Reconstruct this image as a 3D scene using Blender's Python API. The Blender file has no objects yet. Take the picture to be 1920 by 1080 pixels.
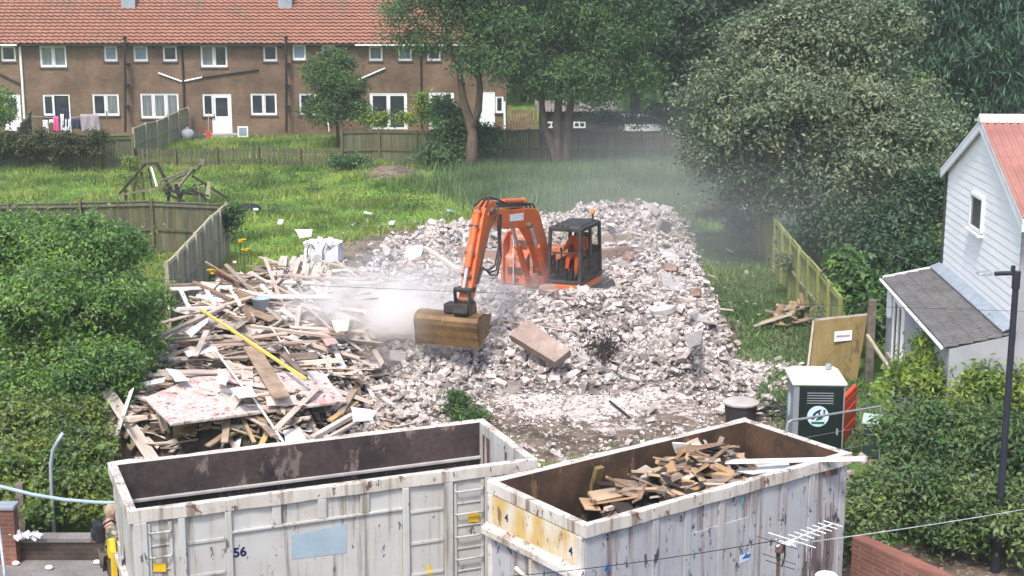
import bpy, bmesh, math, random
import numpy as np
from mathutils import Vector, Matrix
R = math.radians
random.seed(7)
rng = np.random.default_rng(7)
sc = bpy.context.scene
C = sc.collection
V = Vector
UP = V((0, 0, 1))

# ------------------------------------------------------------------ camera, world, sun, exposure
FPX, TILT, CH = 2700.0, R(11.6), 9.4
cd = bpy.data.cameras.new("camera")
cam = bpy.data.objects.new("camera", cd)
C.objects.link(cam)
cam.location = (0, 0, CH)
cam.rotation_euler = (R(90) - TILT, 0, 0)
cd.sensor_width = 36
cd.lens = 36 * FPX / 1920
cd.clip_end = 2000
sc.camera = cam

SUN_EL, SUN_AZ = R(57), R(200)          # azimuth clockwise from +Y; light comes from behind-left of the camera
wd = bpy.data.worlds.new("World")
sc.world = wd
wd.use_nodes = True
nt = wd.node_tree
sky = nt.nodes.new("ShaderNodeTexSky")
sky.sky_type = 'NISHITA'
sky.sun_disc = False
sky.sun_elevation = SUN_EL
sky.sun_rotation = SUN_AZ
sky.dust_density = 3.0
sky.air_density = 1.0
sky.ozone_density = 1.0
nt.links.new(sky.outputs[0], nt.nodes["Background"].inputs[0])
nt.nodes["Background"].inputs[1].default_value = 0.15
sl = bpy.data.lights.new("sun", 'SUN')
sl.energy = 2.0
sl.angle = R(10)
sl.color = (1.0, 0.95, 0.88)
so = bpy.data.objects.new("sun", sl)
C.objects.link(so)
so.location = (0, 0, 60)
sd = V((math.sin(SUN_AZ) * math.cos(SUN_EL), math.cos(SUN_AZ) * math.cos(SUN_EL), math.sin(SUN_EL)))
so.rotation_euler = sd.to_track_quat('Z', 'Y').to_euler()
vs = sc.view_settings
vs.view_transform = 'Standard'
vs.look = 'None'
vs.gamma = 1
vs.exposure = 0.98
sc.render.engine = 'CYCLES'
cy = sc.cycles
cy.use_denoising = True
cy.max_bounces = 12
cy.diffuse_bounces = 3
cy.glossy_bounces = 2
cy.transmission_bounces = 3
cy.transparent_max_bounces = 6
cy.volume_bounces = 12
cy.volume_step_rate = 1.0
cy.caustics_reflective = False
cy.caustics_refractive = False

# ------------------------------------------------------------------ measuring helpers (photo direction -> place in the world)
ct, st = math.cos(TILT), math.sin(TILT)
def ray(px, py):
    x = (px - 960) / FPX
    y = (540 - py) / FPX
    return V((x, ct + st * y, -st + ct * y))
def PY(px, py, Y):
    d = ray(px, py)
    t = Y / d.y
    return V((d.x * t, Y, CH + d.z * t))
def PZ(px, py, z):
    d = ray(px, py)
    t = (z - CH) / d.z
    return V((d.x * t, d.y * t, z))
def PN(px, py, p0, n):
    d = ray(px, py)
    o = V((0, 0, CH))
    t = (V(p0) - o).dot(n) / d.dot(n)
    return o + d * t

def sstep(a, b, x):
    t = np.clip((x - a) / (b - a), 0, 1)
    return t * t * (3 - 2 * t)
def wob(x, y, s, seed=0.0):
    """smooth pseudo noise, about -1..1"""
    x = np.asarray(x, float) * s
    y = np.asarray(y, float) * s
    k = seed
    return (np.sin(x * 1.7 + 1.3 * np.sin(y * 1.1 + k) + k) + np.sin(y * 2.1 + 1.7 * np.sin(x * 0.9 + 2 * k) + 1.9 * k)
            + np.sin((x + y) * 1.3 + 2.3 * k + np.sin(x * 2.3 - y * 1.7)) + np.sin((x - y) * 2.7 + 0.7 * k)) / 4
def zg(x, y):
    x = np.asarray(x, float)
    y = np.asarray(y, float)
    z = 1.7 * np.clip((y - 23) / 56, 0, 1)
    m = sstep(24, 30, y) * (1 - sstep(76, 79, y))
    z = z + m * 0.07 * wob(x, y, 0.55, 1.0)
    z = z + 0.14 * sstep(46, 52, y) * (1 - sstep(66, 74, y)) * wob(x, y, 0.35, 3.0)
    z = z + 0.45 * np.exp(-(((x + 5.4) / 1.7) ** 2 + ((y - 64.5) / 2.2) ** 2))
    z = z + 9.5 * sstep(90, 128, y)
    return z
def gz(x, y):
    return float(zg(x, y))
def PG(px, py, h=0.0):
    z = 0.5
    for _ in range(25):
        p = PZ(px, py, z)
        z = 0.5 * z + 0.5 * (gz(p.x, p.y) + h)
    return PZ(px, py, z)

# mounds of the demolition site
def in_rubble(x, y):
    """0..1 membership of the brick rubble footprint"""
    x = np.asarray(x, float); y = np.asarray(y, float)
    w = wob(x, y, 1.1, 5.0) * 0.5
    left = np.interp(y, [29, 33, 36, 40, 44, 48, 52], [-2.6, -3.3, -4.2, -4.9, -5.2, -3.6, -1.0])
    right = np.interp(y, [29, 33, 36, 40, 44, 48, 52], [4.6, 5.4, 5.9, 6.0, 6.1, 6.6, 5.8])
    m = sstep(0, 1.0, x - left + w) * sstep(0, 0.9, right - x + w * 0.6) * sstep(32.0, 34.2, y + w) * (1 - sstep(50.6, 52.0, y + w))
    return m
def hr(x, y):
    x = np.asarray(x, float); y = np.asarray(y, float)
    m = in_rubble(x, y)
    h = 0.62 + 0.16 * wob(x, y, 0.9, 2.0) + 0.10 * wob(x, y, 2.1, 4.0)
    g = lambda cx, cy_, rx, ry, a: a * np.exp(-(((x - cx) / rx) ** 2 + ((y - cy_) / ry) ** 2))
    h = h + g(4.2, 49.3, 2.4, 1.8, 0.75) + g(-1.2, 46.5, 3.0, 1.6, 0.45) + g(1.6, 36.1, 2.9, 1.15, 0.86) + g(4.6, 40.5, 1.2, 5, 0.40)
    h = h - g(1.1, 38.6, 1.5, 1.7, 0.45) - g(0.5, 42.5, 2.5, 1.6, 0.2)
    return m * h
def ht(x, y):
    """timber heap height"""
    x = np.asarray(x, float); y = np.asarray(y, float)
    w = wob(x, y, 1.3, 8.0)
    cx = np.interp(y, [26.5, 30, 34, 38, 41], [-6.2, -6.0, -5.6, -5.9, -6.1])
    hw = np.interp(y, [26.5, 30, 34, 38, 41], [2.5, 2.7, 2.9, 3.0, 2.5])
    m = sstep(0, 1.1, hw - np.abs(x - cx) + 0.3 * w) * sstep(27.0, 28.1, y) * (1 - sstep(40.2, 41.6, y + 0.3 * w))
    return m * (0.95 + 0.22 * w + 0.25 * np.exp(-((y - 36) / 3) ** 2))
def ztop(x, y):
    return zg(x, y) + np.maximum(hr(x, y), ht(x, y))

# ------------------------------------------------------------------ object helpers
ORG = {}
def tag(o, label=None, cat=None, group=None, kind=None):
    if label: o["label"] = label
    if cat: o["category"] = cat
    if group: o["group"] = group
    if kind: o["kind"] = kind
    return o
def thing(name, label, cat, loc=(0, 0, 0), rotz=None, group=None):
    """Empty at the base of a thing. rotz None: children are given in world coordinates; else in the thing's own."""
    o = bpy.data.objects.new(name, None)
    C.objects.link(o)
    o.location = loc
    o.empty_display_size = 0.2
    ORG[o.name] = V(loc) if rotz is None else V((0, 0, 0))
    if rotz is not None:
        o.rotation_euler = (0, 0, rotz)
    return tag(o, label, cat, group)
def finish(me, name, mats, parent=None, smooth=False, bevel=0, origin=None, wn=False):
    for m in (mats if isinstance(mats, (list, tuple)) else [mats]):
        me.materials.append(m)
    o = bpy.data.objects.new(name, me)
    C.objects.link(o)
    off = None
    if parent is not None:
        o.parent = parent
        off = ORG[parent.name]
        ORG[o.name] = off
    elif origin is not None:
        off = V(origin)
        o.location = off
        ORG[o.name] = off
    else:
        ORG[o.name] = V((0, 0, 0))
    if off is not None and off.length > 0:
        me.transform(Matrix.Translation(-off))
    if smooth:
        me.polygons.foreach_set("use_smooth", [True] * len(me.polygons))
    if bevel:
        b = o.modifiers.new("bevel", 'BEVEL')
        b.width = bevel
        b.segments = 2
        b.limit_method = 'ANGLE'
        b.angle_limit = R(35)
    return o
def rot_axes(x, up=UP):
    x = V(x).normalized()
    y = up.cross(x)
    if y.length < 1e-5:
        y = V((0, 1, 0)).cross(x)
    y.normalize()
    z = x.cross(y)
    return x, y, z
class MB:
    def __init__(s):
        s.v, s.f, s.m = [], [], []
    def add(s, vs, fs, mi=0):
        n = len(s.v)
        s.v += [tuple(v) for v in vs]
        s.f += [tuple(i + n for i in f) for f in fs]
        s.m += [mi] * len(fs)
        return s
    def hexa(s, c, mi=0):
        """c: 8 corners, bottom loop then top loop"""
        return s.add(c, [(3, 2, 1, 0), (4, 5, 6, 7), (0, 1, 5, 4), (1, 2, 6, 5), (2, 3, 7, 6), (3, 0, 4, 7)], mi)
    def box(s, a, b, mi=0):
        x0, x1 = sorted((a[0], b[0])); y0, y1 = sorted((a[1], b[1])); z0, z1 = sorted((a[2], b[2]))
        return s.hexa([(x0, y0, z0), (x1, y0, z0), (x1, y1, z0), (x0, y1, z0), (x0, y0, z1), (x1, y0, z1), (x1, y1, z1), (x0, y1, z1)], mi)
    def obox(s, c, ax, ay, az, sz, mi=0):
        c = V(c); ax, ay, az = V(ax) * sz[0] / 2, V(ay) * sz[1] / 2, V(az) * sz[2] / 2
        return s.hexa([c - ax - ay - az, c + ax - ay - az, c + ax + ay - az, c - ax + ay - az, c - ax - ay + az, c + ax - ay + az, c + ax + ay + az, c - ax + ay + az], mi)
    def bar(s, p, q, w, h=None, up=UP, mi=0):
        p, q = V(p), V(q)
        x, y, z = rot_axes(q - p, V(up))
        return s.obox((p + q) / 2, x, y, z, ((q - p).length, w, h or w), mi)
    def prism(s, pts, d, mi=0):
        """pts: polygon; extruded by vector d"""
        pts = [V(p) for p in pts]; d = V(d); n = len(pts)
        fs = [tuple(range(n))[::-1], tuple(range(n, 2 * n))] + [(i, (i + 1) % n, n + (i + 1) % n, n + i) for i in range(n)]
        return s.add(pts + [p + d for p in pts], fs, mi)
    def tube(s, pts, r, n=8, mi=0, cap=True):
        pts = [V(p) for p in pts]
        rs = r if isinstance(r, (list, tuple)) else [r] * len(pts)
        vs, fs = [], []
        ref = None
        for i, p in enumerate(pts):
            t = (pts[min(i + 1, len(pts) - 1)] - pts[max(i - 1, 0)]).normalized()
            if ref is None:
                ref = t.orthogonal().normalized()
            ref = (ref - t * ref.dot(t))
            ref = ref.normalized() if ref.length > 1e-6 else t.orthogonal().normalized()
            b = t.cross(ref)
            for k in range(n):
                a = 2 * math.pi * k / n
                vs.append(p + (ref * math.cos(a) + b * math.sin(a)) * rs[i])
        for i in range(len(pts) - 1):
            for k in range(n):
                fs.append((i * n + k, i * n + (k + 1) % n, (i + 1) * n + (k + 1) % n, (i + 1) * n + k))
        if cap:
            fs.append(tuple(range(n))[::-1])
            fs.append(tuple((len(pts) - 1) * n + k for k in range(n)))
        return s.add(vs, fs, mi)
    def lathe(s, c, prof, n=16, mi=0):
        """prof: (radius, z) list, around vertical axis at c"""
        c = V(c); vs, fs = [], []
        for r, z in prof:
            for k in range(n):
                a = 2 * math.pi * k / n
                vs.append(c + V((r * math.cos(a), r * math.sin(a), z)))
        for i in range(len(prof) - 1):
            for k in range(n):
                fs.append((i * n + k, i * n + (k + 1) % n, (i + 1) * n + (k + 1) % n, (i + 1) * n + k))
        fs.append(tuple(range(n))[::-1]); fs.append(tuple((len(prof) - 1) * n + k for k in range(n)))
        return s.add(vs, fs, mi)
    def ball(s, c, r, n=12, m=8, mi=0):
        c = V(c); r = V(r) if hasattr(r, '__len__') else V((r, r, r))
        prof = [(math.sin(math.pi * i / m), -math.cos(math.pi * i / m)) for i in range(m + 1)]
        vs, fs = [], []
        for q, z in prof:
            for k in range(n):
                a = 2 * math.pi * k / n
                vs.append(c + V((q * math.cos(a) * r.x, q * math.sin(a) * r.y, z * r.z)))
        for i in range(m):
            for k in range(n):
                fs.append((i * n + k, i * n + (k + 1) % n, (i + 1) * n + (k + 1) % n, (i + 1) * n + k))
        return s.add(vs, fs, mi)
    def build(s, name, mats, parent=None, smooth=False, bevel=0, origin=None, label=None, cat=None, group=None, kind=None):
        me = bpy.data.meshes.new(name)
        me.from_pydata(s.v, [], s.f)
        me.polygons.foreach_set("material_index", s.m)
        me.update()
        return tag(finish(me, name, mats, parent, smooth, bevel, origin), label, cat, group, kind)
def np_mesh(name, verts, faces, mats, parent=None, midx=None, smooth=False, origin=None):
    verts = np.asarray(verts, np.float32); faces = np.asarray(faces, np.int32)
    me = bpy.data.meshes.new(name)
    k = faces.shape[1]
    me.vertices.add(len(verts)); me.loops.add(faces.size); me.polygons.add(len(faces))
    me.vertices.foreach_set("co", verts.ravel())
    me.loops.foreach_set("vertex_index", faces.ravel())
    me.polygons.foreach_set("loop_start", np.arange(0, faces.size, k, dtype=np.int32))
    if midx is not None:
        me.polygons.foreach_set("material_index", np.asarray(midx, np.int32))
    me.polygons.foreach_set("use_smooth", [False] * len(faces))
    me.update(calc_edges=True)
    return finish(me, name, mats, parent, smooth, 0, origin)

# ------------------------------------------------------------------ materials
def mat(name, col, col2=None, scale=3.0, rough=0.8, metal=0.0, spec=0.3, bump=0.0, stretch=(1, 1, 1), isl=0.0, obr=0.0,
        fine=0.0, stain=None, stain_scale=2.0, stain_amt=0.5, stain_stretch=(1, 1, 1), trans=0.0, detail=6, extra=None):
    """noise-blended principled; isl / obr: brightness spread per loose piece / per object; stain: a third colour in patches"""
    m = bpy.data.materials.new(name)
    m.use_nodes = True
    t = m.node_tree; N = t.nodes; L = t.links
    b = N["Principled BSDF"]
    b.inputs["Roughness"].default_value = rough
    b.inputs["Metallic"].default_value = metal
    b.inputs["Specular IOR Level"].default_value = spec
    tc = N.new("ShaderNodeTexCoord")
    def noise(sc_, st_, det=detail, rgh=0.6):
        mp = N.new("ShaderNodeMapping"); mp.inputs["Scale"].default_value = st_
        L.new(tc.outputs["Object"], mp.inputs[0])
        n = N.new("ShaderNodeTexNoise"); n.inputs["Scale"].default_value = sc_; n.inputs["Detail"].default_value = det
        n.inputs["Roughness"].default_value = rgh
        L.new(mp.outputs[0], n.inputs["Vector"])
        return n.outputs["Fac"]
    def ramp(src, a, c):
        r = N.new("ShaderNodeMapRange"); r.inputs["From Min"].default_value = a; r.inputs["From Max"].default_value = c
        r.interpolation_type = 'SMOOTHSTEP'
        L.new(src, r.inputs["Value"])
        return r.outputs["Result"]
    def mix(f, a, c, bt='MIX'):
        x = N.new("ShaderNodeMix"); x.data_type = 'RGBA'; x.blend_type = bt
        for s_, v in ((0, f), (6, a), (7, c)):
            if hasattr(v, 'links'): L.new(v, x.inputs[s_])
            elif s_ == 0: x.inputs[0].default_value = v
            else: x.inputs[s_].default_value = (*v, 1)
        return x.outputs[2]
    col2 = col2 or tuple(c * 0.62 for c in col)
    n1 = noise(scale, stretch)
    c = mix(ramp(n1, 0.3, 0.7), col2, col)
    if fine:
        n2 = noise(scale * 9, stretch, 3)
        c = mix(ramp(n2, 0.2, 0.8), mix(fine, c, (0, 0, 0)), c)
    if isl or obr:
        if isl:
            g = N.new("ShaderNodeNewGeometry"); s_ = g.outputs["Random Per Island"]; a = isl
        else:
            g = N.new("ShaderNodeObjectInfo"); s_ = g.outputs["Random"]; a = obr
        mr = N.new("ShaderNodeMapRange"); mr.inputs["To Min"].default_value = 1 - a; mr.inputs["To Max"].default_value = 1 + a * 0.8
        L.new(s_, mr.inputs["Value"])
        hs = N.new("ShaderNodeHueSaturation")
        L.new(c, hs.inputs["Color"]); L.new(mr.outputs[0], hs.inputs["Value"])
        wn = N.new("ShaderNodeTexWhiteNoise"); wn.noise_dimensions = '1D'; L.new(s_, wn.inputs["W"])
        m2 = N.new("ShaderNodeMapRange"); m2.inputs["To Min"].default_value = 0.485; m2.inputs["To Max"].default_value = 0.515
        L.new(wn.outputs["Value"], m2.inputs["Value"]); L.new(m2.outputs[0], hs.inputs["Hue"])
        m3 = N.new("ShaderNodeMapRange"); m3.inputs["To Min"].default_value = 0.7; m3.inputs["To Max"].default_value = 1.25
        wn2 = N.new("ShaderNodeTexWhiteNoise"); wn2.noise_dimensions = '1D'
        ma = N.new("ShaderNodeMath"); ma.operation = 'ADD'; ma.inputs[1].default_value = 3.7
        L.new(s_, ma.inputs[0]); L.new(ma.outputs[0], wn2.inputs["W"]); L.new(wn2.outputs["Value"], m3.inputs["Value"]); L.new(m3.outputs[0], hs.inputs["Saturation"])
        c = hs.outputs["Color"]
    if stain:
        n3 = noise(stain_scale, stain_stretch, 8, 0.7)
        e = 0.5 + (0.5 - stain_amt) * 0.6
        c = mix(ramp(n3, e, e + 0.07), c, stain)
    if extra:
        c = extra(N, L, tc, c, noise, ramp, mix)
    L.new(c, b.inputs["Base Color"])
    if bump:
        bp = N.new("ShaderNodeBump"); bp.inputs["Strength"].default_value = bump; bp.inputs["Distance"].default_value = 0.02
        L.new(noise(scale * 4, stretch, 4), bp.inputs["Height"]); L.new(bp.outputs[0], b.inputs["Normal"])
    if trans:
        tr = N.new("ShaderNodeBsdfTranslucent"); L.new(c, tr.inputs[0])
        ms = N.new("ShaderNodeMixShader"); ms.inputs[0].default_value = trans
        L.new(b.outputs[0], ms.inputs[1]); L.new(tr.outputs[0], ms.inputs[2])
        L.new(ms.outputs[0], N["Material Output"].inputs[0])
    return m
def glass(name, tint=(0.6, 0.65, 0.65), op=0.25):
    m = bpy.data.materials.new(name); m.use_nodes = True
    t = m.node_tree; N = t.nodes; L = t.links
    tr = N.new("ShaderNodeBsdfTransparent"); tr.inputs[0].default_value = (*tint, 1)
    gl = N.new("ShaderNodeBsdfGlossy"); gl.inputs["Roughness"].default_value = 0.08; gl.inputs[0].default_value = (.8, .8, .8, 1)
    fr = N.new("ShaderNodeLayerWeight"); fr.inputs["Blend"].default_value = op
    ms = N.new("ShaderNodeMixShader")
    L.new(fr.outputs["Fresnel"], ms.inputs[0]); L.new(tr.outputs[0], ms.inputs[1]); L.new(gl.outputs[0], ms.inputs[2])
    L.new(ms.outputs[0], N["Material Output"].inputs[0])
    return m
M = {}
def leafmat(name, a, b, tr=0.3, sp=0.35, rough=0.55):
    M[name] = mat(name, a, b, scale=0.42 if "blade" in name else 0.9, rough=rough, spec=sp, isl=0.5, trans=tr, detail=4)
leafmat("leaf_bush", (0.25, 0.39, 0.10), (0.09, 0.205, 0.058), tr=.42)
leafmat("leaf_bramble", (0.25, 0.31, 0.075), (0.095, 0.18, 0.05), tr=.4)
leafmat("leaf_ash", (0.15, 0.265, 0.09), (0.05, 0.12, 0.046), tr=.42)
leafmat("leaf_whitebeam", (0.26, 0.30, 0.18), (0.11, 0.165, 0.092), sp=0.3)
leafmat("leaf_dark", (0.085, 0.155, 0.072), (0.04, 0.085, 0.045))
leafmat("leaf_conifer", (0.08, 0.165, 0.09), (0.032, 0.088, 0.056))
leafmat("leaf_lime", (0.30, 0.38, 0.065), (0.13, 0.23, 0.05), tr=.4)
leafmat("leaf_shrub", (0.14, 0.24, 0.07), (0.065, 0.14, 0.048), tr=.4)
leafmat("leaf_weathered", (0.20, 0.27, 0.095), (0.07, 0.145, 0.05), tr=.38)
leafmat("leaf_ivy", (0.10, 0.12, 0.04), (0.045, 0.06, 0.022))
leafmat("grass_blade", (0.42, 0.50, 0.12), (0.12, 0.22, 0.055), tr=0.45)
leafmat("weed_blade", (0.22, 0.32, 0.13), (0.11, 0.19, 0.065), tr=0.45)
M["bark"] = mat("bark", (0.16, 0.12, 0.085), (0.08, 0.06, 0.045), scale=4, stretch=(3, 3, 0.6), rough=0.95, bump=0.6)
M["white_upvc"] = mat("white_upvc", (0.78, 0.80, 0.82), (0.70, 0.72, 0.74), rough=0.45)
M["pane_dark"] = mat("pane_dark", (0.05, 0.065, 0.075), (0.02, 0.025, 0.03), scale=0.8, rough=0.08, spec=0.8)
M["pane_curtain"] = mat("pane_curtain", (0.22, 0.25, 0.24), (0.10, 0.12, 0.12), scale=2, stretch=(6, 6, 0.3), rough=0.15, spec=0.7)
M["pane_blue"] = mat("pane_blue", (0.30, 0.38, 0.46), (0.17, 0.22, 0.28), scale=1, rough=0.15, spec=0.7)
M["black_pipe"] = mat("black_pipe", (0.03, 0.028, 0.028), rough=0.5)
M["fence_old"] = mat("fence_old", (0.17, 0.16, 0.10), (0.10, 0.10, 0.06), scale=2, stretch=(5, 5, 0.5), rough=0.95, fine=0.35, isl=0.22)
M["fence_green"] = mat("fence_green", (0.31, 0.33, 0.15), (0.20, 0.22, 0.10), scale=1.6, stretch=(4, 4, 0.6), rough=0.95, fine=0.3, isl=0.15)
M["fence_pale"] = mat("fence_pale", (0.50, 0.47, 0.35), (0.33, 0.31, 0.23), scale=2, stretch=(5, 5, 0.5), rough=0.95, fine=0.3, isl=0.2)
M["wood_pale"] = mat("wood_pale", (0.62, 0.53, 0.45), (0.44, 0.35, 0.28), scale=3, stretch=(1, 1, 1), rough=0.9, fine=0.25, isl=0.35)
M["wood_pale_obj"] = mat("wood_pale_obj", (0.66, 0.57, 0.50), (0.46, 0.36, 0.30), scale=3, rough=0.9, fine=0.25, obr=0.3)
M["wood_brown"] = mat("wood_brown", (0.33, 0.24, 0.175), (0.19, 0.13, 0.095), scale=3, rough=0.9, fine=0.3, isl=0.35)
M["wood_brown_obj"] = mat("wood_brown_obj", (0.34, 0.245, 0.18), (0.20, 0.14, 0.10), scale=3, rough=0.9, fine=0.3, obr=0.35)
M["wood_dark"] = mat("wood_dark", (0.065, 0.055, 0.05), (0.03, 0.026, 0.024), scale=4, rough=0.95, fine=0.3, isl=0.3)
M["board_tan"] = mat("board_tan", (0.45, 0.32, 0.19), (0.32, 0.22, 0.13), scale=1.5, rough=0.9, obr=0.2)
M["white_paint_wood"] = mat("white_paint_wood", (0.80, 0.79, 0.76), (0.66, 0.63, 0.60), scale=4, rough=0.7, stain=(0.4, 0.3, 0.22), stain_scale=5, stain_amt=0.3)
M["plaster"] = mat("plaster", (0.84, 0.83, 0.80), (0.70, 0.67, 0.65), scale=2, rough=0.9, obr=0.08)
def brickcol(N, L, tc, c, noise, ramp, mix):
    return mix(ramp(noise(9, (1, 1, 1), 3), 0.54, 0.64), c, (0.68, 0.65, 0.63))
M["rubble_brick"] = mat("rubble_brick", (0.44, 0.395, 0.37), (0.30, 0.25, 0.228), scale=2, rough=0.95, isl=0.55, extra=brickcol)
M["rubble_brick_obj"] = mat("rubble_brick_obj", (0.47, 0.42, 0.395), (0.32, 0.265, 0.243), scale=2, rough=0.95, obr=0.5, extra=brickcol)
M["rubble_dust_shade"] = mat("rubble_dust_shade", (0.36, 0.315, 0.29), (0.17, 0.14, 0.125), scale=3, rough=1, fine=0.5, bump=1)  # dusty fines, toned dark so gaps between bricks read as shadow
M["concrete"] = mat("concrete", (0.44, 0.41, 0.39), (0.33, 0.30, 0.29), scale=3, rough=0.95, obr=0.2, bump=0.3)
M["slab_tan"] = mat("slab_tan", (0.40, 0.315, 0.265), (0.30, 0.225, 0.185), scale=2.5, rough=0.95, bump=0.6, fine=0.3, stain=(0.5, 0.43, 0.39), stain_scale=3, stain_amt=0.35)
M["shed_roof"] = mat("shed_roof", (0.26, 0.22, 0.21), (0.17, 0.15, 0.14), scale=1.5, rough=0.95)
M["heap_core"] = mat("heap_core", (0.10, 0.075, 0.06), (0.04, 0.03, 0.026), scale=5, rough=1, fine=0.5)  # brown core, darkened so the gaps between planks look shadowed
M["orange_paint"] = mat("orange_paint", (0.78, 0.155, 0.03), (0.66, 0.12, 0.025), scale=1.5, rough=0.4, spec=0.5, stain=(0.36, 0.16, 0.08), stain_scale=2.6, stain_amt=0.42, fine=0.25)
M["orange_dusty"] = mat("orange_dusty", (0.66, 0.17, 0.07), (0.52, 0.15, 0.08), scale=2, rough=0.65, stain=(0.46, 0.30, 0.24), stain_scale=2.5, stain_amt=0.5, fine=0.3)
M["black_rubber"] = mat("black_rubber", (0.025, 0.025, 0.025), (0.05, 0.045, 0.04), scale=6, rough=0.6)
M["dark_metal"] = mat("dark_metal", (0.075, 0.07, 0.065), (0.035, 0.032, 0.03), scale=5, rough=0.55, metal=0.3)
M["steel"] = mat("steel", (0.55, 0.56, 0.58), (0.42, 0.43, 0.45), scale=5, rough=0.35, metal=0.7)
M["galv"] = mat("galv", (0.42, 0.47, 0.52), (0.32, 0.36, 0.40), scale=6, rough=0.5, metal=0.35)
M["bucket_rust"] = mat("bucket_rust", (0.25, 0.15, 0.058), (0.13, 0.075, 0.03), scale=1.6, rough=0.5, metal=0.25, spec=0.5, fine=0.3, stain=(0.34, 0.235, 0.12), stain_scale=2.5, stain_amt=0.32)
M["track_grey"] = mat("track_grey", (0.36, 0.33, 0.31), (0.20, 0.18, 0.17), scale=4, rough=0.9)
M["cab_glass"] = glass("cab_glass", (0.90, 0.90, 0.86), 0.2)
M["hivis"] = mat("hivis", (0.85, 0.13, 0.04), (0.66, 0.10, 0.035), scale=8, rough=0.85)
M["skin"] = mat("skin", (0.55, 0.32, 0.24), (0.48, 0.27, 0.20), scale=8, rough=0.6)
M["dark_cloth"] = mat("dark_cloth", (0.03, 0.032, 0.04), (0.015, 0.016, 0.022), scale=8, rough=0.95)
M["hair_fair"] = mat("hair_fair", (0.40, 0.32, 0.24), (0.26, 0.20, 0.15), scale=20, rough=0.8)
def camo(N, L, tc, c, noise, ramp, mix):
    c = mix(ramp(noise(7, (1, 1, 1), 2), 0.5, 0.53), c, (0.10, 0.10, 0.075))
    return mix(ramp(noise(9, (1, 1, 1.3), 2), 0.56, 0.59), c, (0.40, 0.37, 0.30))
M["camo"] = mat("camo", (0.23, 0.22, 0.17), (0.19, 0.18, 0.14), scale=6, rough=0.95, extra=camo)
M["trouser"] = mat("trouser", (0.13, 0.12, 0.085), (0.09, 0.08, 0.06), scale=6, rough=0.95)
def scrapes(dark, rust, amt):
    def f(N, L, tc, c, noise, ramp, mix):
        c = mix(ramp(noise(1.1, (1.2, 1.2, 0.8), 4), 0.46, 0.75), c, tuple(0.72 * x for x in (0.62, 0.58, 0.52)))
        s = ramp(noise(2.4, (3.2, 3.2, 0.35), 8, 0.75), 0.60 - amt * 0.1, 0.68)
        k = N.new("ShaderNodeMath"); k.operation = 'MULTIPLY'; k.inputs[1].default_value = 0.55
        L.new(s, k.inputs[0])
        c = mix(k.outputs[0], c, rust)
        c = mix(ramp(noise(0.8, (5, 5, 0.25), 6, 0.7), 0.52, 0.66), c, tuple(.55 * x + .05 for x in rust))
        return mix(ramp(noise(5.5, (1.4, 1.4, 0.6), 6, 0.7), 0.66 - amt * 0.06, 0.685 - amt * 0.05), c, dark)
    return f
M["skip_white"] = mat("skip_white", (0.51, 0.505, 0.485), (0.43, 0.42, 0.40), scale=1.2, rough=0.6, extra=scrapes((0.12, 0.11, 0.12), (0.31, 0.26, 0.20), 0.85))
M["skip_blue"] = mat("skip_blue", (0.42, 0.43, 0.45), (0.35, 0.355, 0.375), scale=1.0, rough=0.6, extra=scrapes((0.05, 0.055, 0.09), (0.27, 0.19, 0.18), 1.25))
def yellowed(N, L, tc, c, noise, ramp, mix):
    c = mix(ramp(noise(1.4, (1.6, 1.6, 0.7), 6), 0.38, 0.60), c, (0.54, 0.37, 0.13))
    c = mix(ramp(noise(2.8, (1.2, 1.2, 0.5), 8, 0.8), 0.58, 0.63), c, (0.22, 0.13, 0.07))
    return mix(ramp(noise(6.5, (1.5, 1.5, 0.6), 6, 0.7), 0.64, 0.66), c, (0.05, 0.05, 0.09))
M["skip_yellowed"] = mat("skip_yellowed", (0.66, 0.60, 0.50), (0.58, 0.52, 0.43), scale=1.5, rough=0.65, extra=yellowed)
M["skip_rail"] = mat("skip_rail", (0.62, 0.59, 0.55), (0.48, 0.44, 0.39), scale=2, rough=0.65, extra=scrapes((0.12, 0.075, 0.06), (0.32, 0.21, 0.14), 1.1))
M["skip_inside"] = mat("skip_inside", (0.10, 0.072, 0.064), (0.032, 0.027, 0.032), scale=1.1, rough=0.6, stain=(0.19, 0.145, 0.125), stain_scale=2.6, stain_amt=0.42, stain_stretch=(1, 1, 0.5), fine=0.4)
M["skip_rusty"] = mat("skip_rusty", (0.13, 0.075, 0.045), (0.05, 0.032, 0.022), scale=1.5, rough=0.8, stain=(0.21, 0.12, 0.07), stain_scale=2.5, stain_amt=0.36, stain_stretch=(1, 1, 0.4), fine=0.3)
M["yellow"] = mat("yellow", (0.80, 0.52, 0.02), (0.70, 0.44, 0.02), scale=5, rough=0.6)
M["yellow_pole"] = mat("yellow_pole", (0.78, 0.62, 0.14), (0.64, 0.50, 0.12), scale=3, rough=0.6)
M["pale_blue"] = mat("pale_blue", (0.34, 0.43, 0.49), (0.28, 0.36, 0.42), scale=2, rough=0.6, stain=(0.5, 0.48, 0.44), stain_scale=3, stain_amt=0.3)
M["navy"] = mat("navy", (0.015, 0.02, 0.09), (0.01, 0.012, 0.05), scale=10, rough=0.6)
M["blue_ink"] = mat("blue_ink", (0.03, 0.12, 0.42), (0.02, 0.09, 0.3), scale=10, rough=0.6)
M["teal_ink"] = mat("teal_ink", (0.10, 0.38, 0.55), (0.08, 0.3, 0.45), scale=10, rough=0.6)
M["asphalt"] = mat("asphalt", (0.075, 0.075, 0.075), (0.055, 0.055, 0.055), scale=3, rough=0.95, fine=0.3)
M["paving"] = mat("paving", (0.27, 0.25, 0.24), (0.19, 0.175, 0.165), scale=2, rough=0.95, fine=0.3)
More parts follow.
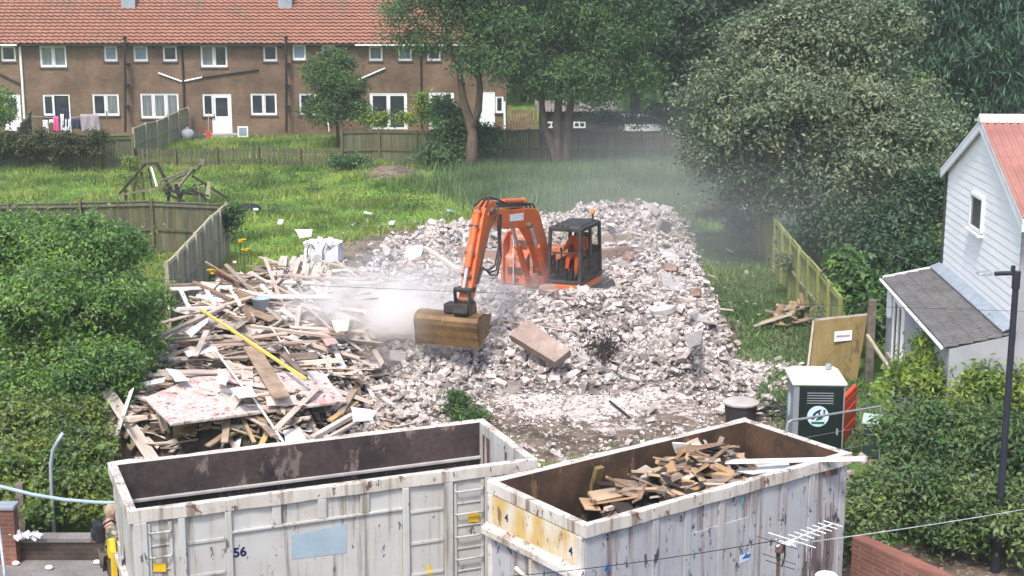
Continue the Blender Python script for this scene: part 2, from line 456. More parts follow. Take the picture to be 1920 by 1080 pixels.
M["red_brick"] = None
def bricks(col, col2, mortar, sx=1.0, axis='x'):
    def f(N, L, tc, c, noise, ramp, mix):
        sp = N.new("ShaderNodeSeparateXYZ"); L.new(tc.outputs["Object"], sp.inputs[0])
        ad = N.new("ShaderNodeMath"); ad.operation = 'ADD'
        L.new(sp.outputs[0], ad.inputs[0]); L.new(sp.outputs[1], ad.inputs[1])
        cb = N.new("ShaderNodeCombineXYZ"); L.new(ad.outputs[0], cb.inputs[0]); L.new(sp.outputs[2], cb.inputs[1])
        br = N.new("ShaderNodeTexBrick")
        br.inputs["Color1"].default_value = (*col, 1); br.inputs["Color2"].default_value = (*col2, 1); br.inputs["Mortar"].default_value = (*mortar, 1)
        br.inputs["Scale"].default_value = 1.0 / sx
        br.inputs["Brick Width"].default_value = 0.225; br.inputs["Row Height"].default_value = 0.075; br.inputs["Mortar Size"].default_value = 0.010
        L.new(cb.outputs[0], br.inputs["Vector"])
        a = mix(ramp(noise(0.55, (1, 1, 1), 6), 0.3, 0.7), (0.62, 0.60, 0.58), (1.2, 1.17, 1.13))
        x = mix(1.0, br.outputs["Color"], a, 'MULTIPLY')
        return mix(ramp(noise(1.5, (1, 1, 1.4), 8, 0.7), 0.60, 0.70), x, tuple(0.55 * q for q in col))
    return f
M["red_brick"] = mat("red_brick", (0.3, 0.1, 0.07), rough=0.95, bump=0.3, extra=bricks((0.26, 0.105, 0.075), (0.17, 0.07, 0.055), (0.20, 0.15, 0.125)))
M["dark_brick"] = mat("dark_brick", (0.1, 0.07, 0.05), rough=0.95, bump=0.3, extra=bricks((0.085, 0.062, 0.055), (0.06, 0.045, 0.04), (0.09, 0.08, 0.07)))
M["house_brick"] = mat("house_brick", (0.2, 0.12, 0.08), rough=0.95, bump=0.3, extra=bricks((0.195, 0.122, 0.078), (0.135, 0.085, 0.056), (0.18, 0.145, 0.115)))
M["old_brick"] = mat("old_brick", (0.2, 0.12, 0.08), rough=0.95, bump=0.5, extra=bricks((0.33, 0.20, 0.16), (0.24, 0.14, 0.11), (0.33, 0.28, 0.25)))
def mossy(N, L, tc, c, noise, ramp, mix):
    c = mix(ramp(noise(2.6, (1, 1, 1), 2, 0.9), 0.35, 0.7), tuple(.8 * q for q in (0.36, 0.17, 0.12)), c)
    return mix(ramp(noise(0.5, (1, 1, 1), 7, 0.7), 0.52, 0.72), c, (0.19, 0.14, 0.095))
M["pantile"] = mat("pantile", (0.42, 0.205, 0.138), (0.31, 0.148, 0.10), scale=1.2, rough=0.85, isl=0.0, fine=0.25, extra=mossy)
M["red_corr"] = mat("red_corr", (0.37, 0.175, 0.145), (0.28, 0.13, 0.11), scale=1.5, rough=0.85, stain=(0.42, 0.33, 0.29), stain_scale=2, stain_amt=.32)
M["weatherboard"] = mat("weatherboard", (0.88, 0.885, 0.875), (0.82, 0.83, 0.82), scale=0.8, rough=0.6, stain=(0.55, 0.58, 0.58), stain_scale=1.2, stain_amt=0.3, stain_stretch=(1, 1, 0.25))
M["render_grey"] = mat("render_grey", (0.36, 0.37, 0.39), (0.28, 0.29, 0.31), scale=1.2, rough=0.9)
M["slate"] = mat("slate", (0.22, 0.215, 0.215), (0.165, 0.16, 0.16), scale=1.2, rough=0.85, fine=0.3)
M["lead"] = mat("lead", (0.30, 0.34, 0.38), (0.22, 0.25, 0.28), scale=2, rough=0.55)
M["lamp_paint"] = mat("lamp_paint", (0.022, 0.024, 0.035), (0.03, 0.032, 0.045), scale=4, rough=0.45)
M["toilet_green"] = mat("toilet_green", (0.004, 0.014, 0.012), (0.003, 0.009, 0.008), scale=2, rough=0.5, spec=0.4)
M["toilet_grey"] = mat("toilet_grey", (0.24, 0.26, 0.29), (0.19, 0.20, 0.23), scale=2, rough=0.6)
M["toilet_roof"] = mat("toilet_roof", (0.74, 0.71, 0.63), (0.64, 0.60, 0.52), scale=1.5, rough=0.7, stain=(0.48, 0.40, 0.27), stain_scale=3, stain_amt=0.34)
M["logo_white"] = mat("logo_white", (0.55, 0.66, 0.72), (0.50, 0.61, 0.67), scale=3, rough=0.5)
M["logo_green"] = mat("logo_green", (0.02, 0.15, 0.09), rough=0.5)
M["barrier"] = mat("barrier", (0.80, 0.085, 0.03), (0.68, 0.07, 0.025), scale=4, rough=0.5)
M["ply_yellow"] = mat("ply_yellow", (0.235, 0.18, 0.07), (0.17, 0.125, 0.05), scale=1.5, stretch=(2, 2, 0.6), rough=0.85, fine=0.2, stain=(0.10, 0.07, 0.035), stain_scale=1.6, stain_amt=0.42, stain_stretch=(1.6, 1.6, 0.45))
M["paper"] = mat("paper", (0.78, 0.78, 0.80), (0.70, 0.70, 0.73), scale=6, rough=0.9)
M["tub"] = mat("tub", (0.045, 0.04, 0.045), (0.025, 0.022, 0.025), scale=5, rough=0.7)
M["bag_white"] = mat("bag_white", (0.74, 0.73, 0.76), (0.56, 0.55, 0.60), scale=3, rough=0.8)
M["mattress"] = mat("mattress", (0.13, 0.145, 0.20), (0.09, 0.10, 0.14), scale=3, rough=0.8)
M["charred"] = mat("charred", (0.05, 0.045, 0.04), (0.02, 0.018, 0.016), scale=5, rough=0.95, isl=0.4)
M["grey_wood"] = mat("grey_wood", (0.25, 0.215, 0.17), (0.12, 0.10, 0.08), scale=5, rough=0.95, isl=0.3)
M["white_cable"] = mat("white_cable", (0.62, 0.63, 0.62), rough=0.6)
M["black_cable"] = mat("black_cable", (0.03, 0.03, 0.035), rough=0.6)
M["alu"] = mat("alu", (0.80, 0.82, 0.84), (0.66, 0.68, 0.70), scale=6, rough=0.35, metal=0.25)
M["rust_metal"] = mat("rust_metal", (0.16, 0.10, 0.08), (0.08, 0.05, 0.045), scale=8, rough=0.8)
M["car_white"] = mat("car_white", (0.80, 0.81, 0.83), (0.76, 0.77, 0.79), scale=1, rough=0.25, spec=0.6)
M["car_blue"] = mat("car_blue", (0.02, 0.12, 0.42), (0.018, 0.10, 0.36), scale=1, rough=0.25, spec=0.6)
M["moss_green"] = mat("moss_green", (0.03, 0.055, 0.05), (0.02, 0.04, 0.035), scale=4, rough=0.6)
M["pale_green"] = mat("pale_green", (0.40, 0.52, 0.46), (0.32, 0.42, 0.38), scale=4, rough=0.6)
M["flower_yellow"] = mat("flower_yellow", (0.85, 0.60, 0.02), rough=0.7)
def plain(name, col):
    M[name] = mat(name, col, tuple(c * 0.8 for c in col), scale=6, rough=0.9)
plain("cloth_white", (0.76, 0.76, 0.78)); plain("cloth_pink", (0.78, 0.10, 0.30)); plain("cloth_navy", (0.03, 0.035, 0.07)); plain("cloth_lilac", (0.33, 0.29, 0.32))
plain("red_plastic", (0.50, 0.08, 0.06)); plain("pink_board", (0.50, 0.34, 0.31)); plain("bin_bag", (0.06, 0.065, 0.075)); plain("amber", (0.8, 0.3, 0.03))
def panelcol(N, L, tc, c, noise, ramp, mix):
    c = mix(ramp(noise(3.2, (1, 1, 1), 8, 0.8), 0.50, 0.62), c, (0.46, 0.27, 0.24))
    return mix(ramp(noise(7, (1, 1, 1), 4, 0.7), 0.57, 0.62), c, (0.24, 0.10, 0.09))
plain("maroon", (0.17, 0.045, 0.045))
M["flaking_panel"] = mat("flaking_panel", (0.64, 0.585, 0.55), (0.46, 0.39, 0.365), scale=9, rough=0.95, bump=1.0, extra=panelcol)

# ------------------------------------------------------------------ ground
def ground_material():
    m = bpy.data.materials.new("ground"); m.use_nodes = True
    t = m.node_tree; N = t.nodes; L = t.links; b = N["Principled BSDF"]
    b.inputs["Roughness"].default_value = 1; b.inputs["Specular IOR Level"].default_value = 0.1
    at = N.new("ShaderNodeVertexColor"); at.layer_name = "cover"
    sp = N.new("ShaderNodeSeparateColor"); L.new(at.outputs[0], sp.inputs[0])
    tc = N.new("ShaderNodeTexCoord")
    def noise(s, d=6, r=0.65):
        n = N.new("ShaderNodeTexNoise"); n.inputs["Scale"].default_value = s; n.inputs["Detail"].default_value = d; n.inputs["Roughness"].default_value = r
        L.new(tc.outputs["Object"], n.inputs["Vector"]); return n.outputs["Fac"]
    def rng_(src, a, c, lo=0, hi=1):
        r = N.new("ShaderNodeMapRange"); r.interpolation_type = 'SMOOTHSTEP'
        for i, v in ((1, a), (2, c), (3, lo), (4, hi)): r.inputs[i].default_value = v
        L.new(src, r.inputs[0]); return r.outputs[0]
    def mix(f, a, c):
        x = N.new("ShaderNodeMix"); x.data_type = 'RGBA'
        for s_, v in ((0, f), (6, a), (7, c)):
            if hasattr(v, 'links'): L.new(v, x.inputs[s_])
            else: x.inputs[s_].default_value = (*v, 1)
        return x.outputs[2]
    def addm(a, c, op='ADD', k=None):
        n = N.new("ShaderNodeMath"); n.operation = op; L.new(a, n.inputs[0])
        if k is None: L.new(c, n.inputs[1])
        else: n.inputs[1].default_value = k
        return n.outputs[0]
    soil = mix(rng_(noise(1.7), 0.35, 0.65), (0.075, 0.058, 0.045), (0.20, 0.155, 0.12))
    soil = mix(rng_(noise(9, 4), 0.55, 0.66), soil, (0.36, 0.31, 0.26))
    grass = mix(rng_(noise(0.9), 0.35, 0.65), (0.075, 0.15, 0.03), (0.17, 0.29, 0.045))
    dust = mix(rng_(noise(1.3), 0.3, 0.7), (0.40, 0.34, 0.31), (0.68, 0.62, 0.58))
    dust = mix(rng_(noise(6, 5), 0.56, 0.68), dust, (0.22, 0.17, 0.15))
    brk = noise(2.6, 8, 0.75)
    g = addm(sp.outputs[0], rng_(brk, 0.25, 0.75, -0.45, 0.45), 'ADD')
    d = addm(sp.outputs[1], rng_(noise(1.9, 8, 0.75), 0.25, 0.75, -0.45, 0.45), 'ADD')
    c = mix(rng_(g, 0.42, 0.6), soil, grass)
    c = mix(rng_(d, 0.42, 0.6), c, dust)
    L.new(c, b.inputs["Base Color"])
    bp = N.new("ShaderNodeBump"); bp.inputs["Strength"].default_value = 0.8; bp.inputs["Distance"].default_value = 0.06
    L.new(noise(7, 6), bp.inputs["Height"]); L.new(bp.outputs[0], b.inputs["Normal"])
    return m
def cover(x, y):
    """(grass, dust) amounts"""
    x = np.asarray(x, float); y = np.asarray(y, float)
    w = wob(x, y, 0.8, 6.0)
    grass = sstep(41.0, 44.5, y + w * 1.2)
    grass = np.maximum(grass, sstep(5.6, 6.6, x + 0.5 * w) * sstep(27, 29, y))
    grass = np.maximum(grass, sstep(0, 1.2, -x - 8.4 + 0.3 * w))
    grass = np.maximum(grass, 0.62 * sstep(23, 24, y) * (1 - sstep(27.5, 29.5, y + w)))
    worn = np.exp(-(((x + 4.4) / 1.9) ** 2 + ((y - 47.5) / 5.0) ** 2)) * 1.35 + 0.7 * np.exp(-(((x + 2.2) / 2) ** 2 + ((y - 52) / 2.0) ** 2))
    worn = worn + 1.2 * np.exp(-(((x + 5.4) / 1.5) ** 2 + ((y - 64) / 1.7) ** 2)) + 0.75 * np.exp(-(((x - 7.0) / 0.8) ** 2 + ((y - 36.5) / 2.5) ** 2))
    grass = np.clip(grass - worn, 0, 1) * (1 - 0.8 * in_rubble(x, y))
    dust = np.exp(-(((x - 1.9) / 2.7) ** 2 + ((y - 32.2) / 2.2) ** 2)) * 0.95 + 0.45 * in_rubble(x, y) + 0.30 * np.exp(-(((x - 1.2) / 3.0) ** 2 + ((y - 27.0) / 1.0) ** 2))
    return grass, np.clip(dust, 0, 1)
def axis(pts):
    out = []
    for a, b, s in pts:
        out += list(np.arange(a, b, s))
    return np.array(out + [pts[-1][1]])
gx = axis([(-600, -60, 45), (-60, -30, 3), (-30, -12, 0.8), (-12, 12, 0.35), (12, 30, 0.8), (30, 60, 3), (60, 600, 45)])
gy = axis([(-40, 18, 4), (18, 22.6, 1.15), (22.6, 54, 0.35), (54, 80, 0.7), (80, 140, 3), (140, 900, 50)])
XX, YY = np.meshgrid(gx, gy)
ZZ = zg(XX, YY)
nx, ny = len(gx), len(gy)
idx = np.arange(nx * ny).reshape(ny, nx)
gf = np.stack([idx[:-1, :-1], idx[:-1, 1:], idx[1:, 1:], idx[1:, :-1]], -1).reshape(-1, 4)
go = np_mesh("ground", np.stack([XX, YY, ZZ], -1).reshape(-1, 3), gf, ground_material(), smooth=True)
tag(go, kind="structure")
ca = go.data.color_attributes.new("cover", 'FLOAT_COLOR', 'POINT')
gr, du = cover(XX, YY)
ca.data.foreach_set("color", np.stack([gr, du, np.zeros_like(gr), np.ones_like(gr)], -1).astype(np.float32).ravel())

mb = MB(); mb.box((-40, 4, -0.05), (40, 21.2, 0.006)); mb.build("road", M["asphalt"], kind="structure")
mb = MB(); mb.box((-40, 21.35, -0.05), (-5.9, 22.65, 0.11)); mb.build("pavement", M["paving"], kind="structure")
mb = MB(); mb.box((-40, 21.2, -0.05), (-5.9, 21.346, 0.115)); mb.build("kerb", M["concrete"], kind="structure")

# ------------------------------------------------------------------ terraced houses across the field
YF = 79.0                                   # facade
ZE = PY(300, 82, YF - 0.3).z                # eaves
def wall_with_holes(mb, x0, x1, z0, z1, y, holes, depth=0.11):
    xs = sorted({x0, x1, *[h[0] for h in holes], *[h[2] for h in holes]})
    zs = sorted({z0, z1, *[h[1] for h in holes], *[h[3] for h in holes]})
    xs = [x for x in xs if x0 <= x <= x1]; zs = [z for z in zs if z0 <= z <= z1]
    for i in range(len(xs) - 1):
        for j in range(len(zs) - 1):
            cx, cz = (xs[i] + xs[i + 1]) / 2, (zs[j] + zs[j + 1]) / 2
            if any(h[0] < cx < h[2] and h[1] < cz < h[3] for h in holes):
                continue
            mb.add([(xs[i], y, zs[j]), (xs[i + 1], y, zs[j]), (xs[i + 1], y, zs[j + 1]), (xs[i], y, zs[j + 1])], [(0, 1, 2, 3)])
    for a, b, c, d in holes:
        y2 = y + depth
        mb.add([(a, y, b), (c, y, b), (c, y, d), (a, y, d), (a, y2, b), (c, y2, b), (c, y2, d), (a, y2, d)],
               [(0, 4, 5, 1), (1, 5, 6, 2), (2, 6, 7, 3), (3, 7, 4, 0), (4, 7, 6, 5)])
def window(parent, rect, lights, pane, y, sill=True, name="window"):
    """rect in metres x0,z0,x1,z1; lights: list of relative widths of the panes"""
    x0, z0, x1, z1 = rect
    f = MB(); t = 0.075; ya, yb = y + 0.03, y + 0.10
    f.box((x0, ya, z0), (x1, yb, z0 + t)); f.box((x0, ya, z1 - t), (x1, yb, z1))
    tot = sum(lights); xs = [x0]
    for l in lights: xs.append(xs[-1] + (x1 - x0) * l / tot)
    for k, x in enumerate(xs):
        a = max(x0, min(x1 - t, x - t / 2 if 0 < k < len(xs) - 1 else x if k == 0 else x - t))
        f.box((a, ya - 0.003, z0 + t), (a + t, yb, z1 - t))
    # opening sash frames
    for k in range(len(xs) - 1):
        a, b = xs[k] + t * 0.75, xs[k + 1] - t * 0.75
        if b - a > 0.22:
            for q in ((a, z0 + t, a + .04, z1 - t), (b - .04, z0 + t, b, z1 - t), (a + .04, z0 + t, b - .04, z0 + t + .04), (a + .04, z1 - t - .04, b - .04, z1 - t)):
                f.box((q[0], ya + 0.012, q[1]), (q[2], yb - 0.01, q[3]))
    fo = f.build(name, M["white_upvc"], parent)
    for k in range(len(xs) - 1):
        p = MB(); p.box((xs[k] + .02, y + 0.072, z0 + .03), (xs[k + 1] - .02, y + 0.085, z1 - .03))
        p.build("pane", M[pane if isinstance(pane, str) else pane[k % len(pane)]], fo)
    if sill:
        s_ = MB(); s_.box((x0 - .06, y - 0.06, z0 - 0.09), (x1 + .06, y + 0.05, z0 - 0.003)); s_.build("sill", M["dark_brick"], fo)
    return fo
def rect(px0, py0, px1, py1, Y=YF):
    a, b = PY(px0, py1, Y), PY(px1, py0, Y)
    return (a.x, a.z, b.x, b.z)
def pantile_roof(parent, x0, x1, name="roof"):
    rows, tw = 17, 0.34
    ridge_y, ridge_z = YF + 3.4, ZE + 3.0
    n = int((x1 - x0) / tw * 6)
    xs = np.linspace(x0, x1, n + 1)
    prof = 0.035 * np.sin(2 * np.pi * xs / tw) + 0.012 * np.sin(4 * np.pi * xs / tw)
    V_, F_ = [], []
    dy, dz = (ridge_y - (YF - 0.38)) / rows, (ridge_z - ZE) / rows
    nrm = np.array([0, -dz, dy]) / math.hypot(dy, dz)
    for r in range(rows):
        for e in range(2):
            yy = YF - 0.38 + dy * (r + e * 1.06); zz = ZE + dz * (r + e * 1.06)
            lift = 0.085 if e == 0 else 0.0
            jit = 0.006 * wob(xs, r * 3.1, 2.7, 1.0)
            V_.append(np.stack([xs, yy + nrm[1] * (prof + lift + jit), zz + nrm[2] * (prof + lift + jit)], -1))
        a = (2 * r) * (n + 1)
        i = np.arange(n)
        F_.append(np.stack([a + i, a + i + 1, a + n + 2 + i, a + n + 1 + i], -1))
        # front lip of the row
        V_.append(V_[-2] - nrm * 0.05)
    # rows store three strips each: front, back, lip
    VV = np.concatenate(V_); per = 3 * (n + 1); FF = []
    for r in range(rows):
        a = r * per; i = np.arange(n)
        FF.append(np.stack([a + i, a + i + 1, a + n + 2 + i, a + n + 1 + i], -1))
        l = a + 2 * (n + 1)
        FF.append(np.stack([l + i, l + i + 1, a + i + 1, a + i], -1))
    o = np_mesh(name, VV, np.concatenate(FF), M["pantile"], parent)
    rb = MB()
    rb.add([(x0, YF - 0.36, ZE - 0.06), (x1, YF - 0.36, ZE - 0.06), (x1, ridge_y, ridge_z - 0.08), (x0, ridge_y, ridge_z - 0.08),
            (x1, YF + 7.1, ZE - 0.06), (x0, YF + 7.1, ZE - 0.06)], [(3, 2, 1, 0), (2, 3, 5, 4)])
    rb.build("roof_underlay", M["slate"], o)
    k = MB(); k.tube([(x0, ridge_y, ridge_z + 0.03), (x1, ridge_y, ridge_z + 0.03)], 0.12, 8); k.build("ridge", M["pantile"], o)
    return o
houses = [
    (-420, 38, "brown brick terraced house at the far left of the row with a white drainpipe"),
    (38, 231, "brown brick terraced house behind the washing line, its back door standing open"),
    (231, 533, "brown brick terraced house with the half glazed white back door"),
    (533, 786, "brown brick terraced house partly behind the round green shrub, with glazed double doors"),
    (786, 950, "brown brick end terraced house half hidden by the forked tree, with a white panelled door"),
]
SM, DB = [1], [1, 1]
wins = [
    (0, (3, 85, 28, 115), SM, "pane_dark"), (0, (-60, 176, -12, 217), DB, "pane_curtain"), (0, (-140, 85, -95, 126), DB, "pane_curtain"), (0, (-160, 176, -110, 217), DB, "pane_dark"),
    (1, (76, 85, 123, 126), DB, "pane_curtain"), (1, (196, 85, 219, 115), SM, "pane_blue"), (1, (175, 176, 222, 217), DB, ("pane_dark", "pane_curtain")), (1, (82, 177, 101, 217), SM, "pane_dark"),
    (2, (251, 85, 276, 115), SM, "pane_blue"), (2, (306, 85, 331, 115), SM, "pane_dark"), (2, (377, 84, 425, 126), DB, ("pane_curtain", "pane_dark")), (2, (494, 84, 519, 115), SM, "pane_dark"),
    (2, (265, 175, 334, 222), [1, 1, 1], "pane_curtain"), (2, (381, 176, 399, 218), SM, "pane_dark"), (2, (471, 175, 518, 216), DB, "pane_dark"),
    (3, (549, 84, 573, 113), SM, "pane_blue"), (3, (604, 84, 628, 113), SM, "pane_dark"), (3, (692, 85, 717, 114), SM, "pane_curtain"), (3, (747, 85, 772, 114), SM, "pane_curtain"),
    (3, (562, 175, 592, 216), SM, "pane_dark"),
    (4, (801, 85, 826, 114), SM, "pane_dark"), (4, (929, 180, 944, 212), SM, "pane_dark"), (4, (870, 85, 915, 126), DB, "pane_dark"),
]
doors = [(0, (10, 177, 37, 246)), (1, (101, 177, 130, 248)), (2, (399, 176, 433, 252)), (3, (694, 174, 763, 243)), (4, (805, 173, 851, 243)), (4, (899, 172, 928, 243))]
HOUSE = []
for hi, (pa, pb, lab) in enumerate(houses):
    xa, xb = PY(pa, 100, YF).x, PY(pb, 100, YF).x
    h = thing("terraced_house", lab, "house", ((xa + xb) / 2, YF, 1.7), group="row of brown brick terraced houses")
    HOUSE.append(h)
    holes = [rect(*w[1]) for w in wins if w[0] == hi] + [rect(*d[1]) for d in doors if d[0] == hi]
    w = MB()
    wall_with_holes(w, xa, xb, 1.2, ZE + 0.02, YF, holes)
    x0, x1, y1 = xa, xb, YF + 6.8
    w.add([(x0, YF, 1.2), (x1, YF, 1.2), (x1, y1, 1.2), (x0, y1, 1.2), (x0, YF, ZE), (x1, YF, ZE), (x1, y1, ZE), (x0, y1, ZE)], [(1, 2, 6, 5), (2, 3, 7, 6), (3, 0, 4, 7)])
    if hi == 4:
        w.add([(xb, YF, ZE), (xb, y1, ZE), (xb, YF + 3.4, ZE + 2.9)], [(0, 1, 2)])
    w.build("wall", M["house_brick"], h)
    roof = pantile_roof(h, xa, xb)
    for _, r_, l_, p_ in [w_ for w_ in wins if w_[0] == hi]:
        window(h, rect(*r_), l_, p_, YF)
    g = MB()
    if hi in (0, 3, 4):
        g.box((xa if hi != 3 else PY(667, 82, YF).x, YF - 0.47, ZE - 0.10), (xb if hi else PY(50, 82, YF).x - 0.2, YF - 0.36, ZE - 0.02))
        g.build("gutter", M["white_upvc"], h)
    else:
        g.box((xa, YF - 0.47, ZE - 0.11), (xb, YF - 0.36, ZE - 0.02)); g.build("gutter", M["black_pipe"], h)
def door(hi, r_, kind):
    x0, z0, x1, z1 = rect(*r_)
    h = HOUSE[hi]; y = YF
    f = MB(); t = 0.07
    f.box((x0, y + .02, z0), (x0 + t, y + .10, z1)); f.box((x1 - t, y + .02, z0), (x1, y + .10, z1)); f.box((x0 + t, y + .02, z1 - t), (x1 - t, y + .10, z1))
    fo = f.build("door_frame", M["white_upvc"], h)
    if kind == "open":
        d = MB(); d.box((x0 + t, y + .10, z0), (x1 - t, y + .107, z1 - t)); d.build("doorway", M["pane_dark"], fo); return
    leaves = 2 if kind == "french" else 1
    w = (x1 - x0 - 2 * t) / leaves
    for k in range(leaves):
        a = x0 + t + k * w; b = a + w
        d = MB()
        if kind == "panelled":
            d.box((a, y + .035, z0 + .02), (b, y + .085, z1 - t))
            for i in range(2):
                for j in range(4):
                    u0 = a + .06 + i * (b - a - .06) / 2; v0 = z0 + .15 + j * (z1 - z0 - .25) / 4
                    d.box((u0, y + .025, v0), (u0 + (b - a) / 2 - .1, y + .034, v0 + (z1 - z0) / 4 - .14))
        else:
            gb = z0 + (0.12 if kind == "french" else 0.98)
            s_ = 0.10 if kind == "french" else 0.14
            d.box((a, y + .035, z0 + .02), (b, y + .085, gb)); d.box((a, y + .035, z1 - t - s_), (b, y + .085, z1 - t))
            d.box((a, y + .035, gb), (a + s_, y + .085, z1 - t - s_)); d.box((b - s_, y + .035, gb), (b, y + .085, z1 - t - s_))
        do = d.build("door", M["white_upvc"], h)
        if kind != "panelled":
            p = MB(); p.box((a + s_ - .02, y + .055, gb - .02), (b - s_ + .02, y + .07, z1 - t - s_ + .02)); p.build("pane", M["pane_dark"], do)
        hd = MB(); hx = (b - .06) if k == 0 and kind == "french" else a + .06
        hd.box((hx - .015, y + .0, z0 + .95), (hx + .015, y + .033, z0 + 1.15)); hd.build("handle", M["steel"], do)
for (hi, r_), k in zip(doors, ("half", "open", "half", "french", "french", "panelled")):
    door(hi, r_, k)
def wallpipe(hi, pts, m, r=0.055, name="drainpipe", off=0.07):
    p = MB(); p.tube([PY(x, y, YF - off) for x, y in pts], r, 8); return p.build(name, M[m], HOUSE[hi])
def soil_pipe(hi, px, top, bot):
    o = wallpipe(hi, [(px, top), (px + 1, (top + bot) / 2), (px + 1, bot)], "black_pipe", 0.07, off=0.58)
    c = MB(); a = PY(px, top, YF - 0.58); c.lathe(a, [(0.06, -.1), (0.11, -.04), (0.11, .02), (0.05, .10)], 8); c.build("vent_cap", M["black_pipe"], o)
    k = MB()
    for yy in (120, 160, 200):
        a = PY(px + 1, yy, YF - 0.58); k.box((a.x - .1, YF - .66, a.z - .03), (a.x + .1, YF - 0.002, a.z + .03))
    k.build("bracket", M["black_pipe"], o)
soil_pipe(2, 234, 70, 248); soil_pipe(3, 536, 70, 248)
wallpipe(2, [(340, 84), (344, 150), (345, 196), (345, 246)], "black_pipe")
wallpipe(2, [(297, 137), (341, 153)], "white_upvc", 0.045); wallpipe(2, [(346, 152), (379, 145)], "white_upvc", 0.045); wallpipe(2, [(379, 145), (485, 130)], "black_pipe", 0.045)
wallpipe(4, [(789, 88), (791, 240)], "black_pipe")
wallpipe(0, [(37, 84), (42, 155), (46, 222), (46, 246)], "white_upvc", 0.07); wallpipe(0, [(-40, 120), (37, 157)], "black_pipe", 0.05)
wallpipe(3, [(664, 153), (722, 128)], "white_upvc", 0.045); wallpipe(3, [(664, 154), (684, 154)], "white_upvc", 0.045)
wallpipe(4, [(946, 190), (947, 243)], "white_upvc", 0.07)
for hi, px in ((2, 243), (3, 536)):
    a = PY(px, 4, YF + 2.2)
    s_ = MB(); s_.box((a.x - .38, a.y - .35, a.z - .35), (a.x + .38, a.y + .5, a.z + .6)); o = s_.build("chimney_flashing", M["lead"], HOUSE[hi])
    s_ = MB(); s_.box((a.x - .30, a.y - .25, a.z + .6), (a.x + .30, a.y + .4, a.z + 1.3)); s_.build("chimney_stack", M["house_brick"], HOUSE[hi], bevel=.01)
v = MB()
for px, py in ((289, 89), (477, 86)):
    a = PY(px, py, YF); v.tube([(a.x, YF - .06, a.z), (a.x, YF + .02, a.z)], .08, 10)
v.build("wall_vent", M["black_pipe"], HOUSE[2])
a = PY(404, 250, YF)
s_ = MB(); s_.box((a.x - .5, YF - .8, 1.5), (a.x + 1.4, YF - .003, 1.86)); s_.box((a.x - .2, YF - 1.2, 1.5), (a.x + 1.2, YF - .803, 1.76)); s_.build("doorstep", M["concrete"], HOUSE[2])

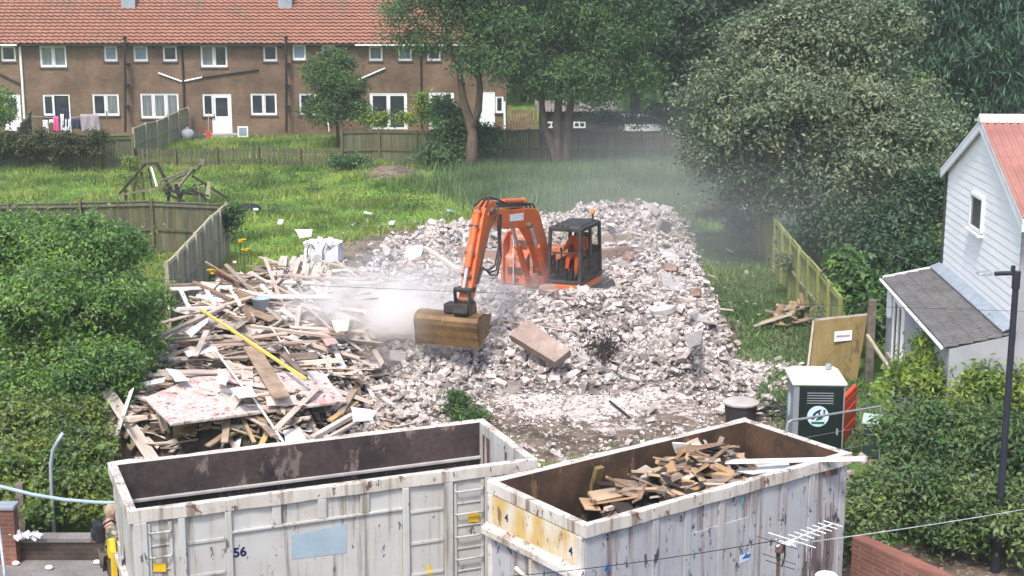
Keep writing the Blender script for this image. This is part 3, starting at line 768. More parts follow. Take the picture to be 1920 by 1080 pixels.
# ------------------------------------------------------------------ white weatherboarded house and its lean-to
def white_house():
    h = thing("weatherboard_house", "white weatherboarded house with a red corrugated roof and dark lean-to", "house", (13, 31, 0.3))
    d = V((0.076, 1, 0)).normalized()                      # along the gable wall, away from the camera
    n = V((-d.y, d.x, 0))                                  # out of the gable wall, to the left
    YC = 33.0
    c = PY(1772, 420, YC)                                   # far corner of the gable wall
    P0 = V((c.x, c.y, 0))
    def W(t, z, o=0.0):                                     # t: metres from the far corner towards the camera
        q = P0 - d * t + n * o
        return V((q.x, q.y, z))
    ze = PN(1772, 312, P0, n).z                             # eaves at the wall
    ap = PN(1850, 229, P0, n)
    ta = (P0 - V((ap.x, ap.y, 0))).dot(d); za = ap.z
    Wd = 2 * ta
    body = MB()
    pts = [W(0, 0), W(Wd, 0), W(Wd, ze), W(ta, za), W(0, ze)]
    body.prism([p for p in pts], -n * 9.0)
    body.build("wall", M["render_grey"], h)
    # overlapping boards on the gable
    b = MB(); bh = 0.17
    z = 0.3
    while z < za - 0.05:
        z1 = min(z + bh, za)
        def span(zz):
            if zz <= ze: return 0.0, Wd
            k = (zz - ze) / (za - ze)
            return ta * k, Wd - (Wd - ta) * k
        a0, b0 = span(z); a1, b1 = span(z1)
        b.add([W(a0, z, .018), W(b0, z, .018), W(b1, z1, .008), W(a1, z1, .008), W(a0, z, .002), W(b0, z, .002)], [(0, 1, 2, 3), (4, 5, 1, 0)])
        z += bh
    b.build("weatherboarding", M["weatherboard"], h)
    t = MB(); t.bar(W(0.02, 0.2, .03), W(0.02, ze, .03), .10, .06, up=n); t.build("corner_trim", M["dark_metal"], h)
    # verge boards
    ov = 0.14
    rise = (za - ze) / ta
    e0 = W(-0.18, ze - rise * 0.18 + 0.05, ov); e1 = W(ta, za + 0.05, ov); e2 = W(Wd + 0.45, ze - rise * .45 + 0.05, ov)
    v = MB()
    v.prism([e0, e1, e1 - V((0, 0, .22)), e0 - V((0, 0, .22))], -n * .04); v.prism([e1, e2, e2 - V((0, 0, .22)), e1 - V((0, 0, .22))], -n * .04)
    v.build("bargeboard", M["white_upvc"], h)
    # soffit
    v = MB()
    dz = V((0, 0, -.05))
    v.prism([e0 + dz, e1 + dz, e1 + dz - n * ov, e0 + dz - n * ov], (0, 0, -.03)); v.prism([e1 + dz, e2 + dz, e2 + dz - n * ov, e1 + dz - n * ov], (0, 0, -.03))
    v.build("soffit", M["white_upvc"], h)
    # corrugated roof
    L_ = 9.3; m_ = int(L_ / 0.155) * 6
    ss = np.linspace(0, L_, m_ + 1); w_ = 0.022 * np.sin(2 * np.pi * ss / 0.155)
    V_ = []; F_ = []
    for ea, eb in ((e0, e1), (e1, e2)):
        base = len(V_) * (m_ + 1)
        nr = (eb - ea).cross(-n).normalized()
        if nr.z < 0: nr = -nr
        for e in (ea, eb):
            V_.append(np.array(e + V((0, 0, .03)))[None] + ss[:, None] * np.array(-n)[None] + w_[:, None] * np.array(nr)[None])
        i = np.arange(m_)
        F_.append(np.stack([base + i, base + i + 1, base + m_ + 2 + i, base + m_ + 1 + i], -1))
    np_mesh("roof", np.concatenate(V_), np.concatenate(F_), M["red_corr"], h)
    rc = MB(); rc.prism([e1 + V((0, 0, .06)) + n * .02 - d * .2 + V((0, 0, -.1)), e1 + V((0, 0, .12)) + n * .02, e1 + V((0, 0, .06)) + n * .02 + d * .2 + V((0, 0, -.1))], -n * 9.3); rc.build("ridge_cap", M["toilet_roof"], h)
    # window in the gable
    q = [PN(1826, 362, P0, n), PN(1846, 438, P0, n)]
    t0, t1 = sorted([(P0 - V((x.x, x.y, 0))).dot(d) for x in q]); z0, z1 = sorted([q[0].z, q[1].z])
    t1 -= .10
    f = MB()
    for A, B in (((t0, z0), (t1, z0)), ((t0, z1), (t1, z1)), ((t0, z0), (t0, z1)), ((t1, z0), (t1, z1))):
        f.bar(W(A[0], A[1], .04), W(B[0], B[1], .04), .06, .07, up=n)
    fo = f.build("window", M["white_upvc"], h)
    p = MB(); p.prism([W(t0, z0, .03), W(t1, z0, .03), W(t1, z1, .03), W(t0, z1, .03)], n * .012); p.build("pane", M["pane_dark"], fo)
    s_ = MB(); s_.prism([W(t0 - .08, z0 - .10, .02), W(t1 + .08, z0 - .10, .02), W(t1 + .08, z0 - .05, .02), W(t0 - .08, z0 - .05, .02)], n * .12); s_.build("sill", M["white_upvc"], fo)
    # lean-to
    top = PN(1769, 505, P0, n).z
    fe = PZ(1659, 527, top - 0.30)
    wid = (V((fe.x, fe.y, 0)) - P0).dot(n)
    zl = top - 0.30
    Lt = 6.5
    r = MB(); rows = 5
    for k in range(rows):
        a, b2 = k / rows, (k + 1) / rows
        A0 = W(-.12, top + (zl - top) * a, wid * a); A1 = W(Lt, top + (zl - top) * a, wid * a)
        B0 = W(-.12, top + (zl - top) * b2, wid * b2); B1 = W(Lt, top + (zl - top) * b2, wid * b2)
        u = V((0, 0, .035))
        r.hexa([A0 - u, A1 - u, B1 - u * .2, B0 - u * .2, A0, A1, B1 + u * .8, B0 + u * .8])
        m2 = 40
        for i in range(m2):                                  # raised joints of the interlocking tiles
            s0 = W(-.12 + (Lt + .1) * (i + .5) / m2, top + (zl - top) * a + .02, wid * a); s1 = W(-.12 + (Lt + .1) * (i + .5) / m2, top + (zl - top) * b2 + .047, wid * b2)
            r.bar(s0, s1, .045, .03)
    r.build("lean_to_roof", M["slate"], h)
    fl = MB(); fl.prism([W(-.12, top + .12, .03), W(Lt, top + .12, .03), W(Lt, top + .01, .26), W(-.12, top + .01, .26)], V((0, 0, .02))); fl.build("flashing", M["galv"], h)
    g = MB(); g.tube([W(-.15, zl - .02, wid + .05), W(Lt, zl - .02, wid + .05)], .035, 8); g.build("gutter", M["white_upvc"], h)
    ve = MB(); ve.bar(W(-.13, top + .01, 0), W(-.13, zl + .01, wid), .05, .12); ve.build("verge", M["white_upvc"], h)
    wl = MB(); wl.hexa([W(0, 0, .035), W(0, 0, wid - .1), W(Lt, 0, wid - .1), W(Lt, 0, .035), W(0, top - .05, .035), W(0, zl - .05, wid - .1), W(Lt, zl - .05, wid - .1), W(Lt, top - .05, .035)])
    wl.build("lean_to_wall", M["render_grey"], h)
    o = wid - .1
    for (ta_, tb_, za_, zb_, pn) in ((0.30, 0.55, zl - .75, zl - .2, "pane_blue"), (1.1, 2.1, zl - 1.75, zl - .2, "pane_dark")):
        f = MB()
        for A, B in (((ta_, za_), (tb_, za_)), ((ta_, zb_), (tb_, zb_)), ((ta_, za_), (ta_, zb_)), ((tb_, za_), (tb_, zb_)), (((ta_ + tb_) / 2, za_), ((ta_ + tb_) / 2, zb_))):
            f.bar(W(A[0], A[1], o + .03), W(B[0], B[1], o + .03), .08, .06, up=n)
        fo = f.build("window", M["white_upvc"], h)
        p = MB(); p.prism([W(ta_, za_, o + .02), W(tb_, za_, o + .02), W(tb_, zb_, o + .02), W(ta_, zb_, o + .02)], n * .012); p.build("pane", M[pn], fo)
    return h
white_house()

# ------------------------------------------------------------------ fences
def fence(name, label, pts, height, m, post_step=1.85, board=0.13, gap=0.0, rails=(0.25, 0.85), face=1, postm=None, lean=0.0, topj=0.02, cat="fence", rail_out=True, cap=True):
    """close-boarded fence along ground points; posts and panels are parts"""
    p0 = pts[0]
    t = thing(name, label, cat, (p0[0], p0[1], gz(*p0)))
    post_at = []
    for a, b in zip(pts[:-1], pts[1:]):
        a, b = V((a[0], a[1], 0)), V((b[0], b[1], 0))
        L_ = (b - a).length; k = max(1, round(L_ / post_step)); d = (b - a).normalized(); nn = V((d.y, -d.x, 0)) * face
        for i in range(k):
            s0, s1 = a + d * (L_ * i / k), a + d * (L_ * (i + 1) / k)
            post_at.append((s0, nn))
            pb = MB(); w = 0.0; Lp = (s1 - s0).length
            zl0, zl1 = gz(s0.x, s0.y), gz(s1.x, s1.y)
            dj = rng.normal(0, topj)
            while w < Lp - board * .5:
                q = s0 + d * (w + board / 2); z = zl0 + (zl1 - zl0) * (w / Lp)
                hj = height + dj + rng.normal(0, topj * .5)
                tl = d * rng.normal(0, lean) * height
                c0 = V((q.x, q.y, z - .1)); off = nn * rng.normal(0, .006)
                bw = board - 0.008 - gap
                pb.hexa([c0 - d * bw / 2 + off, c0 + d * bw / 2 + off, c0 + d * bw / 2 + nn * .02 + off, c0 - d * bw / 2 + nn * .02 + off] + [x + V((0, 0, hj + .1)) + tl for x in (c0 - d * bw / 2 + off, c0 + d * bw / 2 + off, c0 + d * bw / 2 + nn * .02 + off, c0 - d * bw / 2 + nn * .02 + off)])
                w += board
            for rl in rails:
                q0 = V((s0.x, s0.y, zl0 + height * rl)) + nn * (.05 if rail_out else -.04); q1 = V((s1.x, s1.y, zl1 + height * rl)) + nn * (.05 if rail_out else -.04)
                pb.bar(q0, q1, .05, .08)
            if cap:
                q0 = V((s0.x, s0.y, zl0 + height + dj + .02)) + nn * .02; q1 = V((s1.x, s1.y, zl1 + height + dj + .02)) + nn * .02
                pb.bar(q0, q1, .07, .035)
            pb.build("fence_panel", M[m], t)
        post_at.append((b, nn))
    for q, nn in post_at:
        z = gz(q.x, q.y)
        pb = MB(); c = V((q.x, q.y, 0)) + nn * .075
        pb.box((c.x - .05, c.y - .05, z - .2), (c.x + .05, c.y + .05, z + height + .09 + rng.normal(0, .02))); pb.build("post", M[postm or m], t)
    return t
fence("board_fence", "weathered close-boarded fence at the back of the field under the trees", [(PY(642, 300, 68.2).x, 68.2), (PY(1272, 300, 68.0).x, 68.0)], 1.62, "fence_old", rails=(0.45, 0.97), face=1)
fence("picket_fence", "low grey picket fence in front of the half glazed back door", [(PY(252, 300, 67.5).x, 67.5), (PY(640, 300, 67.5).x, 67.5)], 0.92, "fence_old", board=0.17, gap=.06, rails=(.3, .8), face=1, lean=.03, cap=False, rail_out=False)
fence("board_fence", "short mossy board fence between the ivy hedge and the picket fence", [(PY(190, 300, 66.8).x, 66.8), (PY(250, 300, 67.3).x, 67.3)], 1.62, "fence_old", rails=(.3, .9), face=1)
fence("board_fence", "ivy-choked board fence at the far left of the field", [(-40, 66.4), (PY(189, 300, 66.7).x, 66.7)], 1.55, "fence_old", rails=(.3, .9), face=1)
fence("panel_fence", "pale panel fence running up to the half glazed back door", [(PY(249, 280, 69.0).x, 69.0), (PY(352, 240, 78.6).x, 78.6)], 1.55, "fence_pale", rails=(.5, .96), face=1, post_step=1.9)
fence("panel_fence", "short dark panel fence beside the washing line", [(PY(38, 260, 70.0).x, 70.0), (PY(62, 240, 77.5).x, 77.5)], 1.5, "fence_old", rails=(.5, .96), face=-1)
fence("garden_fence", "mossy green garden fence in front of the collapsed frame", [(-33, 46.6), (-9.55, 47.2)], 1.85, "fence_old", rails=(.5, .95), face=1, post_step=2.3)
fence("garden_fence", "pale grey garden fence slanting towards the timber heap", [(-9.5, 47.1), (-9.25, 37.6)], 1.85, "fence_pale", rails=(.5, .97), face=-1, post_step=1.35)
fence("boundary_fence", "long green stained boundary fence beside the white house", [(8.42, 50.2), (8.05, 34.2)], 1.75, "fence_green", rails=(.5, .96), face=1, post_step=1.45)

# ------------------------------------------------------------------ trees and shrubs
def leaf_mesh(name, P, Nn, L_, W_, m, parent, drop=0.0, origin=None):
    n = len(P)
    Nn = Nn / np.maximum(np.linalg.norm(Nn, axis=1, keepdims=True), 1e-6)
    rv = rng.normal(size=(n, 3)); rv[:, 2] -= drop
    T = rv - (rv * Nn).sum(1, keepdims=True) * Nn
    T /= np.maximum(np.linalg.norm(T, axis=1, keepdims=True), 1e-6)
    B = np.cross(Nn, T)
    l = (L_ * rng.uniform(.6, 1.3, n))[:, None]; w = (W_ * rng.uniform(.6, 1.3, n))[:, None]
    a = P - T * l / 2; c = P + T * l / 2 - Nn * l * .12; mid = P - T * l * .06
    b = mid + B * w / 2 + Nn * w * .15; d = mid - B * w / 2 + Nn * w * .15
    Vv = np.stack([a, b, c, d], 1).reshape(-1, 3)
    return np_mesh(name, Vv, np.arange(4 * n).reshape(n, 4), m, parent, origin=origin)
def clumps(blobs, nc, per, spread, flat=0.65, inner=0.22, low=-0.45, upb=0.5):
    blobs = np.asarray(blobs, float)
    ar = blobs[:, 3] * blobs[:, 4] + blobs[:, 3] * blobs[:, 5]
    k = rng.choice(len(blobs), nc, p=ar / ar.sum())
    d = rng.normal(size=(nc, 3)); d /= np.linalg.norm(d, axis=1, keepdims=True)
    d[:, 2] = np.where(d[:, 2] < low, -d[:, 2], d[:, 2])
    rr = 1 + rng.normal(-.06, .11, nc) + 0.10 * wob(d[:, 0] * 3 + k, d[:, 1] * 3 + d[:, 2] * 4, 1.6, 1.0)
    rr = rr + (rng.random(nc) < .05) * rng.uniform(.04, .22, nc)
    ins = rng.random(nc) < inner
    rr = np.where(ins, rng.uniform(.35, .9, nc), rr)
    c = blobs[k, :3] + d * blobs[k, 3:] * rr[:, None]
    sz = spread * rng.uniform(.55, 1.5, nc)
    cnt = rng.poisson(per, nc)
    r = np.repeat(np.arange(nc), cnt)
    off = rng.normal(size=(len(r), 3)) * sz[r][:, None]; off[:, 2] *= flat
    P = c[r] + off
    Nn = d[r] * .7 + np.array([0, 0, upb]) + rng.normal(size=(len(r), 3)) * .55
    return P, Nn
def lumpy(blobs):
    out = []
    for x, y, z, rx, ry, rz in blobs:
        out.append((x, y, z, rx * .72, ry * .72, rz * .72))
        for _ in range(11):
            d = rng.normal(size=3); d /= np.linalg.norm(d)
            if d[2] < -.3: d[2] = -d[2]
            k = rng.uniform(.22, .46)
            out.append((x + d[0] * rx * (1.02 - k * .5), y + d[1] * ry * (1.02 - k * .5), z + d[2] * rz * (1.02 - k * .5), rx * k, ry * k, rz * k * .85))
    return out
def trunk_mesh(t, paths, m="bark", name="trunk", n=8):
    b = MB()
    for pts, rs in paths:
        b.tube(pts, rs, n)
    return b.build(name, M[m], t, smooth=True)
def wig(p, q, k=5, amp=.1):
    p, q = V(p), V(q)
    return [p.lerp(q, i / k) + V((random.gauss(0, amp), random.gauss(0, amp), random.gauss(0, amp * .4))) * (0 < i < k) for i in range(k + 1)]
def taper(a, b, k=5):
    return [a + (b - a) * i / k for i in range(k + 1)]
def tree(name, label, base, stems, blobs, lm, nc, per, spread, leaf, cat="tree", group=None, drop=0.3, stem_r=.2, **kw):
    z = gz(base[0], base[1])
    t = thing(name, label, cat, (base[0], base[1], z), group=group)
    paths = []
    for s_ in stems:
        paths.append(s_)
    bl = np.asarray(blobs, float)
    tops = [s_[0][-1] for s_ in stems] or [V((base[0], base[1], z + .2))]
    rt = [s_[1][-1] for s_ in stems] or [stem_r]
    for b in (blobs if stems else []):
        j = min(range(len(tops)), key=lambda i: (V(b[:3]) - tops[i]).length)
        paths.append((wig(tops[j], V(b[:3]) + V((0, 0, b[5] * .3)), 5, .12), taper(rt[j] * .75, .02)))
        for _ in range(2):
            e = V(b[:3]) + V((random.uniform(-.7, .7) * b[3], random.uniform(-.7, .7) * b[4], random.uniform(-.2, .7) * b[5]))
            paths.append((wig(V(b[:3]) * .8 + tops[j] * .2, e, 4, .1), taper(rt[j] * .35, .015, 4)))
    if paths: trunk_mesh(t, paths, name="trunk" if cat == "tree" else "stem")
    P, Nn = clumps(lumpy(blobs), nc, per, spread, **kw)
    zl = zg(P[:, 0], P[:, 1]) + .03
    ok = P[:, 2] > zl
    leaf_mesh("crown" if cat == "tree" else "foliage", P[ok], Nn[ok], leaf[0], leaf[1], M[lm], t, drop)
    return t
def blob(px, py, Y, rpx, rpz=None, ry=None):
    """crown lump seen at pixel px,py at distance Y with apparent radii in pixels"""
    p = PY(px, py, Y); k = (Y * ct + (CH - p.z) * st) / FPX
    rx = rpx * k; rz = (rpz or rpx) * k
    return (p.x, p.y, p.z, rx, ry or (rx + rz) / 2, rz)
def stem(pxs, Y, r0, r1, base=True):
    pts = [PY(x, y, Y) for x, y in pxs]
    if base:
        pts[0].z = gz(pts[0].x, pts[0].y) - .1
    k = len(pts) - 1
    return (pts, [r0 + (r1 - r0) * i / k for i in range(k + 1)])

# forked tree in the middle of the back fence
tree("ash_tree", "forked ash tree with a bare two-stemmed trunk before the end terrace", (PY(885, 310, 65).x, 65),
     [stem([(884, 318), (885, 285), (886, 250), (879, 222), (869, 190), (863, 150), (858, 105)], 65, .30, .11), stem([(885, 245), (897, 205), (900, 170), (897, 130), (896, 70)], 65, .19, .10, False),
      stem([(868, 160), (850, 105), (838, 75)], 65, .12, .07, False)],
     [blob(800, 30, 64.5, 66, 58), blob(870, 60, 66, 75, 72), blob(940, 95, 65, 72, 72), blob(910, 140, 64.2, 58, 40), blob(770, 75, 64.6, 34, 26), blob(845, -50, 65.5, 110, 70), blob(950, -20, 66, 80, 70), blob(815, 88, 64.2, 34, 24), blob(900, 25, 65, 60, 50)],
     "leaf_ash", 1150, 28, .32, (.22, .075), drop=1.0, inner=.12)
tree("ash_tree", "three-stemmed ash tree with a broad dark crown in front of the shed", (PY(1050, 310, 66).x, 66),
     [stem([(1046, 316), (1036, 275), (1022, 240), (1016, 200), (1014, 150)], 66, .20, .12), stem([(1050, 318), (1046, 270), (1044, 225), (1050, 170), (1055, 110)], 66, .24, .14), stem([(1062, 318), (1063, 270), (1066, 220), (1075, 170), (1085, 110)], 66, .24, .14)],
     [blob(1010, 95, 66, 85, 80), blob(1075, 60, 66.5, 85, 85), blob(1150, 100, 65.5, 70, 80), blob(1180, 40, 66, 70, 70), blob(1100, 150, 65, 72, 48), blob(1010, 160, 65.5, 46, 38), blob(1040, -30, 66.5, 110, 70), blob(1150, -40, 66.5, 100, 70), blob(1190, 150, 65, 40, 42), blob(1085, 186, 64.5, 44, 16), blob(1135, 192, 64.5, 34, 16)],
     "leaf_ash", 1500, 28, .34, (.23, .08), drop=1.0, inner=.12)
# big tree on the right
tree("whitebeam_tree", "large broad pale-leaved tree standing behind the green boundary fence", (PY(1522, 500, 45.5).x, 45.5),
     [stem([(1530, 520), (1518, 450), (1505, 400), (1500, 340), (1510, 280)], 45.5, .30, .18), stem([(1528, 505), (1535, 440), (1545, 380), (1560, 310)], 45.6, .22, .12)],
     [blob(1530, 110, 47, 150, 105), blob(1400, 190, 46.5, 112, 110), blob(1620, 110, 46.5, 115, 100), blob(1500, 240, 45, 165, 110), blob(1660, 230, 45.6, 130, 95), blob(1350, 260, 46.3, 76, 68), blob(1590, 330, 44.3, 150, 80), blob(1420, 310, 45.3, 95, 66), blob(1480, 85, 47.3, 90, 55), blob(1330, 325, 46.6, 58, 50), blob(1400, 372, 46.2, 50, 34), blob(1470, 390, 45, 70, 30), blob(1700, 300, 45, 80, 60), blob(1640, 400, 44, 105, 52), blob(1565, 40, 47.3, 100, 60)],
     "leaf_whitebeam", 3300, 26, .27, (.165, .085), drop=.2)
# conifer behind it
tree("conifer_tree", "tall dark conifer rising behind the white weatherboarded house", (PY(1800, 330, 57).x, 57),
     [stem([(1800, 400), (1802, 200), (1805, 0), (1806, -150)], 57, .40, .12)],
     [blob(1800, 270, 57, 120, 95), blob(1835, 150, 57, 115, 105), blob(1760, 90, 57.5, 90, 100), blob(1815, 20, 57, 125, 90), blob(1870, 60, 57.5, 80, 120), blob(1720, 10, 58, 80, 70), blob(1800, -90, 57, 120, 90), blob(1860, 250, 57, 90, 110)],
     "leaf_conifer", 1500, 34, .36, (.42, .07), drop=2.2, flat=.8)
# background trees beyond the back fence
for i, (px, Y, r, lab, lm) in enumerate([
        (1270, 78, 80, "dark leafy tree just behind the three-stemmed ash's right side", "leaf_dark"), (1350, 84, 80, "dark leafy tree against the hill left of the large pale-leaved tree", "leaf_dark"),
        (1190, 92, 90, "dull green tree on the hill between the ashes and the far road", "leaf_ash"), (1660, 70, 95, "dark leafy tree between the large pale-leaved tree and the conifer", "leaf_dark"), (1920, 66, 90, "dull green tree at the right edge behind the conifer", "leaf_shrub"), (985, 96, 80, "dark tree on the hill behind the forked ash", "leaf_dark"),
        (1290, 72, 66, "small dark leafy tree right behind the white car and the shed", "leaf_dark"), (1120, 86, 80, "dark leafy tree rising straight behind the shed roof", "leaf_ash"), (1420, 74, 80, "dark leafy tree directly behind the large pale-leaved tree", "leaf_dark"), (1560, 80, 90, "dark leafy tree hidden mostly by the large pale-leaved tree's top", "leaf_dark")]):
    g = PY(px, 250, Y)
    bl = [blob(px + dx * r, dy, Y + dyy, r * s_, r * s_ * .9) for dx, dy, dyy, s_ in ((0, 30, 0, 1), (-.5, 110, -1, .75), (.5, 100, -.6, .8), (0, 165, -.8, .62), (.3, -50, .5, .9), (-.4, -30, .4, .8))]
    gzv = gz(g.x, Y)
    tree("broadleaf_tree", lab, (g.x, Y), [([V((g.x, Y, gzv - .1)), V((g.x, Y, gzv + 3)), V((g.x, Y, gzv + 5))], [.35, .28, .2])], bl, lm, 620, 24, .5, (.30, .15), group="trees beyond the back fence")
# shrubs
tree("garden_shrub", "rounded tall green shrub in front of the brick terrace", (PY(632, 250, 74).x, 74), [stem([(634, 275), (632, 220), (628, 170)], 74, .10, .05)],
     [blob(622, 175, 74, 52, 50), blob(600, 145, 74, 34, 36), blob(628, 128, 74, 34, 30), blob(650, 190, 73.5, 40, 50), blob(612, 225, 73.6, 46, 36), blob(665, 225, 73.6, 30, 36)], "leaf_shrub", 700, 26, .2, (.17, .08), cat="shrub", drop=.4)
tree("garden_shrub", "loose dark bush spilling over the back fence beside the forked trunk", (PY(862, 300, 66.5).x, 66.5), [],
     [blob(845, 250, 67, 40, 50), blob(900, 268, 66.8, 42, 40), blob(862, 290, 66.3, 50, 26), blob(808, 300, 66.5, 26, 22), blob(835, 210, 68.8, 24, 24)], "leaf_ash", 420, 26, .2, (.20, .10), cat="shrub")
tree("garden_shrub", "yellow-green sapling in front of the glazed double doors", (PY(800, 240, 73).x, 73), [],
     [blob(795, 205, 73, 14, 30), blob(812, 225, 73, 26, 18), blob(760, 228, 73.5, 20, 14), blob(700, 230, 73, 30, 16)], "leaf_lime", 170, 22, .17, (.16, .09), cat="shrub")
tree("garden_shrub", "small leafy bush at the foot of the back fence beside the earth mound", (PY(660, 310, 65.5).x, 65.5), [], [blob(655, 308, 65.5, 32, 18), blob(690, 318, 65, 18, 10)], "leaf_ash", 110, 22, .14, (.15, .09), cat="shrub")
tree("garden_shrub", "bright green bush at the left edge before the terrace", (PY(2, 230, 71).x, 71), [], [blob(0, 205, 71, 26, 46), blob(12, 228, 71, 18, 22), blob(-40, 200, 71, 40, 44)], "leaf_bush", 240, 24, .2, (.17, .09), cat="shrub")
tree("garden_shrub", "small yellowish conifer sapling beside the collapsed frame", (PY(244, 325, 62).x, 62), [], [blob(243, 312, 62, 14, 17)], "leaf_lime", 60, 22, .1, (.16, .04), cat="shrub", drop=-2.0)
tree("ivy_hedge", "ragged brown-green ivy hedge smothering the fence at the far left", (PY(90, 300, 66.2).x, 66.2), [],
     [blob(x, 284 + 6 * math.sin(x), 66.2, 26, 34, .5) for x in range(-60, 195, 28)], "leaf_ivy", 430, 22, .15, (.15, .09), cat="hedge")
tree("garden_shrub", "dark shady thicket beneath the large pale-leaved tree", (10.4, 42.6), [],
     [blob(1585, 450, 43.5, 75, 50), blob(1680, 440, 41.5, 70, 60), blob(1740, 400, 42.5, 60, 80), blob(1640, 500, 40, 48, 44), blob(1725, 500, 38, 40, 36)], "leaf_dark", 900, 26, .24, (.18, .09), cat="shrub")
tree("garden_shrub", "broad-leaved climbing shrub leaning over the boundary fence", (8.6, 35.2), [],
     [blob(1585, 500, 36.6, 20, 24, .4), blob(1612, 540, 35.6, 24, 26, .4), blob(1630, 580, 34.8, 22, 22, .4), blob(1655, 622, 33.8, 24, 26, .5)], "leaf_shrub", 210, 24, .16, (.20, .12), cat="shrub")
tree("garden_shrub", "pale weedy growth along the foot of the boundary fence", (7.9, 40), [],
     [blob(1478, 495, 41.5, 14, 12, .3), blob(1545, 590, 36.4, 14, 12, .3), blob(1335, 395, 50.5, 48, 20), blob(1390, 420, 49, 30, 16)], "leaf_whitebeam", 260, 22, .15, (.14, .06), cat="shrub")
tree("garden_shrub", "dark low hedge-like bush in front of the shed and white car", (PY(1190, 235, 71).x, 71), [], [blob(1130, 228, 71, 36, 16), blob(1190, 232, 71, 44, 18), blob(1245, 222, 71, 40, 28), blob(1280, 240, 71, 40, 30)], "leaf_dark", 260, 24, .2, (.17, .09), cat="shrub")
tree("garden_shrub", "dark bush behind the parked white car under the large pale-leaved tree", (PY(1440, 350, 57).x, 57), [], [blob(1390, 330, 57, 46, 40), blob(1450, 340, 57, 50, 40), blob(1540, 360, 56, 60, 50), blob(1330, 340, 60, 40, 30)], "leaf_dark", 330, 24, .22, (.18, .09), cat="shrub")
# big bush on the left
tree("elder_bush", "huge rounded green bush to the left of the timber heap", (-10.2, 31), [([V((-10.2, 31, 0)), V((-10.1, 31, 1.2)), V((-10, 31, 2.0))], [.16, .13, .1])],
     [blob(120, 500, 31, 105, 82), blob(205, 500, 31.5, 66, 70), blob(50, 490, 31, 92, 88), blob(225, 590, 30.8, 78, 80), blob(110, 610, 29.6, 150, 110), blob(0, 600, 30, 120, 120), blob(210, 670, 30, 72, 62), blob(120, 720, 28.6, 120, 80), blob(10, 740, 28.6, 110, 90), blob(-70, 540, 31.5, 120, 120), blob(262, 600, 31.2, 46, 66), blob(255, 675, 30.4, 48, 56), blob(196, 722, 29.8, 44, 40), blob(155, 450, 31.5, 60, 40)],
     "leaf_bush", 4600, 24, .17, (.125, .058), cat="shrub", drop=.4)
tree("bramble_bush", "low bramble and bindweed scrub behind the low brick wall", (-7.6, 25), [],
     [blob(30, 800, 26.5, 90, 60), blob(110, 830, 26.2, 80, 60), blob(135, 885, 25.2, 56, 56), blob(60, 900, 24.8, 100, 70), blob(20, 950, 24.2, 80, 50), blob(120, 950, 24, 80, 60), blob(-60, 880, 25, 90, 90), blob(172, 968, 23.8, 34, 40), blob(135, 800, 26.8, 44, 50)],
     "leaf_bramble", 1600, 24, .13, (.115, .07), cat="shrub", drop=.3)
# right foreground shrubs
tree("garden_shrub", "bright lime-green bushy shrub in front of the lean-to", (8.0, 28), [],
     [blob(1760, 690, 28.2, 70, 56), blob(1840, 680, 27.6, 76, 60), blob(1910, 690, 27.4, 60, 70), blob(1800, 740, 27, 90, 56), blob(1885, 750, 26.6, 70, 70), blob(1700, 730, 28, 44, 44), blob(1960, 720, 27.4, 70, 90)],
     "leaf_lime", 1200, 25, .15, (.12, .062), cat="shrub")
tree("garden_shrub", "sprawling dark green shrub around the foot of the lamp post", (7.4, 24.5), [],
     [blob(1730, 830, 25.6, 80, 66), blob(1830, 850, 24.8, 90, 76), blob(1905, 890, 24.2, 70, 90), blob(1760, 930, 23.9, 90, 70), blob(1712, 900, 25, 56, 60), blob(1850, 980, 22.9, 80, 76), blob(1930, 1010, 22.6, 60, 70), blob(1650, 950, 24, 52, 50), blob(1790, 1010, 22.9, 60, 44), blob(1620, 990, 23.2, 34, 44), blob(1970, 880, 24, 70, 100), blob(1625, 1040, 22.6, 26, 40)],
     "leaf_weathered", 2100, 25, .15, (.12, .062), cat="shrub")
tree("weed_clump", "tall leafy weed clump behind the empty white skip", (PG(868, 785).x, PG(868, 785).y), [], [blob(858, 768, 30.4, 16, 26), blob(885, 785, 30.0, 34, 14), blob(855, 745, 30.5, 8, 14)], "leaf_shrub", 70, 22, .11, (.14, .04), cat="weed")
tree("garden_shrub", "dark leafy bush beside the corner post of the pale grey garden fence", (-9.2, 47.0), [], [blob(434, 425, 46.8, 12, 34, .3), blob(440, 400, 46.9, 12, 14, .3)], "leaf_ash", 60, 22, .13, (.12, .07), cat="shrub")

# ------------------------------------------------------------------ grass and weeds (uncountable)
def blades(name, pts, h, w, m, lean=.45):
    n = len(pts); x, y = pts[:, 0], pts[:, 1]
    z = ztop(x, y) - .02
    a = rng.uniform(0, 2 * np.pi, n); l = rng.normal(0, lean, (n, 2)) * h[:, None]
    dx, dy = np.cos(a) * w / 2, np.sin(a) * w / 2
    A = np.stack([x - dx, y - dy, z], -1); B = np.stack([x + dx, y + dy, z], -1); T = np.stack([x + l[:, 0], y + l[:, 1], z + h], -1)
    return tag(np_mesh(name, np.stack([A, B, T], 1).reshape(-1, 3), np.arange(3 * n).reshape(n, 3), M[m]), kind="stuff")
def scatter(n, x0, x1, y0, y1, f):
    x = rng.uniform(x0, x1, n); y = rng.uniform(y0, y1, n)
    k = rng.random(n) < f(x, y)
    return np.stack([x[k], y[k]], -1)
pt = scatter(230000, -24, 8.4, 42, 68, lambda x, y: cover(x, y)[0] * (0.45 + 0.55 * (wob(x, y, 0.9, 1.5) > -.15)) * (in_rubble(x, y) < .1))
hh = (0.08 + 0.24 * np.clip(wob(pt[:, 0], pt[:, 1], .7, 2.2) + .3, 0, 1)) * rng.uniform(.5, 1.5, len(pt))
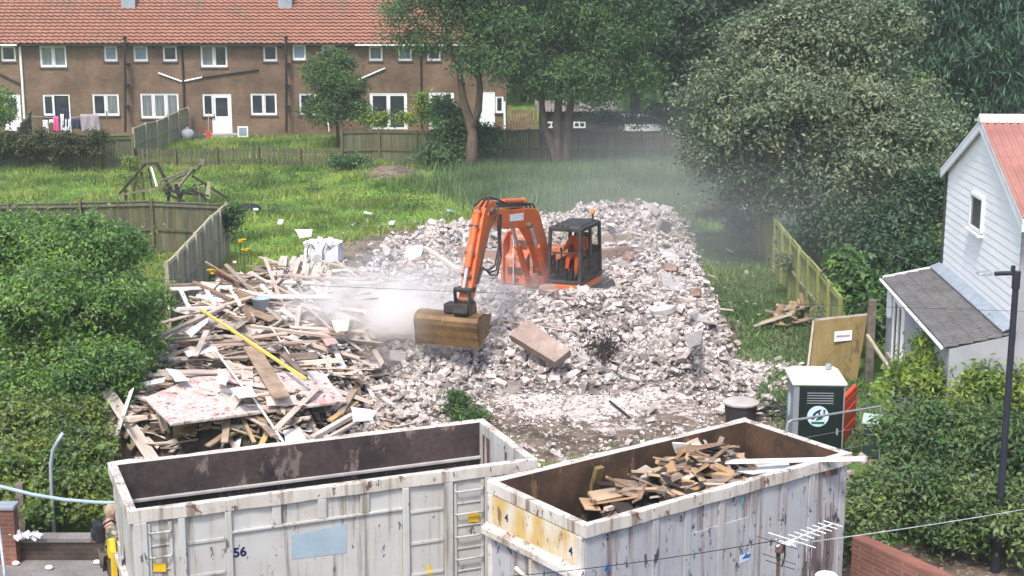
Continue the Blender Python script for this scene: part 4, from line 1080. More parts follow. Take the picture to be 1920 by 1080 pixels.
blades("grass", pt, hh, rng.uniform(.03, .07, len(pt)), "grass_blade")
wp = scatter(500, -22, 5.5, 48, 66, lambda x, y: .35 * cover(x, y)[0] * (wob(x, y, .6, 7) > .1))
wr = np.repeat(np.arange(len(wp)), rng.poisson(60, len(wp))); wo = rng.normal(size=(len(wr), 3)) * rng.uniform(.14, .4, len(wp))[wr][:, None]
WP = np.column_stack([wp[wr, 0] + wo[:, 0], wp[wr, 1] + wo[:, 1], np.zeros(len(wr))]); WP[:, 2] = zg(WP[:, 0], WP[:, 1]) + .06 + np.abs(wo[:, 2]) * .8
tag(leaf_mesh("broadleaf_weeds", WP, rng.normal(size=WP.shape) * .5 + [0, 0, .8], .15, .07, M["leaf_shrub"], None), kind="stuff")
pt = scatter(60000, -13, -8.6, 34, 47, lambda x, y: np.ones_like(x))
blades("grass", pt, rng.uniform(.08, .3, len(pt)), rng.uniform(.02, .05, len(pt)), "grass_blade")
pt = scatter(70000, 5.6, 8.3, 28, 50, lambda x, y: cover(x, y)[0] * .8)
blades("ground_cover", pt, rng.uniform(.05, .22, len(pt)), rng.uniform(.03, .08, len(pt)), "weed_blade", lean=.9)
pt = scatter(110000, -4.5, 8.3, 52.0, 66.5, lambda x, y: sstep(53, 58, y + 3 * wob(x, y, .5, 4) + (x - 2) * .7) * .9 * sstep(-4.5, 1.5, x + 1.2 * wob(x, y, .7, 2)) * (in_rubble(x, y) < .05))
blades("tall_weeds", pt, rng.uniform(.25, .85, len(pt)), rng.uniform(.03, .08, len(pt)), "weed_blade", lean=.25)
pt = scatter(26000, -6, 6, 23.4, 29.5, lambda x, y: cover(x, y)[0] * (wob(x, y, 1.6, 2.5) > 0.0))
blades("sparse_grass", pt, rng.uniform(.04, .2, len(pt)), rng.uniform(.015, .04, len(pt)), "weed_blade", lean=.7)
pt = scatter(40000, -22, -9, 66, 78.5, lambda x, y: np.ones_like(x))
blades("grass", pt, rng.uniform(.08, .3, len(pt)), rng.uniform(.03, .07, len(pt)), "grass_blade")

# ------------------------------------------------------------------ skips
def text_into(parent, s, size, o, xd, yd, m, name="number", sub=None, bold=0.012):
    """flat lettering as a thin mesh: o = lower left corner, xd / yd = writing directions, in the parent's coordinates"""
    cu = bpy.data.curves.new("lettering", 'FONT'); cu.body = s; cu.size = size; cu.extrude = 0.002; cu.offset = bold * size
    to = bpy.data.objects.new("lettering", cu); C.objects.link(to)
    dg = bpy.context.evaluated_depsgraph_get(); dg.update()
    me = bpy.data.meshes.new_from_object(to.evaluated_get(dg))
    bpy.data.objects.remove(to)
    xd, yd = V(xd).normalized(), V(yd).normalized(); zd = xd.cross(yd)
    mx = Matrix(((xd.x, yd.x, zd.x, o[0]), (xd.y, yd.y, zd.y, o[1]), (xd.z, yd.z, zd.z, o[2]), (0, 0, 0, 1)))
    me.transform(mx); me.materials.clear()
    return finish(me, name, m, parent)
class Skip:
    def __init__(s, name, label, A, B, w, H, paint, inside, endin):
        A, B = V((*A, 0)), V((*B, 0))
        s.A, s.u = A, (B - A).normalized(); s.L = (B - A).length; s.w = V((-s.u.y, s.u.x, 0)); s.W = w; s.H = H
        s.t = thing(name, label, "skip", A, math.atan2(s.u.y, s.u.x), group="roll-on skips by the road")
        L, W, T, z0 = s.L, w, 0.07, 0.22
        b = MB()
        b.box((0, 0, z0), (L, T, H)); b.box((0, W - T, z0), (L, W, H)); b.box((0, T + .001, z0), (T, W - T - .001, H)); b.box((L - T, T + .001, z0), (L, W - T - .001, H))
        b.box((T, T, z0), (L - T, W - T, z0 + .06))
        s.body = b.build("body", paint, s.t)
        k = MB(); g = .004
        for q in (((T, W - T - g - .004, z0 + .07), (L - T, W - T - g, H - .003)), ((T, T + g, z0 + .07), (L - T, T + g + .004, H - .003)), ((T + .01, T + .01, z0 + .065), (L - T - .01, W - T - .01, z0 + .075))):
            k = MB(); k.box(*q); k.build("inner_lining", inside, s.t)
        for q in (((T + g, T + .01, z0 + .08), (T + g + .004, W - T - .01, H - .004)), ((L - T - g - .004, T + .01, z0 + .08), (L - T - g, W - T - .01, H - .004))):
            k = MB(); k.box(*q); k.build("end_lining", endin, s.t)
        # rails round the top
        r = MB(); h, o = .17, .055
        def rough(x0, x1, y0, y1, z0_, z1_, n=36):
            vs_, fs_ = [], []
            for i in range(n + 1):
                x = x0 + (x1 - x0) * i / n; dy = .010 * math.sin(i * .9 + y0 * 3) + random.gauss(0, .004); dz = .008 * math.sin(i * .55 + 1) + random.gauss(0, .004)
                out = -1 if y0 < W / 2 else 1
                for y, z in ((y0, z0_), (y1, z0_), (y1, z1_), (y0, z1_)):
                    oy = dy * ((y == y0) if out < 0 else (y == y1)); vs_.append((x, y + oy, z + (dz if z == z1_ else -abs(dz) * .3)))
            for i in range(n):
                for k in range(4): fs_.append((i * 4 + k, (i + 1) * 4 + k, (i + 1) * 4 + (k + 1) % 4, i * 4 + (k + 1) % 4))
            fs_ += [(0, 1, 2, 3), (n * 4 + 3, n * 4 + 2, n * 4 + 1, n * 4)]
            r.add(vs_, fs_)
        rough(-o, L + o, -o, -.004, H - h, H + .016); rough(-o, L + o, W + .004, W + o, H - h, H + .016)
        r.box((-o, -.002, H - h), (-.002, W + .002, H + .0115)); r.box((L + .002, -.002, H - h), (L + o, W + .002, H + .0115))
        r.box((-.002, -.002, H - .02), (L + .002, T + .004, H + .011)); r.box((-.002, W - T - .004, H - .02), (L + .002, W + .002, H + .011))
        r.box((-.002, T + .004, H - .02), (T + .004, W - T - .004, H + .0105)); r.box((L - T - .004, T + .004, H - .02), (L + .002, W - T - .004, H + .0105))
        s.rail = r.build("top_rail", M["skip_rail"], s.t, bevel=.012)
        for y in (.55, W - .72):
            f = MB(); f.box((-.3, y, .06), (L + .1, y + .17, z0 - .003)); f.build("runner", M["rust_metal"], s.t)
        for x in (.6, L - .6):
            for y in (.43, W - .54):
                f = MB(); f.tube([(x, y, .11), (x, y + .11, .11)], .11, 14); f.build("roller", M["rust_metal"], s.t)
    def side(s, px, py, o=0.0):
        """pixel -> local x,z on the near long side"""
        p = PN(px, py, s.A - s.w * o, s.w)
        return (p - s.A).dot(s.u), p.z
    def end(s, px, py):
        p = PN(px, py, s.A, s.u)
        return (p - s.A).dot(s.w), p.z
    def loc(s, p):
        d = V(p) - s.A
        return V((d.dot(s.u), d.dot(s.w), d.z))

S1 = Skip("roll_on_skip", "empty white roll-on skip marked 56 with a dark brown inside", (-5.24, 18.8), (.33, 21.06), 2.2, 2.4, M["skip_white"], M["skip_inside"], M["skip_white"])
L, W, H = S1.L, S1.W, S1.H
def part_box(sk, name, m, a, b, bevel=.008):
    q = MB(); q.box(a, b); return q.build(name, M[m], sk.t, bevel=bevel)
rx = lambda px, py=1000: S1.side(px, py)[0]
ribs = [(250, 275), (334, 347), (422, 434), (754, 766), (832, 848), (908, 922)]
RX = [(rx(a), rx(b)) for a, b in ribs]
zt = H - .172
for a, b in RX:
    part_box(S1, "rib", "skip_white", (a, -.058, .24), (b, -.002, zt)); part_box(S1, "rib", "skip_white", (a, W + .002, .24), (b, W + .058, zt))
part_box(S1, "rib", "skip_white", (L - .02, -.056, .24), (L + .05, -.002, zt))
# short rail under the top rail over the smooth panel
a0, a1 = RX[2][1], RX[3][0]
part_box(S1, 'side_rail', 'skip_white', (a0, -.048, zt - .34), (a1, -.002, zt - .30))
for px in (512, 598, 678):
    x = rx(px, 930); part_box(S1, 'rib', 'skip_white', (x - .03, -.046, zt - .298), (x + .10, -.002, zt))
def bars(sk, x0, x1, z0, z1, n, d=.035):
    for i in range(n):
        z = z1 - (z1 - z0) * i / max(1, n - 1)
        part_box(sk, "side_bar", "skip_white", (x0, -d, z - .045), (x1, -.002, z), .005)
for (xa, xb) in ((RX[1][1] + .02, RX[2][0] - .02), (RX[3][1] + .02, RX[4][0] - .02)):
    bars(S1, xa, xb, .35, zt - .38, 4, .022)
for xa, xb in ((RX[0][1] + .02, RX[1][0] - .10), (RX[4][1] + .04, RX[5][0] - .03)):
    part_box(S1, "ladder_side", "skip_white", (xa - .02, -.03, .3), (xa + .03, -.002, zt - .03)); part_box(S1, "ladder_side", "skip_white", (xb - .03, -.03, .3), (xb + .02, -.002, zt - .03))
    for i in range(5):
        z = zt - .16 - i * .36
        st_ = MB(); st_.tube([(xa, -.012, z), (xa + .02, -.075, z), (xb - .02, -.075, z), (xb, -.012, z)], .016, 6)
        st_.build("ladder_rung", M["skip_white"], S1.t); part_box(S1, "side_bar", "skip_white", (xa + .03, -.02, z - .22), (xb - .03, -.002, z - .20), .004)
sm = MB(); sm.box((a0 + .004, -.012, .25), (a1 - .004, -.002, zt - .345)); sm.build("side_panel", M["skip_white"], S1.t)
def patch(sk, quad, m, name, d, label=None):
    pts = []
    for px, py in quad:
        x, z = sk.side(px, py); pts.append((x, -d, z))
    b = MB(); b.prism(pts, (0, -.003, 0)); o = b.build(name, M[m], sk.t)
    return o
patch(S1, [(546, 1003), (649, 981), (649, 1036), (546, 1048)], "pale_blue", "painted_patch", .014)
patch(S1, [(287, 1055), (311, 1055), (311, 1071), (287, 1071)], "yellow", "sticker", .02); patch(S1, [(877, 963), (897, 961), (897, 977), (877, 978)], "yellow", "sticker", .02)
patch(S1, [(797, 1080), (801, 1060), (806, 1060), (812, 1080)], "yellow", "paint_splash", .006)
for px, py in ((437, 1044),):
    x, z = S1.side(px, py); text_into(S1.t, "56", .19, (x, -.0165, z), (1, 0, 0), (0, 0, 1), M["navy"], bold=.03)
le = MB(); le.box((.08, W - .14, H - .62), (L - .08, W - .079, H - .57)); le.build("inner_ledge", M["concrete"], S1.t, bevel=.01)
# rust runs at the far inside corner and the hook end
for y0, y1, d0 in ((W - .32, W - .22, .62), (W - .55, W - .38, .48), (W - 1.3, W - 1.2, .3)):
    ru = MB(); ru.prism([(L - .0795, y0, H - .16), (L - .0795, y1, H - .16), (L - .0795, (y0 + y1) / 2 + .03, H - .16 - d0), (L - .0795, y0 + .02, H - .16 - d0 * .8)], (-.002, 0, 0)); ru.build("rust_run", M["rust_metal"], S1.t)
for q in (((-.09, W / 2 - .10, .3), (-.06, W / 2 + .10, 1.55)), ((-.10, .25, .3), (-.06, .37, 1.15)), ((-.10, .06, 1.12), (-.003, W - .6, 1.22))):
    part_box(S1, "hook_frame", "skip_white", *q, .01)
hk = MB(); hk.bar((-.10, W - .45, .2), (-.10, W - .50, 1.22), .14, .08, up=V((1, 0, 0))); hk.tube([(-.10, W - .5, 1.2), (-.10, W - .42, 1.34), (-.11, W - .26, 1.28), (-.11, W - .22, 1.0)], .05, 8); hk.build("hook", M["yellow"], S1.t, bevel=.008)

S2 = Skip("roll_on_skip", "loaded blue-white roll-on skip with yellow stained end and scrap timber inside", (1.0, 18.28), (5.2, 21.36), 2.2, 2.4, M["skip_blue"], M["skip_rusty"], M["skip_rusty"])
L, W, H = S2.L, S2.W, S2.H; zt = H - .172
rx = lambda px, py=1000: S2.side(px, py)[0]
x2 = [rx(1160), rx(1227, 985), rx(1288, 960), rx(1351, 950), rx(1410, 930), rx(1468, 915), rx(1520, 905), rx(1546, 895)]
for i, x in enumerate(x2[1:-1]):
    part_box(S2, 'rib', 'skip_blue', (x - .05, -.028, .24), (x + .07, -.002, zt))
part_box(S2, 'rib', 'skip_blue', (L - .16, -.03, .24), (L - .02, -.002, zt))
for x in np.arange(.4, L, .7):
    part_box(S2, 'rib', 'skip_blue', (x - .05, W + .002, .24), (x + .07, W + .04, zt))
p_ = [S2.side(*q) for q in ((1291, 1001), (1408, 965))]
sm = MB(); sm.box((x2[2] + .08, -.020, .3), (x2[4] - .06, -.002, p_[0][1])); sm.build("side_panel", M["skip_blue"], S2.t, bevel=.005)
kn = MB(); kn.box((-.05, .04, .26), (-.002, W - .04, H - .18)); kn.build("end_panel", M["skip_yellowed"], S2.t)
kn = MB()
zz = S2.end(1010, 1030)[1]
kn.prism([(-.052, -.05, zz + .07), (-.16, -.05, zz), (-.16, -.05, zz - .10), (-.052, -.05, zz - .10)], (0, W + .1, 0)); kn.build("end_ledge", M["skip_rail"], S2.t, bevel=.01)
kn = MB(); kn.box((-.054, .2, .25), (-.0505, W - .05, zz - .11)); kn.build("lower_end_panel", M["skip_blue"], S2.t)
kn = MB(); kn.bar((-.09, W * .48, .2), (-.09, W * .48, zz - .12), .12, .07); kn.tube([(-.06, W * .62, zz - .62), (-.16, W * .62, zz - .35), (-.16, W * .5, zz - .42), (-.2, W * .42, zz - .62)], .035, 8); kn.build("end_hook", M["skip_rail"], S2.t)
for y in (.02, W - .1):
    kn = MB(); kn.box((-.075, y, .24), (-.003, y + .10, H - .175)); kn.build("corner_post", M["skip_rail"], S2.t, bevel=.01)
for s_, px, py, sz, mm in (("3", 1369, 940, .13, "navy"), ("3", 1384, 946, .15, "teal_ink"), ("3", 1271, 977, .12, "navy"), ("4", 1130, 1075, .2, "blue_ink"), ("2", 1133, 1012, .12, "navy")):
    x, z = S2.side(px, py); text_into(S2.t, s_, sz, (x, -.034 if px not in (1384,) else -.036, z), (1, 0, 0), (0, 0, 1), M[mm])
for s_, px, py, sz in (("4", 952, 975, .17), ("4", 1072, 1037, .17)):
    y, z = S2.end(px, py); text_into(S2.t, s_, sz, (-.054, y, z), (0, -1, 0), (0, 0, 1), M["navy"])
x, z = S2.side(1384, 1056)
b = MB(); b.prism([(x, -.024, z), (x + .26, -.024, z + .02), (x + .26, -.024, z + .14), (x, -.024, z + .12)], (0, -.002, 0)); st_ = b.build("sticker", M["logo_white"], S2.t)
b = MB(); b.prism([(x + .04, -.0275, z + .06), (x + .11, -.0275, z + .11), (x + .13, -.0275, z + .16), (x + .15, -.0275, z + .11), (x + .24, -.0275, z + .10), (x + .2, -.0275, z + .05)], (0, -.002, 0)); b.build("emblem", M["blue_ink"], st_)
b = MB(); x, z = S2.side(1556, 882); b.box((x - .17, -.075, z - .06), (x + .10, -.057, z + .04)); b.build("rail_damage", M["rust_metal"], S2.t)
b = MB(); x, z = S2.side(1530, 1000)
for i in range(26):
    xx = x - .32 + i * .028; b.box((xx, -.0345, .3 + rng.uniform(0, .4)), (xx + rng.uniform(.006, .02), -.0305, z - rng.uniform(.0, .5) + (.65 if i > 16 else 0)))
b.build("rust_streak", M["rust_metal"], S2.t)

# ------------------------------------------------------------------ excavator
HA = R(22)
EF, EL = V((-math.sin(HA), -math.cos(HA), 0)), V((math.cos(HA), -math.sin(HA), 0))
EM = V((1.10, 38.35, 0))
def E(f, l, z): return EM + EF * f + EL * l + V((0, 0, z))
ex = thing("excavator", "orange tracked excavator with a wide rusty bucket working on the rubble", "excavator", (EM.x, EM.y, .9))
def ebox(mb, f0, f1, l0, l1, z0, z1, mi=0):
    return mb.hexa([E(f0, l0, z0), E(f1, l0, z0), E(f1, l1, z0), E(f0, l1, z0), E(f0, l0, z1), E(f1, l0, z1), E(f1, l1, z1), E(f0, l1, z1)], mi)
def eprof(mb, pts, l0, l1, mi=0):
    return mb.prism([E(f, l0, z) for f, z in pts], EL * (l1 - l0), mi)
# tracks
for l0 in (-1.22, .72):
    t = MB(); r = .36; zc = 1.22; ring = []
    for a in range(9): ring.append((1.35 + r * math.sin(math.pi * a / 8), zc + r * math.cos(math.pi * a / 8)))
    for a in range(9): ring.append((-1.35 - r * math.sin(math.pi * a / 8), zc - r * math.cos(math.pi * a / 8)))
    eprof(t, [(1.3 * q[0] / 1.3, q[1]) for q in ring], l0, l0 + .5)
    per = len(ring)
    tr = t.build("track", M["track_grey"], ex)
    g = MB()
    for i in range(per):
        p, q = ring[i], ring[(i + 1) % per]; dl = math.hypot(q[0] - p[0], q[1] - p[1]); n = max(1, round(dl / .17))
        for k in range(n):
            f = p[0] + (q[0] - p[0]) * (k + .5) / n; z = p[1] + (q[1] - p[1]) * (k + .5) / n
            dx, dz = (q[0] - p[0]) / dl, (q[1] - p[1]) / dl
            c = E(f, l0 + .25, z) + (EF * -dz + UP * dx) * .022 * (1)
            g.obox(c, EF * dx + UP * dz, EL, (EF * -dz + UP * dx), (.15, .54, .05))
    g.build("track_shoe", M["track_grey"], tr)
b = MB(); ebox(b, -.9, .9, -.7, .7, 1.0, 1.45); b.lathe(E(0, 0, 1.45), [(.55, 0), (.55, .16)], 24); b.build("undercarriage", M["dark_metal"], ex)
b = MB(); ebox(b, -1.3, 1.32, -1.15, 1.2, 1.62, 1.74); b.build("revolving_frame", M["track_grey"], ex, bevel=.02)
b = MB(); eprof(b, [(-.40, 1.745), (1.36, 1.745), (1.36, 1.93), (-.40, 1.93)], .33, 1.27); b.build("cab_skirt", M["orange_paint"], ex, bevel=.03)
b = MB(); eprof(b, [(-1.35, 1.80), (-.44, 1.745), (-.44, 2.5), (-1.0, 2.55), (-1.3, 2.4), (-1.42, 2.1)], -1.2, .78); b.build("engine_cover", M["orange_dusty"], ex, bevel=.06)
b = MB()
eprof(b, [(.95, 1.745), (.95, 2.5), (.62, 2.62), (.55, 3.0), (.2, 3.08), (-.42, 3.08), (-.42, 1.745)], -1.02, -.40)
eprof(b, [(1.05, 1.745), (1.02, 2.9), (.7, 3.12), (.1, 3.15), (.1, 1.745)], -1.10, -1.025)
sb = b.build("side_box", M["orange_dusty"], ex, bevel=.03)
b = MB(); ebox(b, .955, .985, -.92, -.5, 2.05, 2.22); b.build("step", M["rust_metal"], sb)
b = MB(); ebox(b, .625, .655, -.92, -.5, 2.70, 2.9); b.build("step", M["rust_metal"], sb)
b = MB(); ebox(b, .955, .975, -.8, -.62, 1.83, 1.93); b.build("latch", M["rust_metal"], sb)
b = MB(); b.tube([E(1.05, -.72, 1.8), E(1.05, -.72, 3.45), E(.95, -.72, 3.6), E(.5, -.72, 3.6), E(.4, -.72, 3.5), E(.4, -.72, 3.08)], .022, 8); b.build("handrail", M["white_cable"], sb)
b = MB(); ebox(b, .5, 1.1, -.38, .28, 1.75, 2.05); ebox(b, .45, .85, -.34, -.24, 2.0, 2.6); ebox(b, .45, .85, .16, .26, 2.0, 2.6); ebox(b, -.4, .45, -.36, .3, 1.75, 2.4); b.build("boom_bracket", M["orange_dusty"], ex, bevel=.02)
# boom
bm = MB()
boomp = [(.48, 2.14), (.85, 2.12), (1.15, 2.55), (1.55, 3.05), (2.05, 3.44), (2.5, 3.60), (3.6, 3.70), (4.75, 4.10), (4.86, 4.22), (4.76, 4.36), (4.4, 4.32), (3.3, 4.14), (2.35, 4.05), (1.75, 3.97), (1.45, 3.82), (1.05, 3.25), (.62, 2.55)]
def eloft(mb, pts, l0, l1): return eprof(mb, pts, l0, l1)
eloft(bm, boomp, -.17, .17)
bm_ = bm.build("boom", M["orange_paint"], ex, bevel=.02)
b = MB(); eprof(b, [(2.6, 3.78), (3.5, 3.88), (3.5, 4.05), (2.6, 3.97)], .172, .176); b.build("sticker", M["paper"], bm_)
b = MB()
for i, (dl) in enumerate((-.10, 0.0, .09)):
    b.tube([E(.9, dl, 2.9), E(1.3, dl, 3.70), E(1.75, dl, 4.03 + .02 * i), E(2.6, dl * 1.4, 4.15 + .03 * i), E(3.6, dl * 1.5, 4.27 + .03 * i), E(4.2, dl * 1.2, 4.42 + .05 * i), E(4.6, dl, 4.56 + .03 * i), E(4.95, dl * 1.6, 4.44)], .025, 6)
b.build("hose", M["black_rubber"], bm_)
b = MB(); eprof(b, [(2.5, 4.09), (4.3, 4.33), (4.2, 4.40), (2.5, 4.16)], -.12, .12); b.build('hose_clamp_plate', M['rust_metal'], bm_)
def ram(p, q, r0, r1, k, m="orange_paint", name="hydraulic_ram"):
    b = MB(); p, q = V(p), V(q); mid = p.lerp(q, k); b.tube([p, mid], r0, 12); b.tube([p, p + (mid - p) * .06], r0 * 1.25, 12); o = b.build(name, M[m], ex, smooth=False)
    b = MB(); b.tube([mid, q], r1, 10); b.build("ram_rod", M["steel"], o); return o
ram(E(1.15, -.27, 2.0), E(2.35, -.27, 3.62), .085, .045, .62); ram(E(1.15, .27, 2.0), E(2.35, .27, 3.62), .085, .045, .62)
b = MB(); b.tube([E(2.35, -.31, 3.62), E(2.35, .31, 3.62)], .07, 10); b.tube([E(.66, -.4, 2.34), E(.66, .3, 2.34)], .08, 10); b.tube([E(4.72, -.27, 4.31), E(4.72, .27, 4.31)], .085, 10); b.build("pivot_pin", M["rust_metal"], bm_)
ram(E(2.15, 0, 4.20), E(4.42, 0, 4.47), .075, .04, .62)
# dipper arm
dp = MB()
eprof(dp, [(4.30, 4.42), (4.44, 4.53), (4.66, 4.54), (5.02, 4.36), (5.18, 4.06), (5.93, 2.38), (5.86, 2.24), (5.74, 2.26), (5.22, 3.0), (4.66, 3.86), (4.52, 4.18)], -.15, .15)
dpo = dp.build("dipper_arm", M["orange_paint"], ex, bevel=.02)
ram(E(5.10, 0, 4.36), E(5.97, 0, 2.62), .08, .045, .72)
b = MB(); eprof(b, [(4.92, 4.30), (5.12, 4.46), (5.19, 4.34), (5.04, 4.2)], -.06, .06)
for z in (4.0, 3.4, 2.9): ebox(b, 5.29 + (4.0 - z) * .42, 5.35 + (4.0 - z) * .42, -.12, .12, z, z + .06)
b.build("ram_bracket", M["rust_metal"], dpo)
b = MB()
for k, (dl, sag) in enumerate(((.19, .0), (.22, .12), (.25, .24))):
    b.tube([E(4.2, dl - .02, 4.16), E(4.3, dl, 3.9 - sag), E(4.38, dl + .05, 3.4 - sag), E(4.62, dl + .05, 2.98 - sag), E(5.0, dl + .03, 2.92 - sag * .4), E(5.3, dl - .03, 3.05), E(5.55, dl - .06, 2.7)], .024, 6)
b.tube([E(4.3, .2, 4.36), E(4.5, .24, 4.22), E(4.9, .23, 3.9), E(5.2, .2, 3.45), E(5.35, .18, 2.95)], .02, 6)
b.build("hose", M["black_rubber"], dpo)
# linkage and hitch
b = MB()
for dl in (-.20, .17): eprof(b, [(5.66, 2.62), (5.74, 2.66), (6.08, 2.66), (6.06, 2.56), (5.74, 2.54)], dl, dl + .03); eprof(b, [(5.98, 2.68), (6.1, 2.62), (6.02, 2.06), (5.9, 2.08)], dl, dl + .03)
b.tube([E(5.98, -.22, 2.62), E(5.98, .22, 2.62)], .06, 10); b.tube([E(5.86, -.2, 2.33), E(5.86, .2, 2.33)], .06, 10); b.build("bucket_link", M["dark_metal"], ex)
b = MB(); eprof(b, [(5.6, 2.3), (6.08, 2.3), (6.12, 2.08), (5.98, 1.98), (5.62, 2.0)], -.22, .16); ebox(b, 5.64, 6.0, -.50, -.22, 2.04, 2.26); b.build("quick_hitch", M["black_rubber"], ex, bevel=.02)
# bucket: wide ditching bucket, its back towards the road
bk = MB(); LB0, LB1 = -1.22, .43
outer = [(5.42, 1.96), (5.70, 2.03), (5.92, 2.02), (6.05, 1.97), (6.115, 1.88), (6.12, 1.76), (6.08, 1.64), (6.06, 1.46), (6.02, 1.30)]
inner = [(f - .035 if i > 3 else f, z - (.035 if i <= 3 else .01)) for i, (f, z) in enumerate(outer)]
for (f0, z0), (f1, z1), (g0, y0), (g1, y1) in zip(outer[:-1], outer[1:], inner[:-1], inner[1:]):
    bk.prism([E(f0, LB0, z0), E(f1, LB0, z1), E(g1, LB0, y1), E(g0, LB0, y0)], EL * (LB1 - LB0))
for l in (LB0, LB1 - .03):
    bk.prism([E(f, l, z) for f, z in outer] + [E(5.45, l, 1.5), E(5.30, l, 1.95)], EL * .03)
bko = bk.build("bucket", M["bucket_rust"], ex)
b = MB(); eprof(b, [(6.06, 1.56), (6.085, 1.56), (6.075, 1.49), (6.05, 1.49)], LB0 + .01, LB1 - .01); eprof(b, [(6.03, 1.42), (6.065, 1.42), (6.03, 1.26), (6.0, 1.27)], LB0, LB1); b.build("wear_strip", M["bucket_rust"], bko)
b = MB()
for l in (-.25, .13): eprof(b, [(5.55, 2.0), (6.02, 1.94), (5.95, 2.26), (5.62, 2.28)], l, l + .04)
b.build("bucket_ear", M["bucket_rust"], bko)
# cab
cb = MB()
P4 = [(1.30, .36), (1.30, 1.24), (-.36, 1.24), (-.36, .36)]
z0, z1 = 1.935, 3.40
tops = [(1.18, .38), (1.18, 1.20), (-.33, 1.20), (-.33, .38)]
for (f, l), (tf, tl) in zip(P4, tops): cb.bar(E(f, l, z0), E(tf, tl, z1), .085, .085, up=EF)
mf = [(.45, 1.24), (.45, 1.20)]
cb.bar(E(.42, 1.24, z0), E(.42, 1.20, z1), .08, .06, up=EF)
for i in range(4):
    (f, l), (g, m_) = P4[i], P4[(i + 1) % 4]; cb.bar(E(f, l, z0 + .05), E(g, m_, z0 + .05), .08, .10)
    (f, l), (g, m_) = tops[i], tops[(i + 1) % 4]; cb.bar(E(f, l, z1 - .04), E(g, m_, z1 - .04), .09, .10)
cb.bar(E(1.245, .37, 2.75), E(1.245, 1.22, 2.75), .03, .04)
cbo = cb.build("cab_frame", M["dark_metal"], ex, bevel=.012)
b = MB(); b.hexa([E(1.16, .42, 3.385), E(1.16, 1.17, 3.385), E(-.3, 1.17, 3.385), E(-.3, .42, 3.385), E(1.12, .46, 3.45), E(1.12, 1.13, 3.45), E(-.26, 1.13, 3.45), E(-.26, .46, 3.45)]); b.build("cab_roof", M["dark_metal"], cbo, bevel=.02)
b = MB()
for dl in (.52, .66, .8): ebox(b, 1.12, 1.20, dl, dl + .08, 3.40, 3.46)
b.tube([E(-.1, 1.1, 3.45), E(-.1, 1.1, 3.62)], .03, 8); b.build("work_light", M["dark_metal"], cbo)
b = MB(); b.lathe(E(-.1, 1.1, 3.62), [(.05, 0), (.06, .05), (.05, .12), (.02, .14)], 10); b.build("beacon", M["amber"], cbo)
b = MB(); ebox(b, -.36, -.30, .40, 1.20, 1.98, 2.75); b.hexa([E(-.30, 1.215, 2.0), E(.40, 1.225, 2.0), E(.40, 1.24, 2.0), E(-.30, 1.23, 2.0), E(-.30, 1.21, 2.62), E(.40, 1.21, 2.62), E(.40, 1.225, 2.62), E(-.30, 1.225, 2.62)]); b.build("cab_panel", M["dark_metal"], cbo)
b = MB(); ebox(b, -.3, 1.25, .42, 1.19, 1.94, 1.975); b.build("cab_floor", M["black_rubber"], cbo)
def pane(c): 
    b = MB(); b.add(c, [(0, 1, 2, 3)]); return b.build("glass", M["cab_glass"], cbo)
pane([E(1.285, .42, 2.05), E(1.285, 1.19, 2.05), E(1.17, 1.16, 3.32), E(1.17, .43, 3.32)])
pane([E(1.25, 1.245, 2.05), E(.48, 1.245, 2.05), E(.48, 1.205, 3.32), E(1.15, 1.205, 3.32)])
pane([E(.36, 1.245, 2.64), E(-.3, 1.245, 2.64), E(-.28, 1.205, 3.32), E(.36, 1.205, 3.32)])
pane([E(-.3, .42, 2.75), E(-.3, 1.18, 2.75), E(-.3, 1.16, 3.32), E(-.3, .43, 3.32)])
pane([E(1.25, .36, 2.05), E(-.3, .36, 2.05), E(-.28, .38, 3.32), E(1.15, .38, 3.32)])
b = MB(); eprof(b, [(-.12, 2.3), (.48, 2.34), (.48, 2.44), (.02, 2.42), (-.16, 3.1), (-.27, 3.08)], .55, 1.03); b.build("seat", M["dark_cloth"], cbo, bevel=.03)
b = MB()
for l in (.46, 1.06): ebox(b, .1, .75, l, l + .1, 1.98, 2.5); b.tube([E(.68, l + .05, 2.5), E(.74, l + .05, 2.74)], .02, 8); b.ball(E(.74, l + .05, 2.77), .035, 8, 6)
ebox(b, .95, 1.1, .70, .78, 1.98, 2.3); ebox(b, .95, 1.1, .86, .94, 1.98, 2.3); b.build("control_console", M["black_rubber"], cbo, bevel=.01)

# ------------------------------------------------------------------ people
def skin_shape(J, edges, root, sub=1):
    names = list(J); ix = {n: i for i, n in enumerate(names)}
    me = bpy.data.meshes.new("figure"); me.from_pydata([tuple(J[n][0]) for n in names], [(ix[a], ix[b]) for a, b in edges], []); me.update()
    o = bpy.data.objects.new("figure", me); C.objects.link(o)
    md = o.modifiers.new("skin", 'SKIN'); md.use_smooth_shade = True; md.branch_smoothing = .6
    for n in names:
        r = J[n][1]; r = r if isinstance(r, tuple) else (r, r)
        sv = me.skin_vertices[0].data[ix[n]]; sv.radius = r; sv.use_root = (n == root)
    if sub:
        s_ = o.modifiers.new("sub", 'SUBSURF'); s_.levels = sub; s_.render_levels = sub
    dg = bpy.context.evaluated_depsgraph_get(); dg.update()
    m2 = bpy.data.meshes.new_from_object(o.evaluated_get(dg))
    vs_ = [v.co.copy() for v in m2.vertices]; fs_ = [tuple(p.vertices) for p in m2.polygons]
    bpy.data.objects.remove(o); bpy.data.meshes.remove(m2)
    return vs_, fs_
